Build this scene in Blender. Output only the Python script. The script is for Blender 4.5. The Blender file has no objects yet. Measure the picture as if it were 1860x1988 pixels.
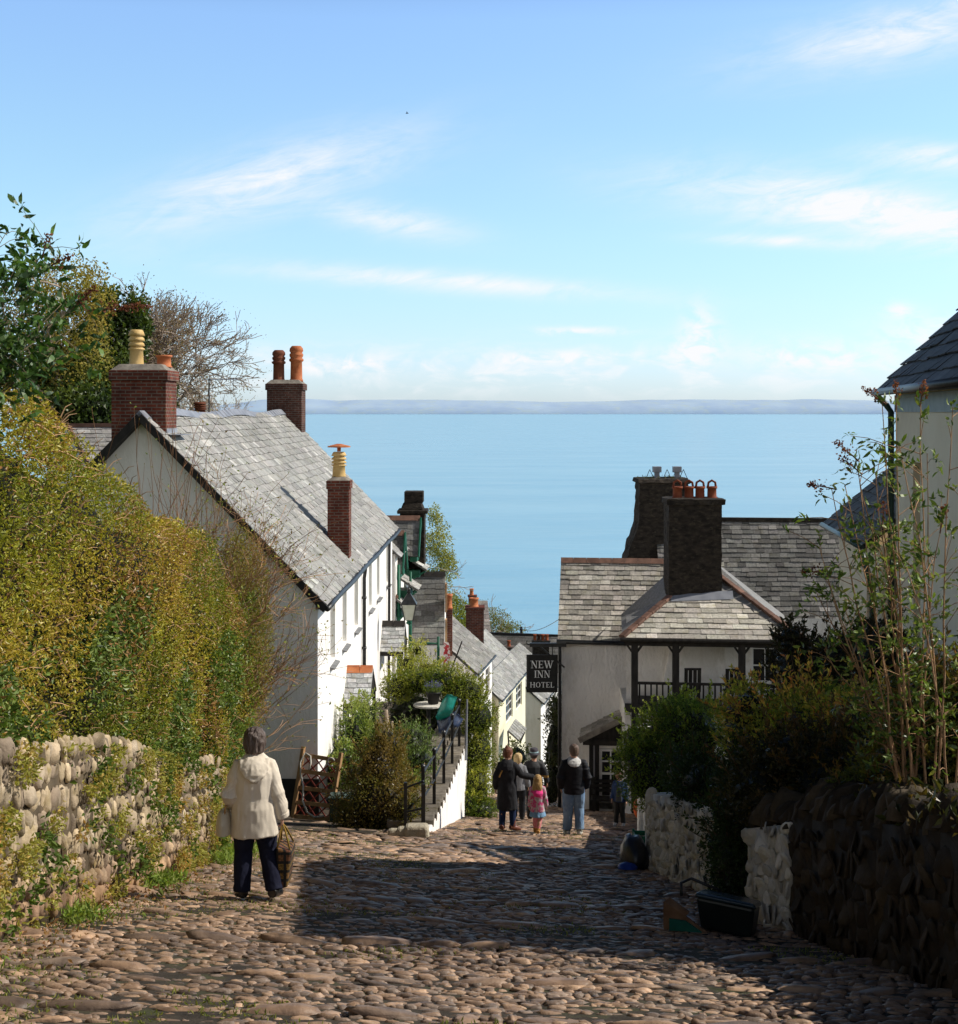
import bpy, math, random
import numpy as np
from mathutils import Vector, Matrix

R = math.radians
random.seed(11)
rng = np.random.default_rng(11)
S = bpy.context.scene
COL = S.collection

# ------------------------------------------------------------------ frame of reference
F, CX, HY = 2718.0, 930.0, 800.0          # survey constants: eye at the origin, +Y downhill, Z up


def at(x, y, d):
    return np.array([(x - CX) / F * d, d, (HY - y) / F * d])


def gz(X, Y):
    """height of the street surface"""
    return -(1.45 + 0.248 * Y) - 0.04 * np.clip(X, -6, 6)


# ------------------------------------------------------------------ numeric helpers
def vnoise(P, s=1.0, seed=0):
    P = np.asarray(P, float) * s
    I = np.floor(P).astype(np.int64)
    f = P - I
    f = f * f * (3 - 2 * f)

    def h(a, b, c):
        n = (I[:, 0] + a) * 374761393 + (I[:, 1] + b) * 668265263 + (I[:, 2] + c) * 2147483629 + seed * 97531
        n = (n ^ (n >> 13)) * 1274126177
        n = n ^ (n >> 16)
        return (n & 0xFFFFF) / float(0xFFFFF)
    r = 0
    for a in (0, 1):
        for b in (0, 1):
            for c in (0, 1):
                w = (f[:, 0] if a else 1 - f[:, 0]) * (f[:, 1] if b else 1 - f[:, 1]) * (f[:, 2] if c else 1 - f[:, 2])
                r = r + w * h(a, b, c)
    return r


def fbm(P, s=1.0, o=3, seed=0):
    r, a, t = 0, 1.0, 0
    for k in range(o):
        r = r + a * vnoise(P, s * 2 ** k, seed + k)
        t += a
        a *= .5
    return r / t


def unit(v):
    v = np.asarray(v, float)
    return v / (np.linalg.norm(v, axis=-1, keepdims=True) + 1e-12)


def A(*v):
    return np.array(v, float)


# ------------------------------------------------------------------ mesh builder
class MB:
    def __init__(self):
        self.V, self.Q, self.T, self.C, self.n = [], [], [], [], 0

    def add(self, V, quads=None, tris=None, col=None):
        V = np.asarray(V, float).reshape(-1, 3)
        self.V.append(V)
        if quads is not None and len(quads):
            self.Q.append(np.asarray(quads, np.int64).reshape(-1, 4) + self.n)
        if tris is not None and len(tris):
            self.T.append(np.asarray(tris, np.int64).reshape(-1, 3) + self.n)
        if col is None:
            col = (1, 1, 1)
        c = np.asarray(col, float)
        if c.ndim == 1:
            c = np.tile(c[:3], (len(V), 1))
        self.C.append(c[:, :3])
        self.n += len(V)
        return self

    def box8(self, p, col=None):
        """p: 4 bottom corners (ccw from above) then 4 top corners"""
        return self.add(p, [(3, 2, 1, 0), (4, 5, 6, 7), (0, 1, 5, 4), (1, 2, 6, 5), (2, 3, 7, 6), (3, 0, 4, 7)], col=col)

    def box(self, x0, x1, y0, y1, z0, z1, col=None):
        return self.box8([(x0, y0, z0), (x1, y0, z0), (x1, y1, z0), (x0, y1, z0),
                          (x0, y0, z1), (x1, y0, z1), (x1, y1, z1), (x0, y1, z1)], col)

    def obox(self, O, e1, e2, a0, a1, b0, b1, z0, z1, col=None, taper=0.0):
        """box in a plan frame O + a*e1 + b*e2"""
        O, e1, e2 = np.asarray(O, float), np.asarray(e1, float), np.asarray(e2, float)
        p = []
        for z, t in ((z0, 0), (z1, taper)):
            for a, b in ((a0 + t, b0 + t), (a1 - t, b0 + t), (a1 - t, b1 - t), (a0 + t, b1 - t)):
                q = O + a * e1 + b * e2
                p.append((q[0], q[1], q[2] + z))
        return self.box8(p, col)

    def bar(self, p0, p1, w, h=None, up=(0, 0, 1), col=None):
        p0, p1 = np.asarray(p0, float), np.asarray(p1, float)
        h = w if h is None else h
        d = unit(p1 - p0)
        s = np.cross(d, up)
        if np.linalg.norm(s) < 1e-4:
            s = np.cross(d, (0, 1, 0))
        s = unit(s)
        u = np.cross(s, d)
        q = []
        for p in (p0, p1):
            for a, b in ((-1, -1), (1, -1), (1, 1), (-1, 1)):
                q.append(p + s * a * w / 2 + u * b * h / 2)
        return self.add(q, [(0, 1, 2, 3), (7, 6, 5, 4), (1, 0, 4, 5), (2, 1, 5, 6), (3, 2, 6, 7), (0, 3, 7, 4)], col=col)

    def tube(self, pts, rad, n=8, col=None, cap=True):
        pts = np.asarray(pts, float)
        m = len(pts)
        rad = np.broadcast_to(np.asarray(rad, float), (m,))
        t = np.gradient(pts, axis=0)
        t = unit(t)
        ref = A(0, 0, 1) if abs(t[0][2]) < .9 else A(0, 1, 0)
        V = []
        a = np.linspace(0, 2 * np.pi, n, endpoint=False)
        for k in range(m):
            s = np.cross(t[k], ref)
            if np.linalg.norm(s) < 1e-3:
                s = np.cross(t[k], A(1, 0, 0))
            s = unit(s)
            u = np.cross(s, t[k])
            V.append(pts[k] + rad[k] * (np.cos(a)[:, None] * s + np.sin(a)[:, None] * u))
        V = np.vstack(V)
        Q = []
        for k in range(m - 1):
            for j in range(n):
                Q.append((k * n + j, k * n + (j + 1) % n, (k + 1) * n + (j + 1) % n, (k + 1) * n + j))
        T = []
        if cap:
            V = np.vstack([V, pts[0], pts[-1]])
            i0, i1 = m * n, m * n + 1
            for j in range(n):
                T.append((i0, (j + 1) % n, j))
                T.append((i1, (m - 1) * n + j, (m - 1) * n + (j + 1) % n))
        return self.add(V, Q, T, col)

    def loft(self, rings, n=16, col=None, cap=True):
        """rings: (cx, cy, cz, rx, ry) horizontal ellipses"""
        a = np.linspace(0, 2 * np.pi, n, endpoint=False)
        V = np.vstack([np.column_stack([r[0] + r[3] * np.cos(a), r[1] + r[4] * np.sin(a), np.full(n, r[2])]) for r in rings])
        Q, T = [], []
        m = len(rings)
        for k in range(m - 1):
            for j in range(n):
                Q.append((k * n + j, k * n + (j + 1) % n, (k + 1) * n + (j + 1) % n, (k + 1) * n + j))
        if cap:
            V = np.vstack([V, A(*rings[0][:3]), A(*rings[-1][:3])])
            for j in range(n):
                T.append((m * n, (j + 1) % n, j))
                T.append((m * n + 1, (m - 1) * n + j, (m - 1) * n + (j + 1) % n))
        return self.add(V, Q, T, col)

    def lathe(self, c, prof, n=16, col=None):
        return self.loft([(c[0], c[1], c[2] + z, r, r) for r, z in prof], n, col)

    def ball(self, c, r, n=10, m=7, col=None):
        r = np.broadcast_to(np.asarray(r, float), (3,))
        th = np.linspace(-np.pi / 2 + .25, np.pi / 2 - .25, m)
        return self.loft([(c[0], c[1], c[2] + r[2] * math.sin(t), r[0] * math.cos(t), r[1] * math.cos(t)) for t in th], n, col)

    def poly(self, pts, col=None):
        """convex polygon as a fan"""
        n = len(pts)
        return self.add(pts, None, [(0, i, i + 1) for i in range(1, n - 1)], col)

    def prism(self, pts, d, col=None):
        """convex polygon extruded by vector d"""
        pts = np.asarray(pts, float)
        n = len(pts)
        V = np.vstack([pts, pts + np.asarray(d, float)])
        T = [(0, i + 1, i) for i in range(1, n - 1)] + [(n, n + i, n + i + 1) for i in range(1, n - 1)]
        Q = [(i, (i + 1) % n, n + (i + 1) % n, n + i) for i in range(n)]
        return self.add(V, Q, T, col)

    def arrays(self):
        V = np.vstack(self.V) if self.V else np.zeros((0, 3))
        C = np.vstack(self.C) if self.C else np.zeros((0, 3))
        Q = np.vstack(self.Q) if self.Q else np.zeros((0, 4), np.int64)
        T = np.vstack(self.T) if self.T else np.zeros((0, 3), np.int64)
        return V, Q, T, C


def make_mesh(name, V, Q, T, C=None, smooth=False):
    me = bpy.data.meshes.new(name)
    me.vertices.add(len(V))
    me.vertices.foreach_set('co', np.ascontiguousarray(V, np.float32).ravel())
    nl = len(Q) * 4 + len(T) * 3
    me.loops.add(nl)
    me.loops.foreach_set('vertex_index', np.concatenate([Q.ravel(), T.ravel()]).astype(np.int32))
    me.polygons.add(len(Q) + len(T))
    st = np.concatenate([np.arange(len(Q)) * 4, len(Q) * 4 + np.arange(len(T)) * 3]).astype(np.int32)
    me.polygons.foreach_set('loop_start', st)
    me.polygons.foreach_set('use_smooth', np.full(len(Q) + len(T), smooth, bool))
    if C is not None:
        at_ = me.attributes.new('Col', 'FLOAT_COLOR', 'POINT')
        at_.data.foreach_set('color', np.column_stack([C, np.ones(len(C))]).astype(np.float32).ravel())
    me.update(calc_edges=True)
    me.validate()
    return me


OFF = {}


def part(name, mb, mat, parent=None, smooth=False, bevel=0.0, origin=None, label=None):
    V, Q, T, C = mb.arrays()
    off = OFF[parent.name] if parent is not None else (np.asarray(origin, float) if origin is not None else np.zeros(3))
    o = bpy.data.objects.new(name, make_mesh(name, V - off, Q, T, C, smooth))
    o.data.materials.append(mat)
    COL.objects.link(o)
    if parent is not None:
        o.parent = parent
    else:
        o.location = off
    OFF[o.name] = off
    if bevel:
        b = o.modifiers.new('bevel', 'BEVEL')
        b.width = bevel
        b.segments = 2
        b.limit_method = 'ANGLE'
        b.angle_limit = R(40)
    if label:
        o['label'] = label
    return o


def tag(o, label=None, cat=None, group=None, kind=None):
    if label:
        o['label'] = label
    if cat:
        o['category'] = cat
    if group:
        o['group'] = group
    if kind:
        o['kind'] = kind
    return o


def thing(name, label, cat, loc, group=None):
    o = bpy.data.objects.new(name, None)
    o.empty_display_size = .2
    o.location = loc
    COL.objects.link(o)
    OFF[o.name] = np.asarray(loc, float)
    return tag(o, label, cat, group)


def copy_tree(root, loc, label=None):
    def cp(o, parent):
        c = o.copy()
        COL.objects.link(c)
        if parent is not None:
            c.parent = parent
        for ch in o.children:
            cp(ch, c)
        return c
    r = cp(root, None)
    r.location = loc
    if label:
        r['label'] = label
    return r


# ------------------------------------------------------------------ materials
def newmat(name):
    m = bpy.data.materials.new(name)
    m.use_nodes = True
    nt = m.node_tree
    for n in list(nt.nodes):
        nt.nodes.remove(n)
    out = nt.nodes.new('ShaderNodeOutputMaterial')
    return m, nt, out


def N(nt, t, **kw):
    n = nt.nodes.new(t)
    for k, v in kw.items():
        setattr(n, k, v)
    return n


def setin(n, **kw):
    for k, v in kw.items():
        n.inputs[k.replace('_', ' ')].default_value = v


def c4(c):
    return (c[0], c[1], c[2], 1)


def surf(name, c1, c2=None, scale=4.0, rough=.8, bump=0.0, bscale=None, attr=False, spec=.3, detail=5, stretch=(1, 1, 1),
         metallic=0.0, c3=None, s3=1.0, lo=.35, hi=.65, bdist=.02):
    """procedural surface: two noise colours, optional broad stain colour, optional per-piece colour attribute, bump"""
    m, nt, out = newmat(name)
    L = nt.links.new
    p = N(nt, 'ShaderNodeBsdfPrincipled')
    setin(p, Roughness=rough, Metallic=metallic)
    p.inputs['Specular IOR Level'].default_value = spec
    tc = N(nt, 'ShaderNodeTexCoord')
    mp = N(nt, 'ShaderNodeMapping')
    mp.inputs['Scale'].default_value = stretch
    L(tc.outputs['Object'], mp.inputs[0])
    no = N(nt, 'ShaderNodeTexNoise')
    setin(no, Scale=scale, Detail=detail)
    L(mp.outputs[0], no.inputs['Vector'])
    rp = N(nt, 'ShaderNodeValToRGB')
    rp.color_ramp.elements[0].position = lo
    rp.color_ramp.elements[1].position = hi
    rp.color_ramp.elements[0].color = c4(c1)
    rp.color_ramp.elements[1].color = c4(c2 if c2 is not None else tuple(min(1, v * 1.25) for v in c1))
    L(no.outputs['Fac'], rp.inputs[0])
    col = rp.outputs[0]
    if c3 is not None:
        n3 = N(nt, 'ShaderNodeTexNoise')
        setin(n3, Scale=s3, Detail=6, Roughness=.7)
        L(mp.outputs[0], n3.inputs['Vector'])
        r3 = N(nt, 'ShaderNodeValToRGB')
        r3.color_ramp.elements[0].position = .52
        r3.color_ramp.elements[1].position = .68
        mx = N(nt, 'ShaderNodeMixRGB')
        L(n3.outputs['Fac'], r3.inputs[0])
        L(r3.outputs[0], mx.inputs[0])
        L(col, mx.inputs[1])
        mx.inputs[2].default_value = c4(c3)
        col = mx.outputs[0]
    if attr:
        a = N(nt, 'ShaderNodeAttribute', attribute_name='Col')
        mu = N(nt, 'ShaderNodeMixRGB', blend_type='MULTIPLY')
        mu.inputs[0].default_value = 1
        L(a.outputs['Color'], mu.inputs[1])
        L(col, mu.inputs[2])
        col = mu.outputs[0]
    L(col, p.inputs['Base Color'])
    if bump:
        nb = N(nt, 'ShaderNodeTexNoise')
        setin(nb, Scale=bscale or scale * 3, Detail=6, Roughness=.6)
        L(mp.outputs[0], nb.inputs['Vector'])
        b = N(nt, 'ShaderNodeBump')
        setin(b, Strength=bump, Distance=bdist)
        L(nb.outputs['Fac'], b.inputs['Height'])
        L(b.outputs[0], p.inputs['Normal'])
    L(p.outputs[0], out.inputs[0])
    return m


def brickmat(name, c1, c2, mortar, w=.225, h=.075, msize=.012, dark=None, bump=.6):
    m, nt, out = newmat(name)
    L = nt.links.new
    p = N(nt, 'ShaderNodeBsdfPrincipled')
    setin(p, Roughness=.9)
    p.inputs['Specular IOR Level'].default_value = .15
    tc = N(nt, 'ShaderNodeTexCoord')
    sx = N(nt, 'ShaderNodeSeparateXYZ')
    L(tc.outputs['Object'], sx.inputs[0])
    ad = N(nt, 'ShaderNodeMath', operation='ADD')
    L(sx.outputs[0], ad.inputs[0])
    L(sx.outputs[1], ad.inputs[1])
    cb = N(nt, 'ShaderNodeCombineXYZ')
    L(ad.outputs[0], cb.inputs[0])
    L(sx.outputs[2], cb.inputs[1])
    br = N(nt, 'ShaderNodeTexBrick')
    setin(br, Scale=1.0, Mortar_Size=msize, Brick_Width=w, Row_Height=h, Bias=0.0, Mortar_Smooth=.2)
    br.inputs['Color1'].default_value = c4(c1)
    br.inputs['Color2'].default_value = c4(c2)
    br.inputs['Mortar'].default_value = c4(mortar)
    L(cb.outputs[0], br.inputs['Vector'])
    no = N(nt, 'ShaderNodeTexNoise')
    setin(no, Scale=2.5, Detail=8, Roughness=.7)
    L(tc.outputs['Object'], no.inputs['Vector'])
    rp = N(nt, 'ShaderNodeValToRGB')
    rp.color_ramp.elements[0].position = .35
    rp.color_ramp.elements[1].position = .6
    d = dark or (.35, .3, .3)
    rp.color_ramp.elements[0].color = c4(d)
    rp.color_ramp.elements[1].color = (1, 1, 1, 1)
    L(no.outputs['Fac'], rp.inputs[0])
    mu = N(nt, 'ShaderNodeMixRGB', blend_type='MULTIPLY')
    mu.inputs[0].default_value = .8
    L(br.outputs['Color'], mu.inputs[1])
    L(rp.outputs[0], mu.inputs[2])
    L(mu.outputs[0], p.inputs['Base Color'])
    b = N(nt, 'ShaderNodeBump', invert=True)
    setin(b, Strength=bump, Distance=.015)
    L(br.outputs['Fac'], b.inputs['Height'])
    L(b.outputs[0], p.inputs['Normal'])
    L(p.outputs[0], out.inputs[0])
    return m


def leafmat(name, rough=.45, trans=.3, spec=.4):
    m, nt, out = newmat(name)
    L = nt.links.new
    a = N(nt, 'ShaderNodeAttribute', attribute_name='Col')
    p = N(nt, 'ShaderNodeBsdfPrincipled')
    setin(p, Roughness=rough)
    p.inputs['Specular IOR Level'].default_value = spec
    L(a.outputs['Color'], p.inputs['Base Color'])
    t = N(nt, 'ShaderNodeBsdfTranslucent')
    g = N(nt, 'ShaderNodeMixRGB', blend_type='MULTIPLY')
    g.inputs[0].default_value = 1
    g.inputs[2].default_value = (1.5, 1.5, .7, 1)
    L(a.outputs['Color'], g.inputs[1])
    L(g.outputs[0], t.inputs['Color'])
    mx = N(nt, 'ShaderNodeMixShader')
    mx.inputs[0].default_value = trans
    L(p.outputs[0], mx.inputs[1])
    L(t.outputs[0], mx.inputs[2])
    L(mx.outputs[0], out.inputs[0])
    return m


M = {}
M['leaf'] = leafmat('leaf', .42, .3)
M['leaf_matt'] = leafmat('leaf_matt', .65, .35, .2)
M['twig'] = surf('twig', (.2, .12, .07), (.3, .2, .12), 8, .85, attr=True)
M['bark'] = surf('bark', (.5, .45, .4), (1, .95, .9), 8, .9, bump=.5, bscale=20, attr=True)
M['cobble'] = surf('cobble', (.62, .58, .55), (1.15, 1.08, 1.0), 9, .5, bump=.5, bscale=45, attr=True, spec=.35, bdist=.01)
M['wall_stone'] = surf('wall_stone', (.65, .62, .58), (1.15, 1.1, 1.05), 7, .85, bump=.5, bscale=35, attr=True, c3=(.55, .5, .3), s3=3.0)
M['soil'] = surf('soil', (.035, .028, .02), (.09, .07, .05), 6, .95, bump=.8, bscale=18)
M['street_bed'] = surf('street_bed', (.028, .022, .016), (.06, .047, .034), 5, .95, bump=.8, bscale=25, c3=(.05, .06, .018), s3=2.5)
M['hill'] = surf('hill', (.03, .05, .015), (.08, .1, .03), .6, .95, bump=.6, bscale=3)
M['white'] = surf('white', (.86, .825, .78), (.9, .865, .82), 1.3, .9, bump=.4, bscale=9, c3=(.74, .70, .63), s3=1.5, bdist=.03, stretch=(1, 1, .4))
M['roughcast'] = surf('roughcast', (.80, .765, .72), (.88, .845, .80), 2.2, .95, bump=1.0, bscale=13, c3=(.66, .62, .55), s3=1.3, bdist=.06, stretch=(1, 1, .45))
M['cream'] = surf('cream', (.78, .66, .47), (.84, .72, .53), 1.0, .9, bump=.25, bscale=10, c3=(.72, .6, .43), s3=.6)
M['cream_light'] = surf('cream_light', (.78, .72, .52), (.84, .8, .6), 1.0, .9, bump=.2, bscale=10)
M['whitestone'] = surf('whitestone', (.74, .72, .67), (.95, .93, .88), 5, .9, bump=.9, bscale=12, attr=True, c3=(.6, .57, .5), s3=2.5, bdist=.04)
M['black'] = surf('black', (.012, .012, .012), (.025, .024, .022), 6, .6, bump=.2)
M['iron'] = surf('iron', (.012, .013, .014), (.03, .03, .03), 10, .42, bump=.15, spec=.5)
M['pipe_green'] = surf('pipe_green', (.008, .035, .03), (.015, .05, .04), 10, .4, spec=.5)
M['green_paint'] = surf('green_paint', (.006, .075, .04), (.012, .11, .06), 5, .5)
M['slate'] = surf('slate', (.72, .71, .7), (1.15, 1.13, 1.1), 14, .7, bump=.4, bscale=50, attr=True, spec=.2, c3=(.75, .72, .6), s3=4, bdist=.008)
M['lead'] = surf('lead', (.17, .18, .21), (.27, .28, .31), 3, .5, bump=.25, bscale=8, spec=.5)
M['ridge'] = surf('ridge', (.13, .07, .05), (.22, .12, .085), 5, .8, bump=.3, attr=True)
M['terracotta'] = surf('terracotta', (.42, .12, .045), (.55, .2, .08), 6, .75, bump=.15, attr=True)
M['buff'] = surf('buff', (.55, .36, .13), (.66, .46, .2), 6, .7, bump=.15, attr=True)
M['mortar'] = surf('mortar', (.16, .14, .12), (.28, .25, .21), 6, .95, bump=.6)
M['brick'] = brickmat('brick', (.21, .055, .032), (.12, .04, .03), (.2, .15, .12), dark=(.35, .3, .3))
M['brick_dark'] = brickmat('brick_dark', (.13, .05, .035), (.09, .04, .03), (.16, .13, .11))
M['stone_dark'] = surf('stone_dark', (.012, .009, .007), (.04, .031, .023), 4.5, .95, bump=1.0, bscale=7, c3=(.065, .052, .036), s3=6, bdist=.06, stretch=(1, 1, 2))
M['timber_black'] = surf('timber_black', (.012, .01, .009), (.03, .026, .022), 8, .7, bump=.3, stretch=(1, 1, .3))
M['timber_white'] = surf('timber_white', (.74, .73, .7), (.82, .81, .78), 4, .6)
M['wood'] = surf('wood', (.3, .16, .07), (.45, .27, .13), 9, .75, bump=.3, stretch=(1, 1, .25))
M['wood_red'] = surf('wood_red', (.2, .035, .025), (.3, .06, .04), 9, .7)
M['rope'] = surf('rope', (.5, .47, .4), (.65, .62, .55), 30, .9)


def glassmat(name, c):
    m, nt, out = newmat(name)
    p = N(nt, 'ShaderNodeBsdfPrincipled')
    setin(p, Roughness=.06, Base_Color=c4(c))
    p.inputs['Specular IOR Level'].default_value = .6
    tc = N(nt, 'ShaderNodeTexCoord')
    no = N(nt, 'ShaderNodeTexNoise')
    setin(no, Scale=1.5, Detail=2)
    b = N(nt, 'ShaderNodeBump')
    setin(b, Strength=.06, Distance=.05)
    nt.links.new(tc.outputs['Object'], no.inputs['Vector'])
    nt.links.new(no.outputs['Fac'], b.inputs['Height'])
    nt.links.new(b.outputs[0], p.inputs['Normal'])
    nt.links.new(p.outputs[0], out.inputs[0])
    return m


M['glass'] = glassmat('glass', (.015, .018, .02))
M['glass_pale'] = glassmat('glass_pale', (.3, .34, .3))

# ------------------------------------------------------------------ camera, sun, sky
SUN_EL, SUN_AZ = R(40.5), R(6.0)          # the sun stands over +X, a touch downhill
sdir = Vector((math.cos(SUN_EL) * math.cos(SUN_AZ), math.cos(SUN_EL) * math.sin(SUN_AZ), math.sin(SUN_EL)))
cam = bpy.data.cameras.new('camera')
co = bpy.data.objects.new('camera', cam)
COL.objects.link(co)
co.location = (0, 0, 0)
co.rotation_euler = (R(90), 0, 0)
cam.sensor_fit = 'VERTICAL'
cam.sensor_height = 24.0
cam.lens = 24.0 * (F / 1860 * 958) / 1024
cam.shift_y = -(994.0 - HY) / 1988.0
cam.shift_x = 0.0
cam.clip_start = .1
cam.clip_end = 120000
S.camera = co

sl = bpy.data.lights.new('sun', 'SUN')
sl.energy = 5.0
sl.angle = R(.53)
sl.color = (1.0, .94, .84)
so = bpy.data.objects.new('sun', sl)
so.rotation_euler = sdir.to_track_quat('Z', 'Y').to_euler()
so.location = (20, -5, 30)
COL.objects.link(so)

W = bpy.data.worlds.new('World')
S.world = W
W.use_nodes = True
nt = W.node_tree
for n in list(nt.nodes):
    nt.nodes.remove(n)
L = nt.links.new
wout = N(nt, 'ShaderNodeOutputWorld')
bg = N(nt, 'ShaderNodeBackground')
SKY_STR = .15
bg.inputs['Strength'].default_value = SKY_STR
sky = N(nt, 'ShaderNodeTexSky', sky_type='NISHITA')
sky.sun_disc = False
sky.sun_elevation = SUN_EL
sky.sun_rotation = R(90) - SUN_AZ
sky.altitude = 60
sky.air_density = 1.0
sky.dust_density = .45
sky.ozone_density = 1.6


def mth(op, a, b=None, c=None):
    n = N(nt, 'ShaderNodeMath', operation=op)
    for i, v in enumerate((a, b, c)):
        if v is None:
            continue
        if isinstance(v, (int, float)):
            n.inputs[i].default_value = v
        else:
            L(v, n.inputs[i])
    return n.outputs[0]


tc = N(nt, 'ShaderNodeTexCoord')
sx = N(nt, 'ShaderNodeSeparateXYZ')
L(tc.outputs['Generated'], sx.inputs[0])
yy = mth('MAXIMUM', sx.outputs[1], .08)
u = mth('DIVIDE', sx.outputs[0], yy)
v = mth('DIVIDE', sx.outputs[2], yy)


def wnoise(su, sv, detail=6, dist=.6, rot=0.0, seed=0.0, rough=.6):
    c, s = math.cos(rot), math.sin(rot)
    a = mth('ADD', mth('MULTIPLY', u, c), mth('MULTIPLY', v, s))
    b = mth('SUBTRACT', mth('MULTIPLY', v, c), mth('MULTIPLY', u, s))
    cb = N(nt, 'ShaderNodeCombineXYZ')
    L(mth('MULTIPLY', a, su), cb.inputs[0])
    L(mth('MULTIPLY', b, sv), cb.inputs[1])
    cb.inputs[2].default_value = seed
    no = N(nt, 'ShaderNodeTexNoise')
    setin(no, Scale=1.0, Detail=detail, Distortion=dist, Roughness=rough)
    L(cb.outputs[0], no.inputs['Vector'])
    return no.outputs['Fac']


def ramp(x, lo, hi):
    n = N(nt, 'ShaderNodeMapRange', interpolation_type='SMOOTHSTEP')
    L(x, n.inputs['Value'])
    n.inputs['From Min'].default_value = lo
    n.inputs['From Max'].default_value = hi
    return n.outputs[0]


def blob(cu, cv, su, sv, rot=0.0):
    c, s = math.cos(rot), math.sin(rot)
    du, dv = mth('SUBTRACT', u, cu), mth('SUBTRACT', v, cv)
    a = mth('DIVIDE', mth('ADD', mth('MULTIPLY', du, c), mth('MULTIPLY', dv, s)), su)
    b = mth('DIVIDE', mth('SUBTRACT', mth('MULTIPLY', dv, c), mth('MULTIPLY', du, s)), sv)
    q = mth('ADD', mth('MULTIPLY', a, a), mth('MULTIPLY', b, b))
    return mth('POWER', 2.718, mth('MULTIPLY', q, -1))


def addall(xs):
    r = xs[0]
    for x in xs[1:]:
        r = mth('ADD', r, x)
    return r


wis = addall([blob(*b) for b in (
    (-.150, .165, .100, .022, R(15)), (-.06, .136, .045, .010, R(-9)), (.235, .152, .11, .020, R(-6)), (.33, .132, .08, .018, R(-8)),
    (.31, .272, .10, .020, R(11)), (-.02, .093, .13, .007, R(-4)), (.33, .182, .05, .010, R(-3)), (.22, .122, .05, .004, R(-2)))])
n1 = ramp(wnoise(9, 34, 8, 1.4, R(8), 1.3, .62), .28, .72)
n1b = ramp(wnoise(16, 60, 9, 1.6, R(14), 7.3, .68), .25, .75)
wisp = mth('MULTIPLY', mth('MULTIPLY', wis, mth('ADD', mth('MULTIPLY', n1, .6), mth('MULTIPLY', n1b, .5))), 1.05)
puffm = addall([blob(*b) for b in (
    (.158, .060, .013, .016, 0), (.15, .042, .022, .010, 0), (.30, .073, .010, .005, 0), (.33, .055, .04, .013, 0), (.24, .04, .05, .010, 0),
    (.05, .038, .05, .006, 0), (-.10, .035, .06, .008, 0), (.07, .058, .03, .003, 0))])
n2 = ramp(wnoise(46, 80, 7, .5, 0, 4.7, .6), .36, .62)
puff = mth('MULTIPLY', mth('MULTIPLY', puffm, n2), 1.0)
band = mth('MULTIPLY', blob(.05, .03, .6, .016, 0), ramp(wnoise(30, 75, 7, .6, 0, 9.1), .42, .72))
# unseen bright cloud added uphill behind the viewer to light walls facing it
cbk = N(nt, 'ShaderNodeTexNoise')
setin(cbk, Scale=3.0, Detail=6)
L(tc.outputs['Generated'], cbk.inputs['Vector'])
back = mth('MULTIPLY', mth('MULTIPLY', ramp(mth('MULTIPLY', sx.outputs[1], -1), .1, .55), ramp(cbk.outputs['Fac'], .3, .5)), mth('SUBTRACT', 1.0, ramp(sx.outputs[2], .25, .5)))
dens = mth('MINIMUM', addall([wisp, puff, mth('MULTIPLY', band, .75)]), 1.0)
mx = N(nt, 'ShaderNodeMixRGB')
L(dens, mx.inputs[0])
tint = N(nt, 'ShaderNodeMixRGB', blend_type='MULTIPLY')
tint.inputs[0].default_value = 1.0
grd = N(nt, 'ShaderNodeValToRGB')
els = grd.color_ramp.elements
els[0].position, els[0].color = 0.0, (.40, .50, .74, 1)
els[1].position, els[1].color = .8, (.065, .07, .08, 1)
for q, c in ((.066, (.45, .535, .69)), (.123, (.51, .59, .60)), (.18, (.545, .625, .64)), (.27, (.60, .67, .74)), (.36, (.42, .46, .52)), (.5, (.11, .125, .15))):
    e = els.new(q)
    e.color = c4(c)
L(sx.outputs[2], grd.inputs[0])
tx2 = N(nt, 'ShaderNodeMixRGB', blend_type='ADD')
tx2.inputs[0].default_value = 1.0
L(grd.outputs[0], tx2.inputs[1])
L(grd.outputs[0], tx2.inputs[2])
L(tx2.outputs[0], tint.inputs[2])
L(sky.outputs[0], tint.inputs[1])
L(tint.outputs[0], mx.inputs[1])
mx.inputs[2].default_value = (.96 / SKY_STR, .975 / SKY_STR, 1.0 / SKY_STR, 1)
mb2 = N(nt, 'ShaderNodeMixRGB')
L(back, mb2.inputs[0])
L(mx.outputs[0], mb2.inputs[1])
mb2.inputs[2].default_value = (1.75 / SKY_STR, 1.75 / SKY_STR, 1.75 / SKY_STR, 1)
L(mb2.outputs[0], bg.inputs[0])
L(bg.outputs[0], wout.inputs[0])

S.view_settings.view_transform = 'Standard'
S.view_settings.look = 'None'
S.view_settings.exposure = 0
S.view_settings.gamma = 1
S.render.engine = 'CYCLES'
S.cycles.use_denoising = True
S.cycles.max_bounces = 6
S.cycles.transparent_max_bounces = 6
S.cycles.caustics_reflective = False
S.cycles.caustics_refractive = False

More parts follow.
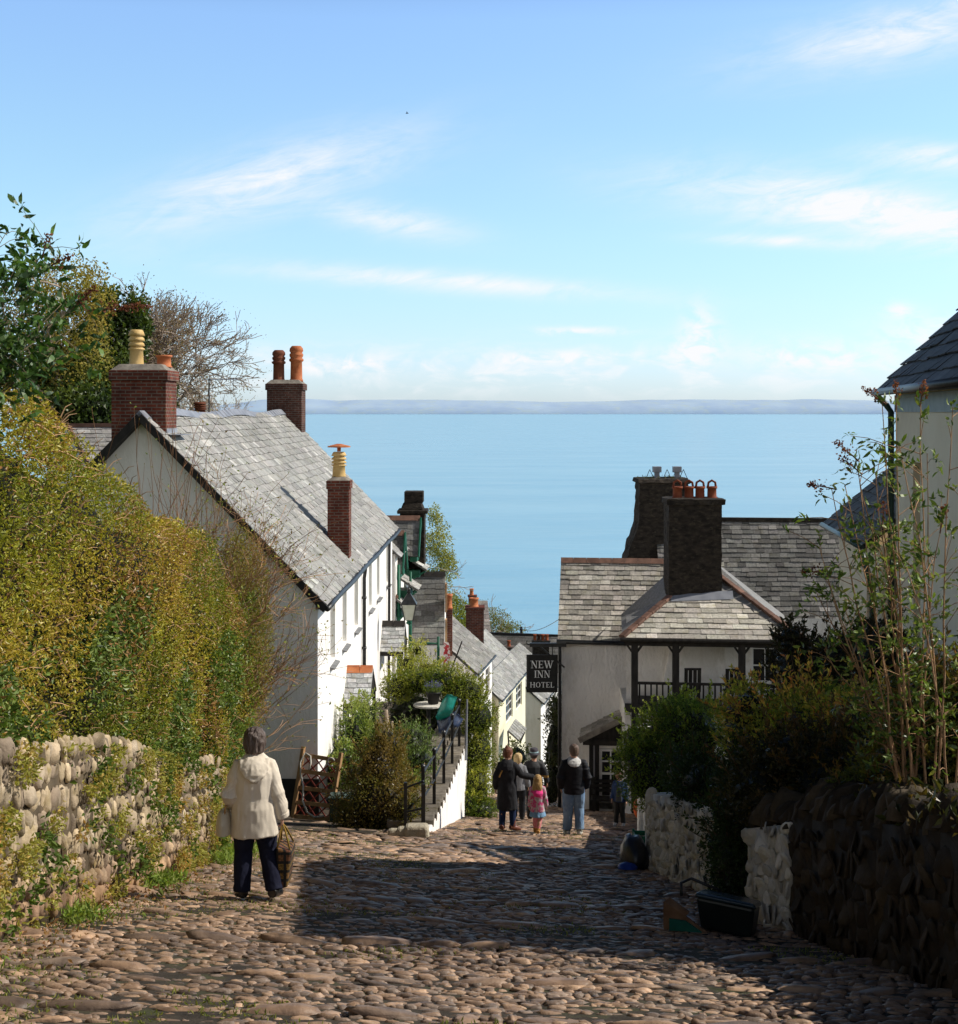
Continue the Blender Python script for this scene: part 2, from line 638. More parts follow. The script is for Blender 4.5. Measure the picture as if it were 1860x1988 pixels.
# ------------------------------------------------------------------ generators
def leaves(mb, P, size, cols, up=.2, aspect=.45, out=None, outw=.6, bend=.15, droop=0.0):
    """one folded leaf per point"""
    n = len(P)
    d = rng.normal(size=(n, 3))
    d = unit(d)
    d[:, 2] += up - droop
    if out is not None:
        d = d + out * outw
    d = unit(d)
    s = unit(np.cross(d, rng.normal(size=(n, 3))))
    nn = np.cross(s, d)
    Ls = (np.asarray(size) * rng.uniform(.6, 1.35, n))[:, None]
    w = Ls * aspect * .5
    a = P
    m = P + d * Ls * .5
    t = P + d * Ls - nn * Ls * bend
    V = np.stack([a, m + s * w + nn * w * .5, t, m - s * w + nn * w * .5], 1).reshape(-1, 3)
    Q = np.arange(n * 4).reshape(-1, 4)
    mb.add(V, Q, None, np.repeat(cols, 4, 0))


def leaves2(mb, P, size, cols, up, aspect, out, outw, bend, droop):
    """long pointed leaf of three segments"""
    n = len(P)
    d = unit(rng.normal(size=(n, 3)))
    d[:, 2] += up - droop
    d = unit(d + out * outw)
    s = unit(np.cross(d, rng.normal(size=(n, 3))))
    nn = np.cross(s, d)
    Ls = (size * rng.uniform(.6, 1.35, n))[:, None]
    w = Ls * aspect * .5
    V = [P]
    for t, wk, bk in ((.25, .85, .02), (.6, .9, .16)):
        c = P + d * Ls * t - nn * Ls * bend * bk * 2
        V += [c + s * w * wk + nn * w * .35, c - s * w * wk + nn * w * .35]
    V.append(P + d * Ls * .97 - nn * Ls * bend)
    V = np.stack(V, 1).reshape(-1, 3)
    o = (np.arange(n) * 6)[:, None]
    Q = np.concatenate([o + A(1, 2, 4, 3).astype(int)])
    T = np.concatenate([o + A(0, 2, 1).astype(int), o + A(3, 4, 5).astype(int)])
    mb.add(V, Q, T, np.repeat(cols, 6, 0))


def pal(n, cs, var=.3, P=None, s=2.0, seed=0, w=.6):
    """palette colours per point; broad patches follow noise"""
    cs = np.asarray(cs, float)
    k = len(cs)
    x = rng.uniform(0, 1, n)
    if P is not None:
        q = np.clip((fbm(P, s, 3, seed) - .5) * 2.4 + .5, 0, 1)
        x = np.clip(w * q + (1 - w) * x, 0, .9999)
    x = x * (k - 1)
    i = np.minimum(x.astype(int), k - 2) if k > 1 else np.zeros(n, int)
    f = (x - i)[:, None]
    c = cs[i] * (1 - f) + cs[np.minimum(i + 1, k - 1)] * f
    return c * rng.uniform(1 - var, 1 + var, (n, 1))


def lump(c, r, n, shell=.35, lumps=2.2, amp=.5, seed=0, flat=None):
    """points near the skin of a lumpy ellipsoid; returns points, outward"""
    c, r = np.asarray(c, float), np.broadcast_to(np.asarray(r, float), (3,))
    d = unit(rng.normal(size=(n, 3)))
    k = (1 - amp / 2) + amp * fbm(d + seed * 3.1, lumps, 3, seed)
    rad = k * (1 - shell * rng.uniform(0, 1, n) ** 1.6)
    return c + d * rad[:, None] * r, d


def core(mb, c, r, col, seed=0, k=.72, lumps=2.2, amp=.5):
    """dark inside of a bush: inner shade put into a near black solid"""
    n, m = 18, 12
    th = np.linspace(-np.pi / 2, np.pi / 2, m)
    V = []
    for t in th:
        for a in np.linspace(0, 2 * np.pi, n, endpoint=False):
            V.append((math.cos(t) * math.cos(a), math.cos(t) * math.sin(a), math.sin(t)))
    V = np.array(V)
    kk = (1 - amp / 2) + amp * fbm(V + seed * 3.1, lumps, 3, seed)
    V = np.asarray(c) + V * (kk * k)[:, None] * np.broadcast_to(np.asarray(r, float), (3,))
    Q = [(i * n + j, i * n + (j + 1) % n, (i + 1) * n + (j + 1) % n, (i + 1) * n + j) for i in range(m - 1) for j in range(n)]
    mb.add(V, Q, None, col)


def bush(name, label, cat, blobs, cols, leaf=.06, dens=420, base=None, group=None, aspect=.45, seed=0, dark=(.012, .016, .006), mat='leaf',
         shell=.45, amp=.75, kcore=.66, pat=1.6, up=.2, stems=True, var=.35, w=.6, sprigs=1.0):
    lm, cm = MB(), MB()
    for i, (c, r) in enumerate(blobs):
        r = np.broadcast_to(np.asarray(r, float), (3,))
        area = 4 * np.pi * ((r[0] * r[1]) ** 1.6 / 3 + (r[0] * r[2]) ** 1.6 / 3 + (r[1] * r[2]) ** 1.6 / 3) ** (1 / 1.6)
        n = int(area * dens * (.05 / leaf) ** 1.3)
        P, d = lump(c, r, n, shell, 2.6, amp, seed + i)
        leaves(lm, P, leaf, pal(n, cols, var, P, pat, seed + i, w), up, aspect, d, .7)
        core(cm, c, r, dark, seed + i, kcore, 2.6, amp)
    b = np.asarray(base if base is not None else (blobs[0][0][0], blobs[0][0][1], min(q[0][2] - np.max(q[1]) for q in blobs)), float)
    t = thing(name, label, cat, b, group)
    if stems:
        sm = MB()
        for i, (c, r) in enumerate(blobs):
            r = np.broadcast_to(np.asarray(r, float), (3,))
            for k in range(int(sprigs * float(np.mean(r)) * 45)):
                d = unit(rng.normal(size=3) + A(0, 0, .9))
                if d[2] < -.2:
                    continue
                p = np.asarray(c, float) + d * r * .8
                d2 = unit(d + A(0, 0, .5) + rng.normal(size=3) * .25)
                l = float(np.mean(r)) * random.uniform(.3, .8)
                q = p + d2 * l + rng.normal(0, .02, 3)
                lm.tube([p, (p + q) / 2 + rng.normal(0, .015, 3), q], [.006, .005, .003], 3, (.13, .08, .045), False)
                n = int(5 + l / leaf * 2.2)
                s_ = rng.uniform(.15, 1.0, n)[:, None]
                P = p + (q - p) * s_ + rng.normal(0, leaf * .15, (n, 3))
                leaves(lm, P, leaf * 1.15, pal(n, cols[len(cols) // 2:], var), .5, aspect, np.tile(d2, (n, 1)), .6)
    V_, Q_, T_, C_ = cm.arrays()
    lm.add(V_, Q_, T_, C_)  # painted inner shade shares one mesh with the leaves
    part('foliage', lm, M[mat], t)
    return t


def branching(mb, p, d, length, r, depth, kids=(2, 3), spread=.6, shrink=.72, gravity=0.0, wob=.15, n=5, col=(1, 1, 1), tips=None, minr=.004,
              seg=4, all_pts=None):
    p = np.asarray(p, float)
    d = unit(np.asarray(d, float))
    pts = [p]
    dd = d
    for i in range(seg):
        dd = unit(dd + rng.normal(size=3) * wob + A(0, 0, gravity))
        pts.append(pts[-1] + dd * length / seg)
    r1 = max(minr, r * (.62 if depth else .3))
    mb.tube(pts, np.linspace(r, r1, len(pts)), n if r > .03 else 3, col, cap=False)
    if all_pts is not None:
        all_pts.extend(pts[1:])
    if depth == 0:
        if tips is not None:
            tips.append((pts[-1], dd))
        return
    k = random.randint(*kids)
    for i in range(k):
        at_ = 1.0 if i == 0 else random.uniform(.35, 1.0)
        j = at_ * seg
        q = pts[int(j)] if j >= seg else pts[int(j)] * (1 - j % 1) + pts[int(j) + 1] * (j % 1)
        nd = unit(dd + rng.normal(size=3) * spread * (.5 if i == 0 else 1.0))
        branching(mb, q, nd, length * shrink * random.uniform(.75, 1.2), max(minr, r1 * (1 if i == 0 else .75)), depth - 1, kids, spread, shrink,
                  gravity, wob, n, col, tips, minr, seg, all_pts)


def slates(mb, O, U, V, Lv, lo, hi, ch=.2, w=.28, lift=.02, base=(.2, .2, .21), var=.45, seed=0, patch=.4, light=.06, thick=.014, under=True):
    """a real slate roof: every slate a thin tilted leaf with its own colour"""
    rg = np.random.default_rng(seed + 100)
    O, U, V = np.asarray(O, float), unit(U), unit(V)
    Nn = np.cross(U, V)
    if Nn[2] < 0:
        Nn = -Nn
    rows = max(1, int(round(Lv / ch)))
    ch = Lv / rows
    VV, QQ, TT, CC = [], [], [], []
    nb = 0
    for k in range(rows):
        v0, v1 = k * ch, min(Lv, (k + 1) * ch + .03)
        a0, a1, b0, b1 = lo(v0), lo(v1), hi(v0), hi(v1)
        x = min(a0, a1) - rg.uniform(0, w)
        while x < max(b0, b1):
            ww = w * rg.uniform(.75, 1.3)
            x0, x1 = x + .004, x + ww - .004
            x += ww
            p0, p1, q0, q1 = max(x0, a0), min(x1, b0), max(x0, a1), min(x1, b1)
            if p1 - p0 < .02 and q1 - q0 < .02:
                continue
            p1, q1 = max(p1, p0 + .005), max(q1, q0 + .005)
            l = lift * rg.uniform(.7, 1.5)
            j = rg.uniform(-.018, .018)
            t0, t1 = rg.uniform(-.004, .004, 2)
            P = [O + U * p0 + V * (v0 + j) + Nn * (l + t0), O + U * p1 + V * (v0 + j) + Nn * (l + t1), O + U * q1 + V * v1 + Nn * .004, O + U * q0 + V * v1 + Nn * .004,
                 O + U * p0 + V * (v0 + j) + Nn * (l + t0 - thick), O + U * p1 + V * (v0 + j) + Nn * (l + t1 - thick)]
            VV += P
            QQ += [(nb, nb + 1, nb + 2, nb + 3), (nb + 4, nb + 5, nb + 1, nb)]
            TT += [(nb + 4, nb, nb + 3), (nb + 1, nb + 5, nb + 2)]
            c = np.asarray(base) * (1 + var * rg.uniform(-1, 1)) * (1 + rg.uniform(-.02, .02, 3))
            if rg.uniform() < light:
                c = c * 1.4
            CC += [c] * 4 + [c * .5] * 2
            nb += 6
    VV, CC = np.array(VV), np.array(CC)
    CC = CC * (1 - patch + 2 * patch * fbm(VV, .7, 4, seed))[:, None]
    mb.add(VV, QQ, TT, CC)
    if under:
        q = [O + U * lo(0), O + U * hi(0), O + U * hi(Lv) + V * Lv, O + U * lo(Lv) + V * Lv]
        mb.prism([p - Nn * .012 for p in q], -Nn * .05, np.asarray(base) * .35)


def holed(mb, O, U, Wv, Lu, H, holes, depth, Nn, col=None, top=None):
    """wall in the plane O + u*U + v*Wv with openings (u0,u1,v0,v1) and reveals going inwards"""
    O, U, Wv, Nn = [np.asarray(q, float) for q in (O, U, Wv, Nn)]
    us = sorted(set([0, Lu] + [h[0] for h in holes] + [h[1] for h in holes]))
    vs = sorted(set([0, H] + [h[2] for h in holes] + [h[3] for h in holes]))
    for i in range(len(us) - 1):
        for j in range(len(vs) - 1):
            cu, cv = (us[i] + us[i + 1]) / 2, (vs[j] + vs[j + 1]) / 2
            if any(h[0] < cu < h[1] and h[2] < cv < h[3] for h in holes):
                continue
            mb.add([O + U * us[i] + Wv * vs[j], O + U * us[i + 1] + Wv * vs[j], O + U * us[i + 1] + Wv * vs[j + 1], O + U * us[i] + Wv * vs[j + 1]], [(0, 1, 2, 3)], col=col)
    for h in holes:
        c = [O + U * h[0] + Wv * h[2], O + U * h[1] + Wv * h[2], O + U * h[1] + Wv * h[3], O + U * h[0] + Wv * h[3]]
        for a in range(4):
            p, q = c[a], c[(a + 1) % 4]
            mb.add([p, q, q - Nn * depth, p - Nn * depth], [(0, 1, 2, 3)], col=col)


def sash(parent, O, U, Wv, Nn, u0, u1, v0, v1, depth, nu, nv, mat='timber_white', glass='glass', sill=True, fr=.05, bar=.025, name='window'):
    """glazed window set in its opening: frame with glazing bars, pane, sill"""
    O, U, Wv, Nn = [np.asarray(q, float) for q in (O, U, Wv, Nn)]
    f = MB()
    z = -depth + .03

    def P(u_, v_, n_=0):
        return O + U * u_ + Wv * v_ + Nn * (z + n_)
    for a, b, wd in ((P(u0 + fr / 2, v0), P(u0 + fr / 2, v1), fr), (P(u1 - fr / 2, v0), P(u1 - fr / 2, v1), fr)):
        f.bar(a, b, wd, .06, up=Nn)
    for v_ in (v0 + fr / 2, v1 - fr / 2):
        f.bar(P(u0 + fr, v_), P(u1 - fr, v_), fr, .058, up=Nn)
    for i in range(1, nu):
        q = u0 + (u1 - u0) * i / nu
        f.bar(P(q, v0 + fr), P(q, v1 - fr), bar, .036, up=Nn)
    for j in range(1, nv):
        q = v0 + (v1 - v0) * j / nv
        f.bar(P(u0 + fr, q), P(u1 - fr, q), bar if j != nv // 2 else bar * 1.6, .04, up=Nn)
    w = part(name, f, M[mat], parent)
    g = MB()
    g.add([P(u0 + .01, v0 + .01, -.012), P(u1 - .01, v0 + .01, -.012), P(u1 - .01, v1 - .01, -.012), P(u0 + .01, v1 - .01, -.012)], [(0, 1, 2, 3)])
    part('pane', g, M[glass], w)
    if sill:
        s = MB()
        a, b = O + U * (u0 - .06) + Wv * (v0 - .02), O + U * (u1 + .06) + Wv * (v0 - .02)
        s.prism([a - Nn * depth, a + Nn * .11 - Wv * .07, a + Nn * .11 - Wv * .1, a - Nn * depth - Wv * .1], b - a)
        part('sill', s, M['slate_plain'], w)
    return w


M['slate_plain'] = surf('slate_plain', (.14, .14, .145), (.22, .22, .22), 6, .7, bump=.3)


def pot(parent, c, r, h, mat, kind='louvre', col=(1, 1, 1), name='chimney_pot'):
    mb = MB()
    if kind == 'louvre':
        prof = [(r * 1.1, 0), (r * 1.02, h * .1), (r * .92, h * .45), (r * 1.15, h * .47), (r * 1.15, h * .5)]
        for k in range(3):
            z = .53 + k * .14
            prof += [(r * .85, h * z), (r * .85, h * (z + .03)), (r * 1.18, h * (z + .035)), (r * 1.05, h * (z + .11))]
        prof += [(r * .95, h * .97), (r * .8, h)]
    elif kind == 'crown':
        prof = [(r * 1.15, 0), (r * 1.1, h * .06), (r, h * .08), (r * .95, h * .55), (r * 1.2, h * .58), (r * 1.2, h * .63), (r * .95, h * .66), (r * 1.15, h * .72), (r * 1.15, h * .77),
                (r * .95, h * .8), (r * 1.15, h * .86), (r * 1.1, h * .93), (r * .75, h)]
    else:
        prof = [(r * 1.12, 0), (r * 1.08, h * .1), (r * .95, h * .15), (r * .9, h * .8), (r * 1.1, h * .84), (r * 1.1, h)]
    mb.lathe(c, prof + [(r * .6, h), (r * .55, h * .8)], 18, col)
    return part(name, mb, M[mat], parent, True)


# ------------------------------------------------------------------ the sea, the far coast, the land
mb = MB()
ys = np.concatenate([np.linspace(120, 1000, 12), np.geomspace(1300, 41000, 14)])
xs = np.linspace(-1, 1, 13)
V = np.array([(x * (y * 1.2 + 200), y, -60.0) for y in ys for x in xs])
mb.add(V, [(i * 13 + j, i * 13 + j + 1, (i + 1) * 13 + j + 1, (i + 1) * 13 + j) for i in range(len(ys) - 1) for j in range(12)])
m, nt, out = newmat('sea_water')
L = nt.links.new
p = N(nt, 'ShaderNodeBsdfPrincipled')
setin(p, Roughness=.22, IOR=1.33, Base_Color=(.06, .26, .36, 1))
tcn = N(nt, 'ShaderNodeTexCoord')
mpn = N(nt, 'ShaderNodeMapping')
mpn.inputs['Scale'].default_value = (.004, .011, 1)
L(tcn.outputs['Object'], mpn.inputs[0])
na = N(nt, 'ShaderNodeTexNoise')
setin(na, Scale=1.0, Detail=9, Roughness=.62, Distortion=.4)
L(mpn.outputs[0], na.inputs[0])
rp = N(nt, 'ShaderNodeValToRGB')
rp.color_ramp.elements[0].position, rp.color_ramp.elements[1].position = .36, .64
rp.color_ramp.elements[0].color = (.13, .335, .475, 1)
rp.color_ramp.elements[1].color = (.19, .395, .52, 1)
mp2 = N(nt, 'ShaderNodeMapping')
mp2.inputs['Scale'].default_value = (.05, .16, 1)
L(tcn.outputs['Object'], mp2.inputs[0])
nb2 = N(nt, 'ShaderNodeTexNoise')
setin(nb2, Scale=1.0, Detail=8, Roughness=.7)
L(mp2.outputs[0], nb2.inputs[0])
mav = N(nt, 'ShaderNodeMath', operation='ADD')
mhf = N(nt, 'ShaderNodeMath', operation='MULTIPLY_ADD')
mhf.inputs[1].default_value = .5
mhf.inputs[2].default_value = -.25
L(nb2.outputs['Fac'], mhf.inputs[0])
L(na.outputs['Fac'], mav.inputs[0])
L(mhf.outputs[0], mav.inputs[1])
L(mav.outputs[0], rp.inputs[0])
L(rp.outputs[0], p.inputs['Base Color'])
b = N(nt, 'ShaderNodeBump')
setin(b, Strength=.5, Distance=2.0)
L(na.outputs['Fac'], b.inputs['Height'])
L(b.outputs[0], p.inputs['Normal'])
L(p.outputs[0], out.inputs[0])
M['sea'] = m
tag(part('sea', mb, m), kind='structure')

mb = MB()
D = 40000.0
nx = 160
xs = np.linspace(-.215, .40, nx)
top = []
for i, x in enumerate(xs):
    e = min(1, max(0, (x + .215) / .05)) if x < -.15 else 1
    h = (17 + 13 * float(fbm(A(x * 14, 0, 3)[None], 1, 3, 4)[0])) * (.45 + .55 * e)
    top.append(h)
V = []
for f_, dy in ((0, 0), (.3, 60), (.62, 600), (1.0, 2500)):
    for x, h in zip(xs, top):
        V.append((x * D, D + dy, -62 + f_ * (h + 4) / F * D))
mb.add(V, [(k * nx + j, k * nx + j + 1, (k + 1) * nx + j + 1, (k + 1) * nx + j) for k in range(3) for j in range(nx - 1)])
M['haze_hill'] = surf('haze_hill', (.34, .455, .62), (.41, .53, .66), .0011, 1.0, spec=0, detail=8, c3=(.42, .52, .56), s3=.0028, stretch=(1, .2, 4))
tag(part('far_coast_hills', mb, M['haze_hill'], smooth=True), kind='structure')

# hillside under everything, sloping to the shore
mb = MB()
gx = np.concatenate([np.linspace(-260, -14, 18), np.linspace(-11, 11, 12), np.linspace(14, 260, 18)])
gy = np.concatenate([np.linspace(-45, 20, 14), np.linspace(24, 120, 30), np.linspace(126, 300, 12)])
V = []
for y in gy:
    for x in gx:
        z = -(1.45 + .248 * y) - .35
        if x < -6:
            t = min(1, (-x - 6) / 10)
            z += 7.0 * t * t * (3 - 2 * t) + max(0, -x - 16) * .16
        if x > 9:
            z -= .5 + (x - 9) * .05
        V.append((x, y, max(z, -64)))
n = len(gx)
mb.add(V, [(i * n + j, i * n + j + 1, (i + 1) * n + j + 1, (i + 1) * n + j) for i in range(len(gy) - 1) for j in range(n - 1)])
tag(part('hillside_ground', mb, M['hill'], smooth=True), kind='structure')

# the street: bed sheet with cobbles set in it
mb = MB()
gy = np.linspace(-6, 110, 233)
V, nn = [], 15
for y in gy:
    x0, x1 = (-3.7, 3.6) if y < 22 else (-6.0, 4.6)
    if y > 46:
        x0, x1 = -4, 9
    for x in np.linspace(x0, x1, nn):
        V.append((x, y, gz(x, y)))
V = np.array(V)
V[:, 2] += (fbm(V, 1.2, 3, 5) - .5) * .05
mb.add(V, [(i * nn + j, i * nn + j + 1, (i + 1) * nn + j + 1, (i + 1) * nn + j) for i in range(len(gy) - 1) for j in range(nn - 1)])
tag(part('street', mb, M['street_bed'], smooth=True), kind='structure')


def dome(nr=3, ns=10, flat=.7):
    V, Q, T = [], [], []
    for k in range(nr):
        t = k / nr * np.pi / 2
        for j in range(ns):
            a = 2 * np.pi * j / ns
            c, s = math.cos(a), math.sin(a)
            pw = .8
            V.append((math.copysign(abs(c) ** pw, c) * math.cos(t) ** flat, math.copysign(abs(s) ** pw, s) * math.cos(t) ** flat, math.sin(t)))
    V.append((0, 0, 1))
    for k in range(nr - 1):
        for j in range(ns):
            Q.append((k * ns + j, k * ns + (j + 1) % ns, (k + 1) * ns + (j + 1) % ns, (k + 1) * ns + j))
    for j in range(ns):
        T.append(((nr - 1) * ns + j, (nr - 1) * ns + (j + 1) % ns, nr * ns))
    return np.array(V), np.array(Q), np.array(T)


def stones(mb, C, sx, sy, sz, ang, cols, e1, e2, e3, nr=3, ns=10, lump_=.22, flat=.7, tl=.22):
    """many rounded stones: centres C, half sizes, in-plane angle; e3 is outward"""
    D_, Q, T = dome(nr, ns, flat)
    n, k = len(C), len(D_)
    c, s = np.cos(ang)[:, None], np.sin(ang)[:, None]
    jit = 1 + lump_ * (rng.uniform(-1, 1, (n, k)))
    x = D_[None, :, 0] * sx[:, None] * jit
    y = D_[None, :, 1] * sy[:, None] * jit
    z = D_[None, :, 2] * sz[:, None] * (1 + .15 * rng.uniform(-1, 1, (n, k))) - .01
    tilt = rng.uniform(-tl, tl, (n, 2))
    z = z + x * tilt[:, :1] + y * tilt[:, 1:]
    X = x * c - y * s
    Y = x * s + y * c
    V = C[:, None, :] + X[..., None] * e1 + Y[..., None] * e2 + z[..., None] * e3
    o = (np.arange(n) * k)[:, None, None]
    mb.add(V.reshape(-1, 3), (Q[None] + o).reshape(-1, 4), (T[None] + o).reshape(-1, 3), np.repeat(cols, k, 0))


def cobble_cols(n):
    cs = np.array([(.41, .28, .19), (.33, .23, .165), (.50, .35, .24), (.28, .22, .18), (.39, .28, .205), (.21, .155, .12)])
    return cs[rng.integers(0, len(cs), n)] * rng.uniform(.7, 1.3, (n, 1))


mb = MB()
y = 6.6
C, sx_, sy_, sz_, an, big = [], [], [], [], [], []
row = 0
nextbig = 7.6
while y < 60:
    k = 1.0 if y < 13 else (1.35 if y < 20 else 2.0)
    isbig = y > nextbig
    dy = (.05 * k * random.uniform(.8, 1.25)) if not isbig else .13 * k
    if isbig:
        nextbig = y + random.uniform(1.3, 2.1)
    x0, x1 = (-3.6, 3.5) if y < 22 else (-4.2, 4.4)
    if y > 44:
        x0, x1 = -1.5, 6
    x = x0 + random.uniform(0, .2)
    while x < x1:
        w_ = random.uniform(.05, .17) * k
        if isbig and random.random() < .75:
            w_ = random.uniform(.3, .62)
        elif random.random() < .05:
            w_ *= 1.9
        C.append((x + w_ / 2, y + dy / 2 + .07 * math.sin(x * .9 + row) + random.uniform(-.02, .02) + .03 * x, 0))
        sx_.append(w_ * .5)
        sy_.append(dy * random.uniform(.47, .63))
        sz_.append(random.uniform(.016, .036) * (1.7 if isbig else 1.0))
        an.append(random.uniform(-.12, .12))
        x += w_ + random.uniform(.0, .03)
    y += dy * .98
    row += 1
C = np.array(C)
C[:, 2] = gz(C[:, 0], C[:, 1]) + (fbm(np.column_stack([C[:, 0], C[:, 1], C[:, 0] * 0]), 1.2, 3, 5) - .5) * .05
slope = unit(A(0, 1, -.248))
nrm = unit(A(.04, .248, 1))
near = C[:, 1] < 15
sx_, sy_, sz_, an = map(np.array, (sx_, sy_, sz_, an))
cc = cobble_cols(len(C)) * (.5 + .84 * fbm(C, .55, 3, 9))[:, None]
for msk, nr_, ns_ in ((near, 4, 12), (~near, 3, 8)):
    stones(mb, C[msk], sx_[msk], sy_[msk], sz_[msk], an[msk], cc[msk], A(1, 0, -.04), slope, nrm, nr_, ns_, .18, .5, .18)
tag(part('cobblestones', mb, M['cobble'], smooth=True), 'worn brown rounded cobblestones laid across the steep street', 'cobblestones', kind='stuff')

# moss and grass tufts between the stones
mb = MB()
n = 40000
P = np.column_stack([rng.uniform(-3.5, 3.2, n), 6.8 + 26 * rng.uniform(0, 1, n) ** 1.5, np.zeros(n)])
q = fbm(P, 1.1, 3, 21) + .30 * np.clip((-P[:, 0] - 2.2) / 1.2, 0, 1) - .1 * np.clip(P[:, 0] / 3, 0, 1)
P = P[q > .58]
P[:, 2] = gz(P[:, 0], P[:, 1]) + .012
leaves(mb, P, .032, pal(len(P), [(.13, .16, .035), (.22, .25, .06), (.26, .23, .08)], .3), .8, .3)
tag(part('street_moss', mb, M['leaf_matt']), 'tufts of moss and grass growing between the street cobbles', 'moss', kind='stuff')

# fallen leaves along the foot of the left wall
mb = MB()
n = 260
P = np.column_stack([-3.35 + np.abs(rng.normal(0, .35, n)), rng.uniform(8.5, 16, n), np.zeros(n)])
P[:, 2] = gz(P[:, 0], P[:, 1]) + .06
leaves(mb, P, .045, pal(n, [(.3, .15, .06), (.34, .2, .09), (.2, .09, .04)], .3), .1, .5)
tag(part('fallen_leaves', mb, M['leaf_matt']), 'dry brown leaves scattered along the foot of the stone wall', 'leaves', kind='stuff')

# ------------------------------------------------------------------ left: stone wall, hedge, climbers
WX = -3.45
wall_top = lambda Y: np.interp(Y, [5, 10, 14, 18.5, 22], [-1.3, -2.35, -3.35, -4.72, -5.7])
mb = MB()
for a, b in zip(np.linspace(5, 22, 35)[:-1], np.linspace(5, 22, 35)[1:]):
    zt = min(wall_top(a), wall_top(b)) - .03
    mb.box8([(WX - .5, a, gz(WX, a) - .4), (WX + .0, a, gz(WX, a) - .4), (WX + .0, b, gz(WX, b) - .4), (WX - .5, b, gz(WX, b) - .4),
             (WX - .5, a, wall_top(a) - .04), (WX + .0, a, wall_top(a) - .04), (WX + .0, b, wall_top(b) - .04), (WX - .5, b, wall_top(b) - .04)], (.11, .085, .055))
C, a_, b_, c_, g_ = [], [], [], [], []
Y = 5.0
course = 0
hmax = 2.3
z = 0
off = 0.0
while off < 2.0:
    hh = random.uniform(.16, .25)
    Y = 5 + random.uniform(0, .1)
    while Y < 21.9:
        ww = random.uniform(.045, .15)
        if random.random() < .1:
            ww *= 1.9
        zc = gz(WX, Y) + off + hh / 2 + .05 * math.sin(Y * 1.3 + off * 3)
        H = wall_top(Y) - gz(WX, Y)
        if off + hh * random.uniform(.35, .85) < H:
            C.append((WX - .015 + random.uniform(-.02, .025), Y + ww / 2, zc + random.uniform(-.025, .025)))
            a_.append(ww * .56)
            b_.append(hh * random.uniform(.36, .6))
            c_.append(random.uniform(.03, .065))
            g_.append(random.uniform(-.28, .15))
        Y += ww
    off += hh * .93
C = np.array(C)
cs = np.array([(.47, .385, .26), (.38, .31, .22), (.55, .45, .31), (.31, .25, .19), (.44, .37, .28)])
cl = cs[rng.integers(0, 5, len(C))] * rng.uniform(.75, 1.25, (len(C), 1)) * (.75 + .5 * fbm(C, .8, 3, 3))[:, None]
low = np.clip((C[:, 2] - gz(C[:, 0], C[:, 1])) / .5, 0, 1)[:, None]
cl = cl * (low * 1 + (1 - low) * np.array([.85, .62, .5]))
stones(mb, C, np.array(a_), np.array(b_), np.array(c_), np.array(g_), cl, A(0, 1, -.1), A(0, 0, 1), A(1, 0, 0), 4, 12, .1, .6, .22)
tag(part('stone_wall', mb, M['wall_stone'], smooth=True, origin=(WX, 12, gz(WX, 12))),
    'pale sunlit wall of rounded stones set on end below the tall hedge', 'wall')


def on_wall(n, y0, y1, thr, seed, h0=0.0, h1=1.0):
    P = np.column_stack([np.full(n, WX + .06), rng.uniform(y0, y1, n), np.zeros(n)])
    t = rng.uniform(h0, h1, n)
    g = gz(WX, P[:, 1])
    P[:, 2] = g + t * (wall_top(P[:, 1]) - g)
    P[:, 0] += rng.uniform(0, .1, n)
    q = fbm(P * A(1, 1, 1.3), 2.6, 4, seed)
    return P[q > thr]


mb = MB()
P = on_wall(60000, 7, 21.8, .57, 31)
leaves(mb, P, .042, pal(len(P), [(.45, .24, .09), (.46, .34, .1), (.3, .3, .07), (.38, .37, .09), (.42, .24, .11)], .3, P, 2.5, 4), -.1, .5, A(1, 0, 0), .5)
P = on_wall(12000, 8, 21.8, .60, 77, 0, 1)
leaves(mb, P, .06, pal(len(P), [(.06, .11, .02), (.14, .2, .04)], .3), -.1, .55, A(1, 0, 0), .6)
tag(part('wall_creeper', mb, M['leaf_matt']), 'ruddy and yellow green creeping plants rooted between the wall stones', 'creeper', kind='stuff')

mb = MB()
n = 9000
P = np.column_stack([WX + .12 + np.abs(rng.normal(0, .16, n)), rng.uniform(7.5, 21.5, n), np.zeros(n)])
P = P[fbm(P, .9, 3, 8) > .5]
P[:, 2] = gz(P[:, 0], P[:, 1]) + rng.uniform(.0, .2, len(P)) * (fbm(P, 2.2, 2, 6))
leaves(mb, P, .09, pal(len(P), [(.12, .2, .03), (.2, .28, .05), (.26, .3, .08)], .3), .9, .22)
tag(part('verge_weeds', mb, M['leaf_matt']), 'bright green weeds along the foot of the sunlit stone wall', 'weeds', kind='stuff')

# big trimmed hedge
hedge_top = lambda Y: np.interp(Y, [5, 9, 10, 10.7, 11.65, 13.1, 14.8, 15.5, 18.6, 19.4, 20.2, 22], [1.9, 1.0, .55, .27, .0, -.34, -.8, -1.1, -1.57, -1.9, -2.55, -2.95])
HX = WX + .08


def hedge_front(Y, z):
    P = np.column_stack([Y * 0, Y, z])
    return HX + (fbm(P, .55, 2, 15) - .5) * .45 + (fbm(P, 2.0, 3, 16) - .5) * .35 - .12


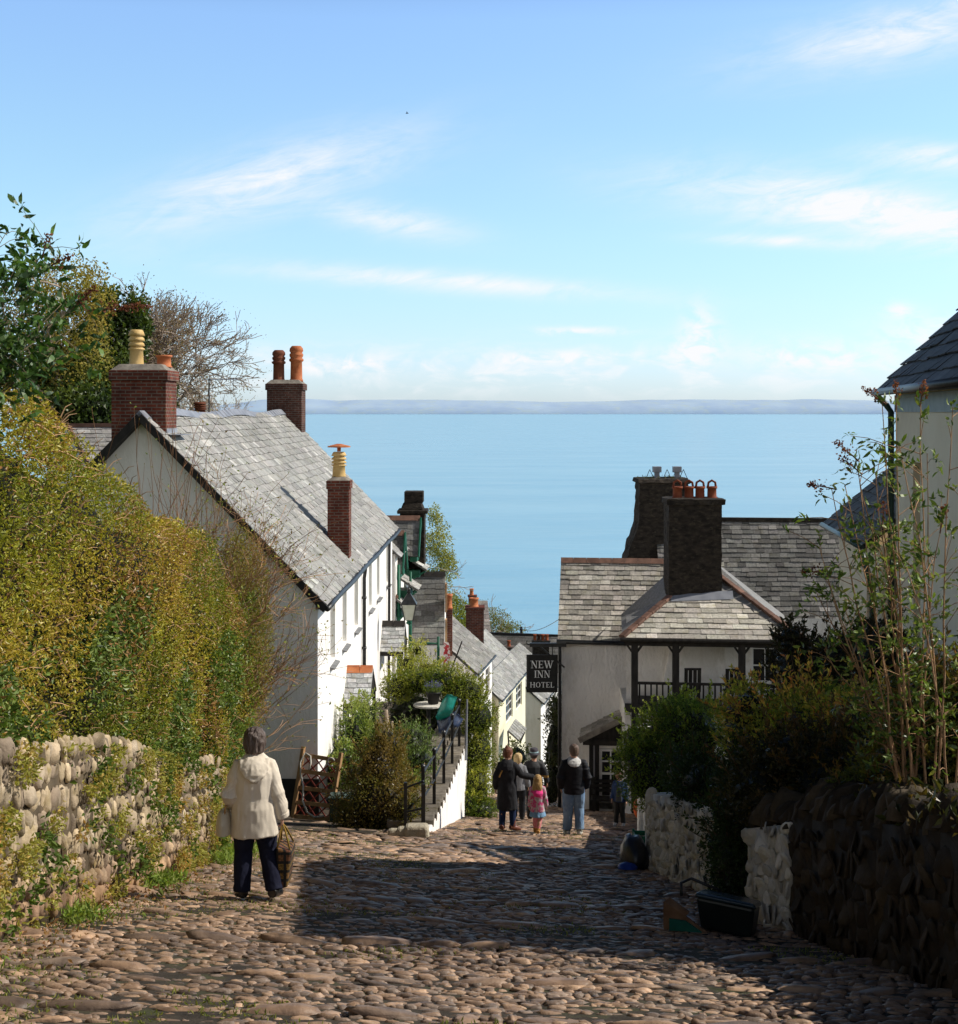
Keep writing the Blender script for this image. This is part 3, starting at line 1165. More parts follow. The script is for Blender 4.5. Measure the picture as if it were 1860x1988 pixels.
lm, cm = MB(), MB()
n = 92000
Y = 5 + 16.6 * rng.uniform(0, 1, n) ** .9
b0 = wall_top(Y) - .1 - .35 * rng.uniform(0, 1, n) ** 2 * (fbm(np.column_stack([Y, Y * 0, Y * 0]), .8, 3, 55) * 1.6) - np.clip((Y - 17.5) / 3, 0, 1) * .3
tt = hedge_top(Y) + (fbm(np.column_stack([Y, Y * 0, Y * 0]), 2.0, 3, 5) - .5) * .25
z = b0 + (tt - b0) * rng.uniform(0, 1, n)
X = hedge_front(Y, z) - .38 * rng.uniform(0, 1, n) ** 1.7
fade = np.clip((z - (tt - .35)) / .35, 0, 1)
X -= fade ** 2 * .3
P = np.column_stack([X, Y, z])
q = fbm(P, 2.2, 3, 12)
keep = rng.uniform(0, 1, n) < np.clip((q - .22) * 4.5, .12, 1)
P = P[keep]
k = fbm(P, .9, 4, 40)
relz = (P[:, 2] - wall_top(P[:, 1])) / (hedge_top(P[:, 1]) - wall_top(P[:, 1]))
base = pal(len(P), [(.075, .115, .016), (.25, .27, .03), (.42, .36, .045), (.5, .34, .07)], .3, P + 7, .8, 41, .7)
ivy = (k + .32 * (1 - relz) > .74)
base[ivy] = pal(int(ivy.sum()), [(.06, .11, .02), (.15, .22, .045), (.28, .34, .1)], .35)
brn = rng.uniform(0, 1, len(P)) < np.clip((fbm(P, .7, 3, 61) - .50) * 3.2, .08, .6)
base[brn] = pal(int(brn.sum()), [(.36, .19, .07), (.46, .28, .1), (.26, .15, .06)], .3)
sz = np.where(ivy, .066, .040)
leaves(lm, P, sz, base, .15, .5, A(1, 0, 0), .45)
# top of the hedge
n = 20000
Y = 5 + 16.4 * rng.uniform(0, 1, n) ** .9
P = np.column_stack([HX - .25 - 2.3 * rng.uniform(0, 1, n) ** 1.3, Y, np.zeros(n)])
P[:, 2] = hedge_top(Y) + (fbm(P, 1.6, 3, 5) - .5) * .35 - .2 * rng.uniform(0, 1, n) ** 2
leaves(lm, P, .05, pal(n, [(.14, .18, .025), (.38, .34, .05), (.54, .42, .07), (.42, .27, .09)], .3, P, 1.0, 3), .5, .45)
# end of the hedge
n = 9000
P = np.column_stack([HX - 2.4 * rng.uniform(0, 1, n), np.full(n, 21.3), np.zeros(n)])
zz = rng.uniform(0, 1, n)
P[:, 2] = -5.7 + zz * 3.0
P[:, 1] += rng.uniform(-.4, .3, n)
P[:, 0] += (fbm(P, 1.2, 3, 2) - .5) * .5
leaves(lm, P, .07, pal(n, [(.09, .14, .025), (.24, .28, .05), (.36, .36, .07)], .3, P, 1.5, 9), .1, .55, A(.5, -.2, 0), .5)
# woody twigs showing through
tw = MB()
for i in range(900):
    y0 = random.uniform(6, 21)
    zt, zb = float(hedge_top(y0)), float(wall_top(y0))
    z0 = random.uniform(zb, zt)
    x0 = float(hedge_front(np.array([y0]), np.array([z0]))[0]) - .12
    d = unit(A(random.uniform(.1, .7), random.uniform(-1, 1), random.uniform(-.3, 1.0)))
    l = random.uniform(.08, .26)
    c = random.uniform(1.0, 2.2)
    tw.tube([A(x0, y0, z0), A(x0, y0, z0) + d * l * .6, A(x0, y0, z0) + d * l + A(.02, .02, -.03)], [.006, .005, .003], 3, (c, c * .95, c * .85), False)
# dark heart: shade inside the hedge put into a near black solid
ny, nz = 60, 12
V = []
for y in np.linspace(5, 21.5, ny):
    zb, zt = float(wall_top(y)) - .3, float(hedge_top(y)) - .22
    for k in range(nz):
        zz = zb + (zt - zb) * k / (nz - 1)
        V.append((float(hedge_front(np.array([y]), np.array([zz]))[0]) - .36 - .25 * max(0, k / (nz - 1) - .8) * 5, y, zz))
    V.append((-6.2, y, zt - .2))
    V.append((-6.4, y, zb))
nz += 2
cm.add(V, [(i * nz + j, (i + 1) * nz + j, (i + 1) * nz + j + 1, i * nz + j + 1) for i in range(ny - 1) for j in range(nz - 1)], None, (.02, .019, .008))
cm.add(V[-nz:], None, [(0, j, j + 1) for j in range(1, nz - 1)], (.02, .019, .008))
hd = thing('hedge', 'tall clipped olive green hedge growing above the left stone wall', 'hedge', (WX - 1, 13, -5))
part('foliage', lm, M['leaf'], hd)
part('branches', cm, M['leaf_matt'], hd)  # no boughs: dark solid that paints the shade behind the hedge leaves
part('twigs', tw, M['twig'], hd)

# bare brown shrub at the end of the hedge
tw, lf = MB(), MB()
tips = []
for i in range(120):
    b = A(random.uniform(-5.1, -3.7), random.uniform(20.5, 22.8), random.uniform(-5.6, -2.8))
    d = A(random.uniform(-.1, .7), random.uniform(-.35, .35), random.uniform(.2, 1.0))
    c = random.uniform(.9, 1.9)
    branching(tw, b, d, random.uniform(.45, 1.1), .012, 3, (2, 3), .42, .72, .02, .12, 3, (c, c * .9, c * .8), tips, .0035, 3)
for i in range(22):
    b = A(random.uniform(-5.2, -4.2), random.uniform(20.5, 22.5), -2.6)
    branching(tw, b, A(random.uniform(-.25, .3), 0, 1), random.uniform(.8, 1.25), .011, 2, (1, 2), .3, .75, .03, .08, 3, (1.2, .95, .8), tips, .003, 3)
P = np.array([t[0] for t in tips])
P = P[rng.uniform(0, 1, len(P)) < .7]
P = np.vstack([P, P + rng.normal(0, .12, P.shape)])
leaves(lf, P, .05, pal(len(P), [(.2, .25, .05), (.3, .33, .08), (.28, .17, .07)], .3), .3, .5)
n = 15000
Q_, dq = lump((-3.72, 21.9, -3.5), (.46, .8, 1.7), n, .5, 2.4, .6, 3)
leaves(lf, Q_, .055, pal(n, [(.42, .25, .1), (.34, .21, .09), (.28, .25, .07), (.16, .18, .04)], .3, Q_, 1.3, 8), .1, .35, dq, .5)
t = thing('bare_shrub', 'brown twiggy leafless shrub at the far end of the hedge', 'shrub', (-4.3, 22, -6.4))
part('twigs', tw, M['twig'], t)
part('leaf_buds', lf, M['leaf_matt'], t)


# ------------------------------------------------------------------ buddleias
def buddleia(name, label, base, stems, leaf, ncl, cols, spikes, tuft=10, stemcol=(1.4, 1.1, .8), r0=.02, along=(.25, 1.0), aspect=.34):
    t = thing(name, label, 'shrub', base)
    lf, sp = MB(), MB()
    stems = list(stems) + [(np.asarray(base, float) + rng.normal(0, .1, 3), np.asarray(q, float) - unit(d) * .06, A(random.uniform(-.1, .1), 0, random.uniform(0, .2))) for q, d, l in spikes]
    for (b, e, bow) in stems:
        st = MB()
        b, e = np.asarray(b, float), np.asarray(e, float)
        mid = (b + e) / 2 + np.asarray(bow)
        ts = np.linspace(0, 1, 9)[:, None]
        pts = (1 - ts) ** 2 * b + 2 * ts * (1 - ts) * mid + ts ** 2 * e
        pts[1:-1] += rng.normal(0, .012, (7, 3))
        c = np.asarray(stemcol) * random.uniform(.8, 1.2)
        st.tube(pts, np.linspace(r0, r0 * .3, 9), 6, c, False)
        nodes = []
        for k in range(ncl):
            f_ = random.uniform(*along)
            i = min(7, int(f_ * 8))
            q = pts[i] + (pts[i + 1] - pts[i]) * (f_ * 8 - i)
            tan = unit(pts[i + 1] - pts[i])
            sd = unit(np.cross(tan, rng.normal(size=3)) + tan * .6)
            l = random.uniform(.05, .32)
            q2 = q + sd * l
            if l > .12:
                st.tube([q, q + sd * l * .5 + A(0, 0, .015), q2], [r0 * .35, r0 * .28, r0 * .18], 4, c, False)
            nodes.append((q2, sd))
        part('stem', st, M['bark'], t, True)
        nodes.append((pts[-1], unit(pts[-1] - pts[-2])))
        for q, sd in nodes:
            n = random.randint(tuft // 2, tuft)
            P = np.tile(q, (n, 1)) + rng.normal(0, leaf * .35, (n, 3))
            leaves2(lf, P, leaf, pal(n, cols, .35), .15, aspect, np.tile(sd, (n, 1)), .7, .3, .1)
    for (q, d, l) in spikes:
        sp = MB()
        q, d = np.asarray(q, float), unit(d)
        n = int(l * 420)
        s = rng.uniform(0, 1, n)[:, None]
        P = q + d * s * l + A(0, 0, -.08) * s ** 2 * l + rng.normal(0, 1, (n, 3)) * (.028 * (1 - .75 * s))
        leaves(sp, P, .026, pal(n, [(.16, .055, .035), (.26, .1, .06), (.1, .035, .03)], .3), 0, .7)
        sp.tube([q - d * .1, q, q + d * l * .9 + A(0, 0, -.07 * l)], [.006, .005, .003], 4, (.2, .1, .06), False)
        part('dead_flower_spike', sp, M['leaf_matt'], t)
    part('foliage', lf, M['leaf'], t)
    return t


# near left: dark leaves over the hedge top
b = A(-3.75, 9.3, -.6)
st = []
for (x, y, d) in ((12, 452, 9.7), (62, 462, 9.9), (95, 475, 10.1), (30, 520, 9.6), (110, 520, 10.1), (150, 590, 10.2), (120, 590, 9.9), (60, 570, 9.6), (140, 650, 10.1),
                  (90, 650, 9.8), (20, 620, 9.5), (130, 690, 9.9), (60, 715, 9.7), (-40, 500, 9.7), (-60, 600, 9.6), (-30, 560, 9.4), (10, 690, 9.5), (-20, 650, 9.3)):
    st.append((b + rng.normal(0, .12, 3), at(x, y, d), A(-.1, 0, .25)))
sp = [(at(196, 600, 10.2), A(1, 0, .12), .36), (at(110, 510, 10), A(.8, 0, .45), .12), (at(88, 475, 10), A(.2, 0, .9), .08), (at(150, 590, 10.1), A(.7, 0, .7), .18)]
buddleia('buddleia', 'dark leaved shrub with dead brown flower spikes leaning over the hedge at left', b, st, .085, 9,
         [(.02, .05, .014), (.04, .095, .022), (.08, .16, .04), (.14, .22, .07)], sp, 10, (.3, .26, .17), .008, (.45, 1.0), .36)


# ------------------------------------------------------------------ trees on the left hillside
def tree(name, label, base, h, lean, r, depth, limb, col, blobs=None, cols=None, leaf=.12, dens=60, group=None, spread=.55, ivy=None, kids=(2, 3), grav=.0, ntr=1, minr=.012, shrink=.74,
         dark=True, nl=4):
    t = thing(name, label, 'tree', base, group)
    tr, tips = MB(), []
    base = np.asarray(base, float)
    for k in range(ntr):
        b = base + A(random.uniform(-.4, .4), random.uniform(-.4, .4), -.3) * (0 if k == 0 else 1)
        d = unit(np.asarray(lean, float) + (rng.normal(size=3) * .25 if k else 0))
        pts = [b, b + d * h * .15, b + d * h * .32 + rng.normal(size=3) * .1]
        tr.tube(pts, [r * 1.3, r, r * .8], 9, col, False)
        for j in range(nl):
            q = pts[1] + (pts[2] - pts[1]) * (j / (nl - 1))
            branching(tr, q, unit(d * (1.0 if j == nl - 1 else .6) + rng.normal(size=3) * spread), h * limb * random.uniform(.8, 1.15), r * (.7 if j == nl - 1 else .5), depth, kids, spread, shrink, grav, .14, 6,
                      col, tips, minr, 4)
    part('trunk', tr, M['bark'], t, True)
    lf = MB()
    if blobs:
        for i, (c, rr) in enumerate(blobs):
            rr = np.broadcast_to(np.asarray(rr, float), (3,))
            n = int(4 * np.pi * np.mean(rr ** 2) * dens)
            P, d = lump(c, rr, n, .75, 3.0, .9, i + 7)
            P = P[fbm(P, 1.1, 3, i) > .40]
            leaves(lf, P, leaf, pal(len(P), cols, .35, P, .5, i), .1, .55)
    elif cols is not None and tips:
        P = np.array([q[0] for q in tips])
        P = np.repeat(P, max(1, int(dens)), 0)
        P = P + rng.normal(0, leaf * 2.2, P.shape)
        leaves(lf, P, leaf, pal(len(P), cols, .35), .1, .55)
    if lf.n:
        part('crown', lf, M['leaf_matt'], t)
    if ivy:
        iv, ic = MB(), MB()
        for i, (c, rr, n) in enumerate(ivy):
            P, d = lump(c, rr, n, .5, 3.2, .8, i + 31)
            leaves(iv, P, .16, pal(n, [(.03, .055, .013), (.065, .1, .02), (.14, .17, .04)], .35, P, .8, i), .1, .7, d, .5)
            core(ic, c, rr, (.012, .018, .006), i + 31, .6, 3.2, .8)
        part('ivy', iv, M['leaf'], t)
        if dark:
            part('ivy_inner_shade', ic, M['leaf_matt'], t, True)  # dark solid inside the ivy, its inner shade given as colour
    return t


GL = 'trees on the left hillside'
b = A(*at(120, 905, 44))
tree('broadleaf_tree', 'leftmost tree behind the hedge with thin yellow green spring leaves', b, 9.0, (0, 0, 1), .2, 4, .17, (.5, .42, .34),
     [(at(110, 570, 44), (1.3, 1.3, 1.5)), (at(175, 580, 44), (.85, .9, 1.3)), (at(60, 660, 44), (1.6, 1.2, 1.8)), (at(150, 700, 44), (1.2, 1.0, 1.8))],
     [(.24, .19, .05), (.36, .28, .07), (.3, .28, .07), (.15, .17, .04)], .11, 130, GL)
b = A(*at(205, 910, 46))
tree('ivy_clad_tree', 'dark evergreen ivy clad tree between the buddleia and the yellow chimney pot', b, 8.5, (.05, 0, 1), .16, 3, .11, (.4, .33, .28), None, None, .1, 1, GL,
     ivy=[(at(195, 720, 45.5), (1.0, .9, 2.0), 3600), (at(262, 640, 46), (.5, .55, 1.3), 1500), (at(120, 760, 44.5), (1.4, 1.0, 1.5), 3600), (at(240, 770, 45), (1.0, .9, 1.3), 2500),
          (at(160, 800, 43), (1.6, 1.0, .9), 2800), (at(205, 600, 46), (.5, .5, .8), 800)])
b = A(*at(240, 905, 52))
tree('bare_tree', 'bare spring tree with fine grey branches behind the large brick chimney', b, 9.8, (.03, 0, 1), .11, 5, .165, (.42, .35, .29), None, [(.25, .17, .09), (.3, .25, .1)], .07, 2, GL,
     nl=13, spread=.44, ivy=[(at(322, 770, 51), (.35, .4, 1.5), 1100), (at(285, 700, 51), (.3, .3, 1.0), 600)], kids=(2, 4), ntr=2, minr=.012, shrink=.76)
b = A(*at(400, 905, 56))
tree('bare_tree', 'low bare tree with drooping twigs left of the twin potted chimney', b, 4.2, (-.1, 0, 1), .08, 4, .24, (.66, .58, .5), None, [(.28, .22, .1), (.3, .27, .1)], .06, 1, GL,
     spread=.6, kids=(2, 4), ntr=2, minr=.009, grav=.02, nl=6)

# ------------------------------------------------------------------ white cottage on the left
HZ = A(0, 0, 1)
e2 = unit(A(.021, 1, 0))
e1 = A(e2[1], -e2[0], 0)                     # to the street
HO = A(-3.455, 30.0, 0)                      # near street-side corner of the walls
HL = 19.2
EZ = -4.02                                   # eaves height
HW = 7.5
RZ = EZ + HW / 2 * 1.03


def hp(a, b, z):
    q = HO + e1 * a + e2 * b
    return A(q[0], q[1], z)


house = thing('white_cottage', 'long white rendered cottage with slate roof and three brick chimneys', 'cottage', hp(-HW / 2, 0, -8.9))
mb = MB()
hol = []
wins = [2.55, 4.9, 7.6, 11.4, 13.9, 17.3]
zb = -10.4
for w in wins:
    hol.append((w - .45, w + .45, -5.78 - zb, -4.32 - zb))
door = (5.0, 5.95, 0.0, 2.85)
hol.append(door)
hol2 = [(9.1, 10.0, 1.6, 2.9)]
holed(mb, hp(0, 0, zb), e2, HZ, HL, EZ + .15 - zb, hol + hol2, .16, e1)
mb.poly([hp(-HW, 0, zb), hp(0, 0, zb), hp(0, 0, EZ + .15), hp(-HW / 2, 0, RZ + .02), hp(-HW, 0, EZ + .15)])
mb.poly([hp(0, HL, -16), hp(-HW, HL, -16), hp(-HW, HL, EZ + .15), hp(-HW / 2, HL, RZ + .02), hp(0, HL, EZ + .15)])
mb.add([hp(-HW, 0, zb), hp(-HW, HL, zb), hp(-HW, HL, EZ), hp(-HW, 0, EZ)], [(0, 1, 2, 3)])
mb.add([hp(0, 0, zb - 5), hp(0, HL, zb - 5), hp(0, HL, zb), hp(0, 0, zb)], [(0, 1, 2, 3)])
wall = part('wall', mb, M['white'], house)
mb = MB()
mb.obox(HO, e1, e2, -HW - .03, .03, -.035, 4.6, -10.4, -7.86)
part('plinth', mb, M['black'], house)
for w in wins:
    sash(house, hp(0, 0, zb), e2, HZ, e1, w - .45, w + .45, -5.78 - zb, -4.32 - zb, .16, 2, 4, glass='glass_pale')
sash(house, hp(0, 0, zb), e2, HZ, e1, 9.1, 10.0, 1.6, 2.9, .16, 2, 3)
mb = MB()
mb.add([hp(-.14, 5.0, zb), hp(-.14, 5.95, zb), hp(-.14, 5.95, zb + 2.85), hp(-.14, 5.0, zb + 2.85)], [(0, 1, 2, 3)])
part('door', mb, M['black'], house)

ovh, oe = .34, .22
sl_len = math.hypot(HW / 2 + oe, (HW / 2 + oe) * 1.03)
mb = MB()
V_ = unit(-e1 + HZ * 1.03)
Oe = hp(oe, -ovh, EZ - oe * 1.03 + .15)
slates(mb, Oe, e2, V_, sl_len, lambda v: 0, lambda v: HL + ovh + .1, .23, .32, .024, (.32, .315, .3), .2, 1, .22, .08, .016)
V2 = unit(e1 + HZ * 1.03)
Ow = hp(-HW - oe, -ovh, EZ - oe * 1.03 + .15)
slates(mb, Ow, e2, V2, sl_len, lambda v: 0, lambda v: HL + ovh + .1, .3, .4, .018, (.27, .27, .27), .2, 2, .2)
part('roof', mb, M['slate'], house)
ridge_z = EZ + .15 + HW / 2 * 1.03
mb = MB()
k = -ovh
while k < HL:
    l = .45
    c = random.uniform(.85, 1.1)
    zz = ridge_z + .03 + .05 * math.sin(k * .8)
    pts = [hp(-HW / 2 + .17, k, zz - .15), hp(-HW / 2, k, zz + .03), hp(-HW / 2 - .17, k, zz - .15)]
    mb.prism(pts, e2 * (l - .012), (c, c, c))
    k += l
part('ridge_tiles', mb, M['lead'], house, bevel=.01)
mb = MB()
for s in (1, -1):
    a0, a1 = (oe, -HW / 2) if s == 1 else (-HW - oe, -HW / 2)
    p, q = hp(a0, -ovh, EZ - oe * 1.03 + .06), hp(a1, -ovh, ridge_z - .09)
    mb.bar(p - e2 * .02, q - e2 * .02, .05, .15, up=HZ)
    mb.bar(hp(a0 - s * .1, -ovh / 2, EZ - oe * 1.03 + .05), hp(a1, -ovh / 2, ridge_z - .17), ovh, .03, up=HZ)
part('barge_board', mb, M['timber_black'], house)
mb = MB()
pts = [hp(oe + .03, b, EZ - oe * 1.03 + .08 + .015 * math.sin(b)) for b in np.linspace(-ovh, HL, 24)]
mb.tube(pts, .06, 8)
mb.box8([hp(.0, -ovh, EZ - .16), hp(oe, -ovh, EZ - .16), hp(oe, HL, EZ - .16), hp(.0, HL, EZ - .16), hp(.0, -ovh, EZ - .08), hp(oe, -ovh, EZ - .08), hp(oe, HL, EZ - .08), hp(.0, HL, EZ - .08)])
part('gutter', mb, M['iron'], house, True)
mb = MB()
mb.tube([hp(.12, 9.0, EZ - .15), hp(.1, 9.0, EZ - .4), hp(.07, 9.0, EZ - .6), hp(.07, 9.0, -10)], .05, 8)
for z in (-5.2, -6.6, -8):
    mb.obox(HO, e1, e2, 0, .13, 8.93, 9.07, z, z + .06)
part('downpipe', mb, M['iron'], house, True)
mb = MB()
mb.tube([hp(.12, 16.9, EZ - .15), hp(.1, 16.9, EZ - .5), hp(.07, 16.9, -10)], .045, 8)
part('downpipe', mb, M['iron'], house, True)


def chimney(parent, O, E1, E2, a0, a1, b0, b1, z0, z1, mat='brick', cap='mortar', capz=.14, corb=.05, name='chimney', caps=True):
    mb = MB()
    mb.obox(O, E1, E2, a0, a1, b0, b1, z0, z1 - .22)
    mb.obox(O, E1, E2, a0 - corb, a1 + corb, b0 - corb, b1 + corb, z1 - .22, z1)
    ch = part(name, mb, M[mat], parent, bevel=.012)
    if caps:
        f = MB()
        f.obox(O, E1, E2, a0 - corb * .6, a1 + corb * .6, b0 - corb * .6, b1 + corb * .6, z1, z1 + capz, taper=.16)
        part('flaunching', f, M[cap], ch, bevel=.02)
    return ch


I1, I2, ZO = A(1, 0, 0), A(0, 1, 0), A(0, 0, 0)
# big chimney at the near gable
ch = chimney(house, ZO, I1, I2, -7.92, -6.74, 30.15, 31.2, -2.6, .90, 'brick')
pot(ch, (-7.50, 30.65, .98), .155, .82, 'buff', 'louvre')
pot(ch, (-6.92, 30.75, .98), .165, .27, 'terracotta', 'plain')
mb = MB()
for k in range(7):                                     # stepped lead flashing down the street side
    z = ridge_z - .25 - k * .2
    mb.obox(ZO, I1, I2, -6.74 + .0, -6.735 + .012, 30.15 + .0, 31.2, z - .12 - .2, z - .1) if k < 2 else None
mb.obox(ZO, I1, I2, -6.72, -6.42, 30.2, 31.3, -.50, -.49)
part('flashing', mb, M['lead'], ch)
# far gable chimney
ch = chimney(house, ZO, I1, I2, -7.33, -6.12, 48.35, 49.4, -1.4, .98, 'brick_dark')
pot(ch, (-6.98, 48.8, 1.06), .2, 1.1, 'terracotta', 'crown', (.3, .28, .3))
pot(ch, (-6.38, 48.9, 1.06), .21, 1.25, 'terracotta', 'crown', (.85, .8, .75))
# chimney low on the street slope
ch = chimney(house, ZO, I1, I2, -3.93, -3.37, 36.3, 36.95, -4.6, -1.78, 'brick', capz=.1, corb=.03)
pot(ch, (-3.66, 36.6, -1.72), .17, .68, 'buff', 'louvre')
mb = MB()
mb.lathe((-3.66, 36.6, -1.03), [(.05, 0), (.05, .1), (.3, .11), (.3, .14), (.06, .2)], 14)
part('cowl', mb, M['terracotta'], ch)


# hooded porches on the street front
def porch(b0, b1, out_, zr, ze, mat_ridge, posts=True):
    p = MB()
    bm = (b0 + b1) / 2
    for s, (bb) in ((-1, b0), (1, b1)):
        O = hp(0, bb, ze)
        if s == -1:
            slates(p, O, e1, unit(e2 * (bm - b0) + HZ * (zr - ze)), math.hypot(bm - b0, zr - ze), lambda v: 0, lambda v: out_, .17, .26, .02, (.44, .45, .46), .3, 5)
        else:
            slates(p, O, e1, unit(-e2 * (b1 - bm) + HZ * (zr - ze)), math.hypot(b1 - bm, zr - ze), lambda v: 0, lambda v: out_, .17, .26, .02, (.3, .3, .31), .3, 6)
    pr = part('porch', p, M['slate'], house)
    r = MB()
    for k in range(2):
        r.prism([hp(out_ / 2 * k, bm - .16, zr - .1), hp(out_ / 2 * k, bm, zr + .07), hp(out_ / 2 * k, bm + .16, zr - .1)], e1 * (out_ / 2 - .01))
    part('ridge_tile', r, M[mat_ridge], pr)
    w = MB()
    w.prism([hp(out_ - .05, b0 + .05, ze), hp(out_ - .05, b1 - .05, ze), hp(out_ - .05, bm, zr - .08)], e1 * .03)
    w.obox(HO, e1, e2, out_ - .1, out_ - .02, b0 + .02, b0 + .1, ze - 1.9, ze - .02)
    w.obox(HO, e1, e2, out_ - .1, out_ - .02, b1 - .1, b1 - .02, ze - 1.9, ze - .02)
    w.obox(HO, e1, e2, 0, out_, b0 + .02, b0 + .08, ze - .14, ze - .02)
    part('porch_timber', w, M['timber_black'], pr)


porch(4.55, 6.4, .66, -6.48, -7.2, 'terracotta')
porch(14.5, 16.2, .75, -6.82, -7.62, 'timber_black')

# aerial behind the ridge and the neighbour's roof
t = thing('television_aerial', 'thin grey television aerial on a pole behind the cottage ridge', 'aerial', (-8.2, 42, -1.2))
mb = MB()
mb.tube([(-8.1, 42, -1.4), (-8.1, 42, 1.0)], .022, 6)
part('pole', mb, M['iron'], t)
mb = MB()
mb.bar((-8.3, 42, .97), (-7.25, 42, .99), .025)
for k in range(9):
    x = -8.25 + k * .12
    mb.bar((x, 41.8, .97), (x, 42.2, .97), .012)
part('antenna', mb, M['lead'], t)
t = thing('cottage', 'small slate roofed cottage half hidden behind the hedge at left', 'cottage', A(*at(180, 905, 37)))
mb = MB()
O = at(168, 905, 36)
Ur, Vr = unit(A(1, .02, 0)), unit(A(-.28, .75, .65))
slates(mb, at(172, 900, 36), A(1, 0, 0), unit(at(133, 826, 37.2) - at(172, 900, 36)), np.linalg.norm(at(133, 826, 37.2) - at(172, 900, 36)), lambda v: 0, lambda v: 2.6, .2, .3, .02, (.36, .35, .34), .16, 9, .2)
part('roof', mb, M['slate'], t)
mb = MB()
a, b_ = at(133, 826, 37.2), at(172, 900, 36)
mb.prism([a, b_, b_ + A(-1.5, 1.5, 0) + A(0, 0, -.05)], A(0, 0, -2.5))
part('wall', mb, M['roughcast'], t)
mb = MB()
mb.bar(a + A(-.03, 0, .0), b_ + A(-.03, 0, .0), .05, .16)
mb.bar(a, a + A(2.6, 0, .03), .2, .1)
part('barge_board', mb, M['ridge'], t)
t = thing('chimney', 'stubby dark louvred chimney pot peeping over the cottage ridge', 'chimney', A(*at(388, 812, 44)))
mb = MB()
mb.obox(at(388, 812, 44), I1, I2, -.3, .3, -.3, .3, -2.2, -.16)
part('stack', mb, M['brick_dark'], t)
pot(t, at(388, 810, 44), .18, .48, 'terracotta', 'louvre', (.25, .2, .17))

# ------------------------------------------------------------------ houses further down on the left
# white house with green trim and slate hung gablets
t = thing('green_trimmed_house', 'white house with green woodwork, slated gablets and small hoods beyond the cottage', 'house', (-2.9, 52, -13))
mb = MB()
O2, f2 = A(-2.95, 49.3, 0), unit(A(.05, 1, 0))
f1 = A(f2[1], -f2[0], 0)


def gp(a, b, z):
    q = O2 + f1 * a + f2 * b
    return A(q[0], q[1], z)


hol = [(1.0, 1.9, 8.4, 9.6), (3.0, 3.9, 8.4, 9.6), (1.0, 1.9, 5.6, 6.9), (3.0, 3.9, 5.6, 6.9)]
holed(mb, gp(0, 0, -16), f2, HZ, 5.2, 11, hol, .14, f1)
mb.add([gp(-6, 0, -16), gp(0, 0, -16), gp(0, 0, -5), gp(-6, 0, -5)], [(0, 1, 2, 3)])
part('wall', mb, M['white'], t)
for h in hol:
    sash(t, gp(0, 0, -16), f2, HZ, f1, *h, .14, 2, 3, mat='green_paint')
mb = MB()
slates(mb, gp(.2, -.1, -5.1), f2, unit(-f1 + HZ * .9), 3.5, lambda v: 0, lambda v: 5.4, .22, .3, .02, (.3, .3, .3), .2, 31)
part('roof', mb, M['slate'], t)


def gablet(b0, b1, a1, ze, zr, mr='ridge'):
    """small gabled dormer running out over the street; its slope faces uphill"""
    p = MB()
    bm = (b0 + b1) / 2
    for O, V, Ls, c in ((gp(-1, b0, ze), unit(f2 * (bm - b0) + HZ * (zr - ze)), math.hypot(bm - b0, zr - ze), (.17, .17, .165)),
                        (gp(-1, b1, ze), unit(-f2 * (b1 - bm) + HZ * (zr - ze)), math.hypot(b1 - bm, zr - ze), (.2, .2, .2))):
        slates(p, O, f1, V, Ls, lambda v: 0, lambda v: 1 + a1, .24, .36, .02, c, .3, int(b0 * 10))
    d = part('dormer', p, M['slate'], t)
    r = MB()
    r.prism([gp(-1, bm - .13, zr - .08), gp(-1, bm, zr + .1), gp(-1, bm + .13, zr - .08)], f1 * (1 + a1))
    part('ridge_tile', r, M[mr], d)
    r = MB()
    r.bar(gp(a1 + .03, b0, ze - .02), gp(a1 + .03, bm, zr - .02), .05, .2)
    r.bar(gp(a1 + .03, b1, ze - .02), gp(a1 + .03, bm, zr - .02), .05, .2)
    r.obox(O2, f1, f2, a1 - .3, a1 - .05, b0 + .12, b1 - .12, ze - .22, ze + .02)
    part('barge_board', r, M['green_paint'], d)


gablet(.55, 2.2, .18, -5.75, -4.38)
gablet(2.7, 4.4, .55, -5.35, -4.0)


def hood(bc, w_, a1, zt, drop):
    p = MB()
    slates(p, gp(a1, bc - w_ / 2, zt - drop), f2, unit(-f1 * a1 + HZ * drop), math.hypot(a1, drop), lambda v: 0, lambda v: w_, .2, .3, .02, (.42, .41, .39), .2, int(bc * 7))
    d = part('window_hood', p, M['slate'], t)
    r = MB()
    r.bar(gp(.02, bc - w_ / 2, zt + .03), gp(.02, bc + w_ / 2, zt + .03), .14, .1)
    part('ridge_tile', r, M['ridge'], d)
    r = MB()
    r.obox(O2, f1, f2, .02, a1 - .3, bc - w_ / 2 + .2, bc + w_ / 2 - .2, zt - drop - .3, zt - drop - .04)
    for s in (-1, 1):
        r.bar(gp(.02, bc + s * (w_ / 2 - .05), zt - drop - .5), gp(a1 - .05, bc + s * (w_ / 2 - .05), zt - drop - .05), .06)
    part('bracket', r, M['green_paint'], d)


hood(1.3, 1.3, .75, -5.85, .5)
hood(3.7, 1.3, .85, -5.35, .55)
hood(.5, .9, .5, -6.55, .4)
mb = MB()
mb.tube([gp(.1, .2, -5.4), gp(.1, .2, -9.5)], .06, 8)
part('downpipe', mb, M['green_paint'], t, True)
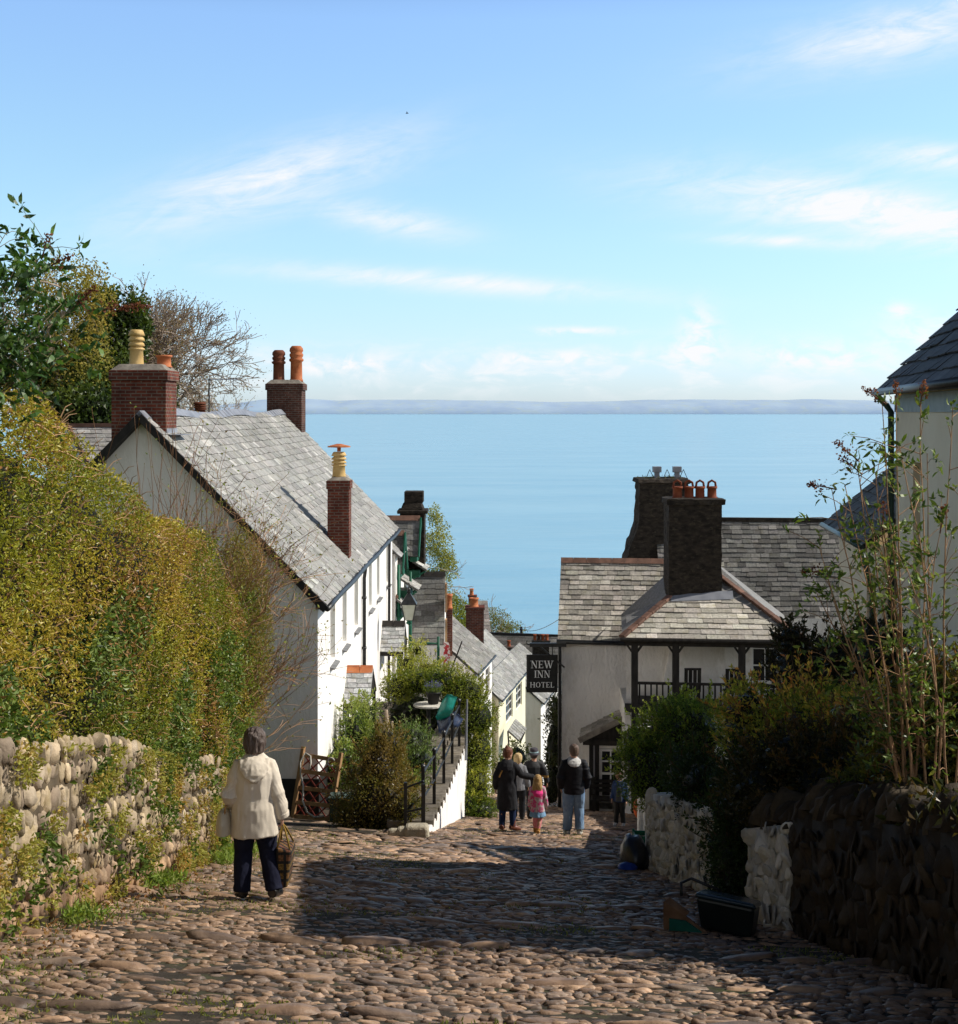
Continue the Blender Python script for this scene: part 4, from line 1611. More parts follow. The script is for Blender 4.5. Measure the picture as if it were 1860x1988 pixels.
# tall weathered stone chimney on it
ch = MB()
ch.obox(ZO, I1, I2, -3.0, -2.06, 53.0, 54.2, -6.2, -3.85)
ch.obox(ZO, I1, I2, -3.1, -1.95, 52.9, 54.3, -3.85, -3.72)
ch.obox(ZO, I1, I2, -2.98, -2.1, 53.02, 54.18, -3.72, -3.45, taper=.1)
ch.obox(ZO, I1, I2, -2.84, -2.12, 53.15, 54.0, -3.45, -3.02)
c_ = part('chimney', ch, M['stone_dark'], t, bevel=.03)

# slate fronted house next below
t = thing('slate_roofed_house', 'house with a steep dark slate roof facing uphill below the green trimmed house', 'house', (-1.9, 57, -14))
mb = MB()
O = at(735, 1251, 54)
slates(mb, O, A(1, 0, 0), unit(A(0.0, 1.7, 2.6)), math.hypot(1.7, 2.55), lambda v: 0, lambda v: 2.53, .235, .4, .025, (.185, .183, .175), .35, 17, .3, .05)
part('roof', mb, M['slate'], t)
mb = MB()
top = O + unit(A(0, 1.7, 2.6)) * math.hypot(1.7, 2.55)
for k in range(5):
    mb.prism([top + A(k * .51, -.16, -.12), top + A(k * .51, 0, .06), top + A(k * .51, .16, -.12)], A(.5, 0, 0))
part('ridge_tiles', mb, M['timber_black'], t)
mb = MB()
x0, x1 = O[0] + .1, O[0] + 2.53
zt = top[2] - .1
mb.prism([(x1 - .1, 54.05, O[2] - .05), (x1 - .1, 54.05, O[2] - 7), (x1 - .1, 57.4, O[2] - 7), (x1 - .1, 57.4, O[2] - .05), (x1 - .1, 55.7, zt)], A(.1, 0, 0))
mb.obox(ZO, I1, I2, x0, x1 - .1, 54.1, 57.4, -18, O[2] - .06)
part('wall', mb, M['white'], t)
mb = MB()
for z in (-9.2, -7.8):
    mb.obox(ZO, I1, I2, x1 + .02, x1 + .09, 54.5, 55.0, z, z + 1.1)
part('shutter', mb, M['wood'], t)
ch = MB()
ch.obox(ZO, I1, I2, -1.42, -1.1, 57.4, 58.1, -10, -8.1)
c_ = part('chimney', ch, M['brick'], t)
pot(c_, (-1.26, 57.7, -8.1), .16, .6, 'terracotta', 'plain')
# balcony with green rails in front of it
t = thing('green_balcony', 'green railed balcony with white lattice under the dark slate roof', 'balcony', (-2.0, 50, -11.5))
mb = MB()
for x, y0, y1 in ((797, 1110, 1330), (851, 1236, 1330)):
    mb.tube([at(x, y0, 50.5), at(x, y1, 50.5)], .05, 8)
mb.bar(at(797, 1249, 50.5), at(851, 1249, 50.5), .06)
part('posts', mb, M['green_paint'], t, True)
mb = MB()
for k in range(5):
    mb.bar(at(800 + k * 11, 1253, 50.5), at(812 + k * 9, 1284, 50.5), .03)
    mb.bar(at(812 + k * 9, 1253, 50.5), at(800 + k * 11, 1284, 50.5), .03)
mb.bar(at(797, 1286, 50.5), at(851, 1286, 50.5), .05)
part('lattice', mb, M['timber_white'], t)
t = thing('hanging_flag', 'small red and white flag on a dark pole beside the slate fronted house', 'flag', A(*at(872, 1316, 50)))
mb = MB()
mb.tube([at(868, 1322, 50), at(897, 1245, 50)], .025, 6)
part('pole', mb, M['timber_black'], t)
mb = MB()
q = [at(862, 1245, 50.1), at(872, 1248, 50), at(874, 1275, 50.05), at(866, 1310, 50), at(860, 1300, 50.1)]
mb.poly(q)
part('cloth', mb, surf('flag_cloth', (.5, .05, .06), (.75, .7, .68), 9, .9, lo=.48, hi=.52), t)
# street lamp
t = thing('street_lamp', 'old fashioned glazed street lamp on a green post beside the cottage', 'street lamp', A(*at(797, 1330, 44)))
mb = MB()
lp = at(794, 1205, 44)
mb.tube([at(797, 1335, 44), at(796, 1215, 44), lp + A(0, 0, -.05)], [.06, .05, .035], 10)
mb.lathe(lp + A(0, 0, -.12), [(.04, 0), (.1, .04), (.06, .1), (.12, .15)], 12)
part('post', mb, M['green_paint'], t, True)


def frus(mb, c, r0, r1, z0, z1, n=4, rot=np.pi / 4):
    a = np.arange(n) * 2 * np.pi / n + rot
    V = [(c[0] + r0 * math.cos(q), c[1] + r0 * math.sin(q), c[2] + z0) for q in a] + [(c[0] + r1 * math.cos(q), c[1] + r1 * math.sin(q), c[2] + z1) for q in a]
    mb.add(V, [(i, (i + 1) % n, n + (i + 1) % n, n + i) for i in range(n)] + ([(3, 2, 1, 0), (4, 5, 6, 7)] if n == 4 else []))


mb = MB()
frus(mb, lp, .17, .31, .03, .52)
part('lantern_glass', mb, M['glass_pale2'] if 'glass_pale2' in M else surf('lantern_glass', (.5, .52, .42), (.62, .64, .55), 3, .15, spec=.6), t)
mb = MB()
frus(mb, lp, .36, .07, .53, .86)
frus(mb, lp, .06, .1, .86, .93)
mb.ball(lp + A(0, 0, .98), .06)
mb.tube([lp + A(0, 0, 1.0), lp + A(0, 0, 1.2)], [.03, .01], 6)
for k in range(4):
    a = np.pi / 4 + k * np.pi / 2
    d = A(math.cos(a), math.sin(a), 0)
    mb.bar(lp + d * .18 + A(0, 0, .02), lp + d * .325 + A(0, 0, .53), .022)
part('lantern_frame', mb, M['iron'], t)


# row of lower cottages (each: street slope, walls, far gable)
def row_house(name, label, near_e, far_e, rise, run, zbase, wallmat, slate, seed, gable=None, door=True, wins=((.25, .5), (.62, .86))):
    near_e, far_e = np.asarray(near_e, float), np.asarray(far_e, float)
    zm = (near_e[2] + far_e[2]) / 2
    near_e[2] = far_e[2] = zm
    d = unit(far_e - near_e)
    s = A(d[1], -d[0], 0)
    Ln = np.linalg.norm(far_e - near_e)
    t = thing(name, label, 'cottage', near_e - s * run + A(0, 0, zbase - zm), 'cottages down the lower street')
    mb = MB()
    V = unit(-s * run + HZ * rise)
    ll = math.hypot(run, rise)
    slates(mb, near_e + s * .15 - V * 0.0, d, V, ll + .1, lambda v: 0, lambda v: Ln, .24, .34, .022, slate, .2, seed, .2, .1)
    slates(mb, near_e - s * 2 * run, d, unit(s * run + HZ * rise), ll, lambda v: 0, lambda v: Ln, .4, .6, .022, slate, .2, seed + 1, .2)
    part('roof', mb, M['slate'], t)
    mb = MB()
    hz = zm - .02
    Hh = hz - zbase
    hol = [(a * Ln, b * Ln, Hh - 1.5, Hh - .35) for a, b in wins]
    if door:
        hol.append((.42 * Ln, .57 * Ln, .3, 2.2))
    holed(mb, near_e + A(0, 0, zbase - zm), d, HZ, Ln, Hh, hol, .12, s)
    n0 = near_e + d * .12
    for e in (n0, far_e - d * .05):
        mb.poly([e + A(0, 0, zbase - zm), e + A(0, 0, -.03), e - s * run + A(0, 0, rise - .03), e - s * 2 * run + A(0, 0, -.03), e - s * 2 * run + A(0, 0, zbase - zm)])
    part('wall', mb, M[wallmat], t)
    for h in hol[:len(wins)]:
        sash(t, near_e + A(0, 0, zbase - zm), d, HZ, s, *h, .12, 2, 3, sill=False)
    if door:
        h = hol[-1]
        g = MB()
        o = near_e + A(0, 0, zbase - zm) - s * .1
        g.add([o + d * h[0] + HZ * h[2], o + d * h[1] + HZ * h[2], o + d * h[1] + HZ * h[3], o + d * h[0] + HZ * h[3]], [(0, 1, 2, 3)])
        part('door', g, M['timber_black'], t)
    g = MB()
    g.tube([near_e + s * .17 + A(0, 0, -.04), far_e + s * .17 + A(0, 0, -.04)], .05, 6)
    part('gutter', g, M['iron'], t)
    return t, near_e, far_e, d, s


ta, ne, fe, d, s = row_house('terrace_cottage', 'white cottage with broad pale slate roof just above the arched hedge', at(921, 1309, 57.4), at(955, 1271, 62), 2.6, 3.0, -17.3, 'white', (.25, .245, .23), 51)
mb = MB()
cc_ = at(922, 1178, 66)
mb.obox(cc_, I1, I2, -.42, .42, -.4, .5, -3.2, -.1)
mb.obox(cc_, I1, I2, -.46, .46, -.44, .54, -.1, .02)
c_ = part('chimney', mb, M['brick'], ta)
pot(c_, cc_ + A(-.05, 0, .0), .22, .42, 'terracotta', 'plain')
row_house('terrace_cottage', 'cream walled cottage with bright slate roof to the left of the hotel sign', at(968, 1361, 62.2), at(1020, 1299, 69.7), 1.9, 2.1, -18.9, 'cream_light', (.32, .32, .31), 55)
tc_, ne, fe, d, s = row_house('terrace_cottage', 'dark gabled cottage with brown boarding directly below the hotel sign', at(1050, 1357, 72), at(1085, 1330, 78), 2.0, 2.3, -20.5, 'white', (.26, .26, .25), 59)
row_house('terrace_cottage', 'small white cottage lowest in the row behind the walkers', at(1056, 1372, 80), at(1085, 1350, 86), 1.6, 1.2, -23.5, 'white', (.25, .24, .23), 63)
# porch hood on the cream cottage
t = thing('door_hood', 'slate door hood on a bracket projecting from the cream cottage', 'hood', A(*at(1003, 1440, 63.5)))
mb = MB()
slates(mb, at(986, 1418, 62.4), unit(at(1010, 1440, 62) - at(986, 1418, 62.4)), unit(at(1001, 1395, 63.6) - at(986, 1418, 62.4)), np.linalg.norm(at(1001, 1395, 63.6) - at(986, 1418, 62.4)),
       lambda v: 0, lambda v: .72, .2, .3, .02, (.4, .4, .39), .2, 3)
part('roof', mb, M['slate'], t)
mb = MB()
mb.bar(at(1010, 1440, 62.1), at(1018, 1422, 63.2), .07)
mb.bar(at(986, 1420, 62.5), at(988, 1446, 62.7), .06)
part('bracket', mb, M['timber_black'], t)
# long dark roof crossing the bottom of the street, with its chimneys
t = thing('long_roofed_house', 'long dark slate roofed house closing the bottom of the street', 'house', A(*at(1010, 1330, 96)), None)
mb = MB()
O = at(925, 1302, 93)
T = at(934, 1230, 95)
slates(mb, O, unit(at(1100, 1306, 93) - O), unit(T - O), np.linalg.norm(T - O), lambda v: 0, lambda v: 7, .26, .5, .02, (.13, .125, .12), .3, 71, .2)
part('roof', mb, M['slate'], t)
mb = MB()
mb.obox(O, I1, I2, .1, 6.5, .1, 3.5, -6, -.1)
part('wall', mb, M['roughcast'], t)
mb = MB()
mb.bar(T + A(0, 0, .04), T + A(7, 0, -.2), .2, .14)
part('ridge_tiles', mb, M['timber_black'], t)
for x, y, w_, h_, d_, mt in ((1050, 1246, 1.05, 1.6, 91, 'stone_dark'), (988, 1258, .55, 1.3, 89, 'brick_dark'), (960, 1268, .4, .9, 89, 'brick_dark')):
    mb = MB()
    c_ = at(x, y, d_)
    mb.obox(c_, I1, I2, -w_ / 2, w_ / 2, -.3, .4, -h_, 0)
    mb.obox(c_, I1, I2, -w_ / 2 - .06, w_ / 2 + .06, -.36, .46, 0, .1)
    k_ = part('chimney', mb, M[mt], t)
    for j in range(4 if w_ > 1 else 1):
        pot(k_, c_ + A((j - 1.5) * .26 if w_ > 1 else 0, 0, .1), .11, .38, 'terracotta', 'plain', (.6, .45, .4) if j != 1 else (.1, .1, .1))
t = thing('telegraph_pole', 'dark telegraph pole rising behind the long slate roof', 'pole', A(*at(1012, 1240, 97)))
mb = MB()
mb.tube([at(1012, 1245, 97), at(1012, 1217, 97)], .09, 6)
mb.bar(at(1009, 1222, 97), at(1015, 1222, 97), .07)
part('shaft', mb, M['timber_black'], t)
t = thing('overhead_wire', 'thin black wire running from the telegraph pole to the hotel roof', 'wire', A(*at(1050, 1230, 75)))
mb = MB()
a, b_ = at(1012, 1220, 97), at(1092, 1198, 46)
mb.tube([a * (1 - k) + b_ * k + A(0, 0, -1.2 * k * (1 - k)) for k in np.linspace(0, 1, 9)], .014, 4)
part('cable', mb, M['iron'], t)
# lone cottage among the trees
t = thing('hillside_cottage', 'far grey roofed cottage with a red chimney among the green trees', 'cottage', A(*at(940, 1230, 108)))
mb = MB()
a, b_, c_ = at(905, 1235, 105), at(912, 1165, 110), at(950, 1235, 105)
slates(mb, a, A(1, 0, 0), unit(A(0, 1.5, 2.4)), 2.9, lambda v: .25 * v, lambda v: 1.9 - .1 * v, .3, .5, .02, (.36, .32, .3), .2, 81, .2)
part('roof', mb, M['slate'], t)
mb = MB()
mb.obox(a, I1, I2, .1, 1.8, .1, 3, -3, -.05)
part('wall', mb, M['roughcast'], t)
mb = MB()
q = at(917, 1163, 107)
mb.obox(q, I1, I2, -.3, .3, -.3, .3, -2, .2)
mb.obox(q, I1, I2, -.36, .36, -.36, .36, .2, .3)
k_ = part('chimney', mb, M['brick'], t)
pot(k_, q + A(-.05, 0, .3), .16, .5, 'terracotta', 'plain')

GB = 'trees beside the lower street'
LT = [(.22, .25, .06), (.32, .33, .09), (.4, .38, .13), (.16, .2, .05)]
tree('birch_tree', 'tall pale green birch against the sea behind the stone chimney', A(*at(842, 1290, 76)), 8.5, (-.02, 0, 1), .14, 4, .22, (.55, .5, .42),
     [(at(846, 1045, 76), (.85, .8, 1.5)), (at(852, 1105, 76), (1.0, .9, 1.4)), (at(872, 1090, 76), (.5, .5, .6)), (at(838, 1180, 76), (1.0, 1, 1.2)), (at(856, 1190, 76), (.8, .8, 1.0)), (at(845, 1000, 76), (.5, .5, .6))], LT, .11, 170, GB, minr=.01)
tree('broadleaf_tree', 'bushy yellow green tree left of the far red chimney', A(*at(893, 1300, 85)), 5.0, (0, 0, 1), .14, 3, .2, (.5, .45, .38),
     [(at(893, 1195, 85), (1.0, .9, 1.1)), (at(880, 1170, 85), (.7, .7, .8)), (at(908, 1215, 84), (.9, .9, .9)), (at(885, 1235, 84), (.9, .9, .9))], [(.14, .17, .03), (.26, .29, .06), (.34, .34, .09)], .12, 150, GB)
tree('broadleaf_tree', 'thin twiggy tree with olive leaves right of the far red chimney', A(*at(962, 1300, 112)), 6.0, (0, 0, 1), .16, 4, .22, (.5, .42, .35),
     [(at(955, 1205, 112), (1.6, 1.3, 1.2)), (at(985, 1222, 112), (1.5, 1.2, .8)), (at(935, 1190, 112), (.8, .8, 1.2))], [(.16, .17, .05), (.25, .25, .08), (.2, .16, .07)], .14, 75, GB, minr=.015)

# ------------------------------------------------------------------ the inn on the right
ang = R(6)
n1_, n2_ = A(math.cos(ang), -math.sin(ang), 0), A(math.sin(ang), math.cos(ang), 0)
NO = A(2.6, 44.0, 0)


def ip(a, b, z):
    q = NO + n1_ * a + n2_ * b
    return A(q[0], q[1], z)


inn = thing('inn', 'white roughcast inn with slate roofs, balcony and two massive dark chimneys', 'inn', ip(5, 3, -12.8))
mb = MB()
EZI = -7.05
# left block front and sides
holed(mb, ip(0, 0, -13.5), n1_, HZ, 9.5, EZI + .1 + 13.5, [(6.95, 7.85, 4.8, 6.35)], .16, -n2_)
mb.poly([ip(0, 0, -13.5), ip(0, 0, EZI + .1), ip(0, 2.3, -4.85), ip(0, 4.6, EZI + .1), ip(0, 4.6, -13.5)])
mb.add([ip(9.5, 0, -13.5), ip(9.5, 6, -13.5), ip(9.5, 6, EZI), ip(9.5, 0, EZI)], [(0, 1, 2, 3)])
part('wall', mb, M['roughcast'], inn)
sash(inn, ip(0, 0, -13.5), n1_, HZ, -n2_, 6.95, 7.85, 4.8, 6.35, .16, 2, 3)
mb = MB()
Vr = unit(n2_ + HZ * .97)
Lr = 3.25
slates(mb, ip(-.12, -.2, EZI - .1), n1_, Vr, Lr, lambda v: 0, lambda v: 5.3, .205, .33, .03, (.36, .34, .305), .36, 91, .35, .14, .024)
part('roof', mb, M['slate'], inn)
Tr = ip(-.12, -.2, EZI - .1) + Vr * Lr
mb = MB()
slates(mb, ip(-.12, 4.75, EZI - .1), n1_, unit(-n2_ + HZ * .97), 3.3, lambda v: 0, lambda v: 5.3, .4, .5, .02, (.3, .3, .3), .2, 92)
part('roof', mb, M['slate'], inn)
mb = MB()
for k in range(9):
    c = random.uniform(.7, 1.1)
    q = Tr + n1_ * (k * .42)
    mb.prism([q - n2_ * .15 - HZ * .06, q + HZ * .1, q + n2_ * .15 - HZ * .06], n1_ * .41, (c, c, c))
part('ridge_tiles', mb, M['ridge'], inn)
mb = MB()
mb.tube([ip(-.15, -.27, EZI - .12), ip(2.2, -.27, EZI - .15)], .07, 8)
mb.tube([ip(-.06, -.1, EZI - .15), ip(-.06, -.08, EZI - .5), ip(-.06, -.08, -13)], .055, 8)
part('downpipe', mb, M['iron'], inn, True)

# big rear roof
mb = MB()
O = at(1300, 1255, 47.2)
T = at(1300, 1010, 50.2)
Vb = unit(A(0, T[1] - O[1], T[2] - O[2]))
slates(mb, A(6.3, O[1], O[2]), unit(A(1, -.015, 0)), Vb, math.hypot(T[1] - O[1], T[2] - O[2]), lambda v: 0, lambda v: 7.2, .19, .32, .03, (.16, .157, .15), .45, 95, .4, .08, .026)
part('roof', mb, M['slate'], inn)
mb = MB()
tp = A(6.3, O[1], O[2]) + Vb * math.hypot(T[1] - O[1], T[2] - O[2])
mb.bar(tp + A(-.1, .03, .05), tp + A(7.2, -.1, .0), .22, .14)
part('ridge_tiles', mb, M['stone_dark'], inn)
mb = MB()
mb.obox(A(6.3, 47.3, 0), I1, I2, 0, 6.6, .1, 6, -12, O[2] - .05)
part('wall', mb, M['roughcast'], inn)

# stone chimneys
def rough_stack(name, secs, mat, n=10, seed=0, jit=.035):
    """irregular masonry stack from horizontal rectangular sections (z, x0, x1, y0, y1)"""
    mb = MB()
    rows = []
    for (s0, s1) in zip(secs[:-1], secs[1:]):
        m = max(1, int((s1[0] - s0[0]) / .16))
        for k in range(m):
            t_ = k / m
            rows.append([a * (1 - t_) + b * t_ for a, b in zip(s0, s1)])
    rows.append(list(secs[-1]))
    V = []
    for r in rows:
        z, x0, x1, y0, y1 = r
        for k in range(n):
            V.append((x0 + (x1 - x0) * k / n, y0, z))
        for k in range(n):
            V.append((x1, y0 + (y1 - y0) * k / n, z))
        for k in range(n):
            V.append((x1 - (x1 - x0) * k / n, y1, z))
        for k in range(n):
            V.append((x0, y1 - (y1 - y0) * k / n, z))
    V = np.array(V)
    nr = 4 * n
    cen = np.array([[(r[1] + r[2]) / 2, (r[3] + r[4]) / 2] for r in rows]).repeat(nr, 0)
    d = unit(np.column_stack([V[:, :2] - cen, np.zeros(len(V))]))
    V = V + d * ((fbm(V, 3.0, 3, seed) - .5) * 2.6 * jit)[:, None] + rng.normal(0, jit * .3, V.shape)
    Q = [(i * nr + j, i * nr + (j + 1) % nr, (i + 1) * nr + (j + 1) % nr, (i + 1) * nr + j) for i in range(len(rows) - 1) for j in range(nr)]
    mb.add(V, Q)
    top = V[-nr:]
    mb.add(np.vstack([top, top.mean(0) + A(0, 0, .05)]), None, [(j, (j + 1) % nr, nr) for j in range(nr)])
    return part(name, mb, M[mat], inn)


ch = rough_stack('chimney', [(-6.4, 5.66, 7.24, 41.75, 42.9), (-2.78, 5.66, 7.24, 41.75, 42.9), (-2.76, 5.6, 7.32, 41.68, 43.0), (-2.6, 5.6, 7.32, 41.68, 43.0)], 'stone_dark', 10, 3, .025)
for x in (5.98, 6.33, 6.66, 7.02):
    p_ = pot(ch, (x, 42.2, -2.6), .15, .36, 'terracotta', 'plain', (.42, .3, .28))
    a_ = MB()
    a_.tube([(x - .12, 42.2, -2.25), (x - .1, 42.2, -2.12), (x, 42.2, -2.06), (x + .1, 42.2, -2.12), (x + .12, 42.2, -2.25)], .035, 6, (.35, .25, .23))
    part('hood', a_, M['terracotta'], p_)
ch = rough_stack('chimney', [(-6.6, 5.0, 7.6, 49.6, 51.2), (-5.2, 5.24, 7.55, 49.6, 51.2), (-3.95, 5.66, 7.5, 49.6, 51.2), (-2.55, 5.72, 7.45, 49.6, 51.2), (-2.5, 5.62, 7.5, 49.5, 51.3), (-2.38, 5.66, 7.45, 49.6, 51.2)], 'stone_dark', 12, 5, .05)
for x in (6.38, 7.1):
    mb = MB()
    mb.obox(A(x, 50.2, 0), I1, I2, -.15, .15, -.15, .15, -2.16, -1.95)
    mb.obox(A(x, 50.2, 0), I1, I2, -.09, .09, -.09, .09, -2.42, -2.16)
    part('flue_cowl', mb, M['lead'], ch, bevel=.01)
mb = MB()
for x in (6.1, 6.72, 7.3):
    for s_ in (-1, 1):
        mb.bar((x + s_ * .16, 50, -2.42), (x, 50, -2.05), .02)
part('strut', mb, M['iron'], ch)
P, dq = lump((6.5, 50.3, -2.42), (.85, .6, .09), 260, .5, 3, .6, 4)
lf = MB()
leaves(lf, P, .12, pal(len(P), [(.06, .07, .02), (.14, .13, .04)], .3), .9, .2)
part('weeds', lf, M['leaf_matt'], ch)

# balcony wing with hipped roof
mb = MB()
EW = -6.47
E0, E1_ = A(4.08, 40.0, EW), A(9.18, 39.5, EW)
ue = unit(E1_ - E0)
ve = unit(A(.08, 1.8, .86))
Lw = np.linalg.norm(E1_ - E0)
slates(mb, E0, ue, ve, 2.15, lambda v: .72 * v, lambda v: Lw - .8 * v, .26, .37, .03, (.47, .445, .395), .26, 101, .25, .15, .024)
# side slopes of the hip
tl = E0 + ve * 2.15 + ue * (.72 * 2.15)
tr_ = E0 + ve * 2.15 + ue * (Lw - .8 * 2.15)
b1_ = E0 + A(.4, 4.1, .1)
b2_ = E1_ + A(.4, 4.6, .1)
mb.add([b1_, E0, tl, tl + A(.35, 2.2, .6)], [(0, 1, 2, 3)], col=(.25, .25, .25))
mb.add([E1_, b2_, tr_ + A(-.6, 2.4, 1.2), tr_], [(0, 1, 2, 3)], col=(.25, .25, .25))
mb.add([tl, tr_, tr_ + A(-.6, 2.4, 1.2), tl + A(.35, 2.2, .6)], [(0, 1, 2, 3)], col=(.25, .25, .25))
wing = part('balcony_roof', mb, M['slate'], inn)
for p_, q_, n_ in ((E0, tl, 7), (E1_, tr_ + A(-.35, 1.2, .6), 9)):
    mb = MB()
    for k in range(n_):
        a, b_ = p_ + (q_ - p_) * k / n_, p_ + (q_ - p_) * (k + .95) / n_
        c = random.uniform(.6, 1.15)
        mb.bar(a + HZ * .05, b_ + HZ * .06, .2, .09, col=(c, c, c))
    part('hip_tiles', mb, M['ridge'], wing, bevel=.02)
mb = MB()
q0, q1 = tl + ve * .02 - HZ * .0, tr_ + ve * .02
mb.add([tl - ve * .28 + HZ * .05, tr_ - ve * .12 + HZ * .05, tr_ + HZ * .22 + A(0, .1, 0), tl + HZ * .16 + A(0, .1, 0)], [(0, 1, 2, 3)])
part('flashing', mb, M['lead'], wing)
bal = MB()
zf, zr_ = -8.5, -7.78


def wp(a, b):
    return E0 + ue * a + unit(A(.08, 1.8, 0)) * b


posts = [.38, 1.55, 3.42, 4.75]
for a in posts:
    q = wp(a, .25)
    bal.obox(A(q[0], q[1], 0), I1, I2, -.09, .09, -.09, .09, -11.5 if a < 1 else zf, EW - .06)
    for s_ in (-1, 1):
        bal.bar(A(q[0] + s_ * .05, q[1], EW - .45), A(q[0] + s_ * .3, q[1], EW - .1), .06)
bal.bar(wp(.1, .25) + A(0, 0, -.13), wp(Lw - .1, .25) + A(0, 0, -.13), .16, .2)
bal.tube([wp(-.05, -.06) + A(0, 0, -.02), wp(Lw, -.06) + A(0, 0, -.02)], .06, 8)
bal.bar(A(*wp(.1, .25)[:2], zf), A(*wp(Lw - .1, .25)[:2], zf), .2, .22)
part('balcony_frame', bal, M['timber_black'], inn)
bal = MB()
bal.bar(A(*wp(.38, .25)[:2], zr_), A(*wp(Lw - .4, .25)[:2], zr_), .08, .07)
for a in np.arange(.52, Lw - .4, .165):
    q = wp(a, .25)
    bal.bar(A(q[0], q[1], zf + .1), A(q[0], q[1], zr_ - .03), .045)
part('balcony_railing', bal, M['timber_black'], inn)
mb = MB()
f0, f1_ = wp(.36, .3), wp(Lw - .1, .3)
g0, g1 = wp(.75, 3.9), wp(Lw - .1, 3.9)
mb.box8([A(*f0[:2], zf - .1), A(*f1_[:2], zf - .1), A(*g1[:2], zf - .1), A(*g0[:2], zf - .1), A(*f0[:2], zf), A(*f1_[:2], zf), A(*g1[:2], zf), A(*g0[:2], zf)])
part('balcony_floor', mb, M['timber_black'], inn)
# wall below the balcony and the white wall behind it with its chimney breast
mb = MB()
g0, g1 = wp(.25, 2.05), wp(Lw + 1.4, 2.05)
hol = [(3.72, 4.5, 1.05, 2.55)]
Ln = np.linalg.norm(g1[:2] - g0[:2])
Ou = unit(A(*(g1 - g0)[:2], 0))
holed(mb, A(*g0[:2], zf - .6), Ou, HZ, Ln, EW + .35 - zf + .6, hol, .14, A(Ou[1], -Ou[0], 0))
q = A(*g0[:2], 0)
k0, k1 = q + Ou * 1.0, q + Ou * 2.9
kk = A(Ou[1], -Ou[0], 0) * .28
mb.add([A(*k0[:2], zf) + kk, A(*k1[:2], zf) + kk + Ou * .35, A(*k1[:2], zf + 1.2) + kk, A(*k0[:2], zf + 1.2) + kk + Ou * .25, A(*k1[:2], EW + .2) + kk, A(*k0[:2], EW + .2) + kk + Ou * .3,
        A(*k1[:2], zf) + Ou * .35, A(*k1[:2], zf + 1.2), A(*k1[:2], EW + .2), A(*k0[:2], zf), A(*k0[:2], zf + 1.2) + Ou * .25, A(*k0[:2], EW + .2) + Ou * .3],
       [(0, 1, 2, 3), (3, 2, 4, 5), (1, 6, 7, 2), (2, 7, 8, 4), (9, 0, 3, 10), (10, 3, 5, 11)])
h0, h1 = wp(.15, 1.3), wp(Lw, 1.3)
mb.box8([A(*h0[:2], -13), A(*h1[:2], -13), A(*wp(Lw, 4)[:2], -13), A(*wp(.15, 4)[:2], -13), A(*h0[:2], zf - .12), A(*h1[:2], zf - .12), A(*wp(Lw, 4)[:2], zf - .12), A(*wp(.15, 4)[:2], zf - .12)])
part('wall', mb, M['roughcast'], inn)
sash(inn, A(*g0[:2], zf - .6), Ou, HZ, A(Ou[1], -Ou[0], 0), *hol[0], .14, 2, 3)
# chairs on the balcony
for i, (a, lab) in enumerate(((2.05, 'left of two dark chair backs showing above the balcony railing'), (3.22, 'right of two dark chair backs, beside the balcony post by the window'))):
    q = wp(a, .75)
    t = thing('balcony_chair', lab, 'chair', A(q[0], q[1], zf), 'dark chairs on the balcony')
    mb = MB()
    for x in (-.19, -.065, .065, .19):
        mb.bar(A(q[0] + x, q[1] - .2, zf + .45), A(q[0] + x, q[1] - .26, zf + 1.1), .1, .03, up=(0, 1, 0))
    mb.bar(A(q[0] - .24, q[1] - .26, zf + 1.1), A(q[0] + .24, q[1] - .26, zf + 1.1), .06)
    part('backrest', mb, M['timber_black'], t)
    mb = MB()
    mb.obox(A(q[0], q[1], 0), I1, I2, -.24, .24, -.2, .24, zf + .42, zf + .47)
    part('seat', mb, M['timber_black'], t, bevel=.01)
    for sx_s in (-1, 1):
        for sy_s in (-1, 1):
            mb = MB()
            mb.bar(A(q[0] + sx_s * .2, q[1] + sy_s * .18, zf), A(q[0] + sx_s * .2, q[1] + sy_s * .18, zf + .42), .045)
            part('leg', mb, M['timber_black'], t)

# gabled bay with the street window
mb = MB()
by = -1.25
ax, az_ = 2.55, -8.95
for s_ in (-1, 1):
    O = ip(ax + s_ * 1.95, by, -9.95)
    if s_ < 0:
        slates(mb, O, n2_, unit(n1_ * 1.95 + HZ * 1.0), 2.19, lambda v: 0, lambda v: 1.6, .2, .3, .03, (.3, .28, .25), .3, 111)
    else:
        slates(mb, O, n2_, unit(-n1_ * 1.95 + HZ * 1.0), 2.19, lambda v: 0, lambda v: 1.6, .2, .3, .03, (.3, .28, .25), .3, 112)
bay = part('bay_roof', mb, M['slate'], inn)
mb = MB()
for s_ in (-1, 1):
    mb.bar(ip(ax + s_ * 1.97, by - .02, -10.02), ip(ax, by - .02, -9.0), .06, .17)
part('verge', mb, M['mortar'], bay)
mb = MB()
mb.prism([ip(ax - 1.75, by + .12, -10.02), ip(ax + 1.75, by + .12, -10.02), ip(ax, by + .12, -9.1)], n2_ * .05)
mb.bar(ip(ax - 1.85, by + .1, -10.08), ip(ax + 1.85, by + .1, -10.08), .14, .16)
for a in (ax - 1.6, ax - 1.42, ax - .28, ax + 1.6):
    mb.bar(ip(a, by + .12, -12.9), ip(a, by + .12, -10.1), .12, .12)
mb.bar(ip(ax - .2, by + .14, -11.45), ip(ax + 1.6, by + .14, -11.45), .08, .08)
mb.bar(ip(ax - .2, by + .14, -11.9), ip(ax + 1.6, by + .14, -11.9), .06, .06)
part('bay_frame', mb, M['timber_black'], bay)
mb = MB()
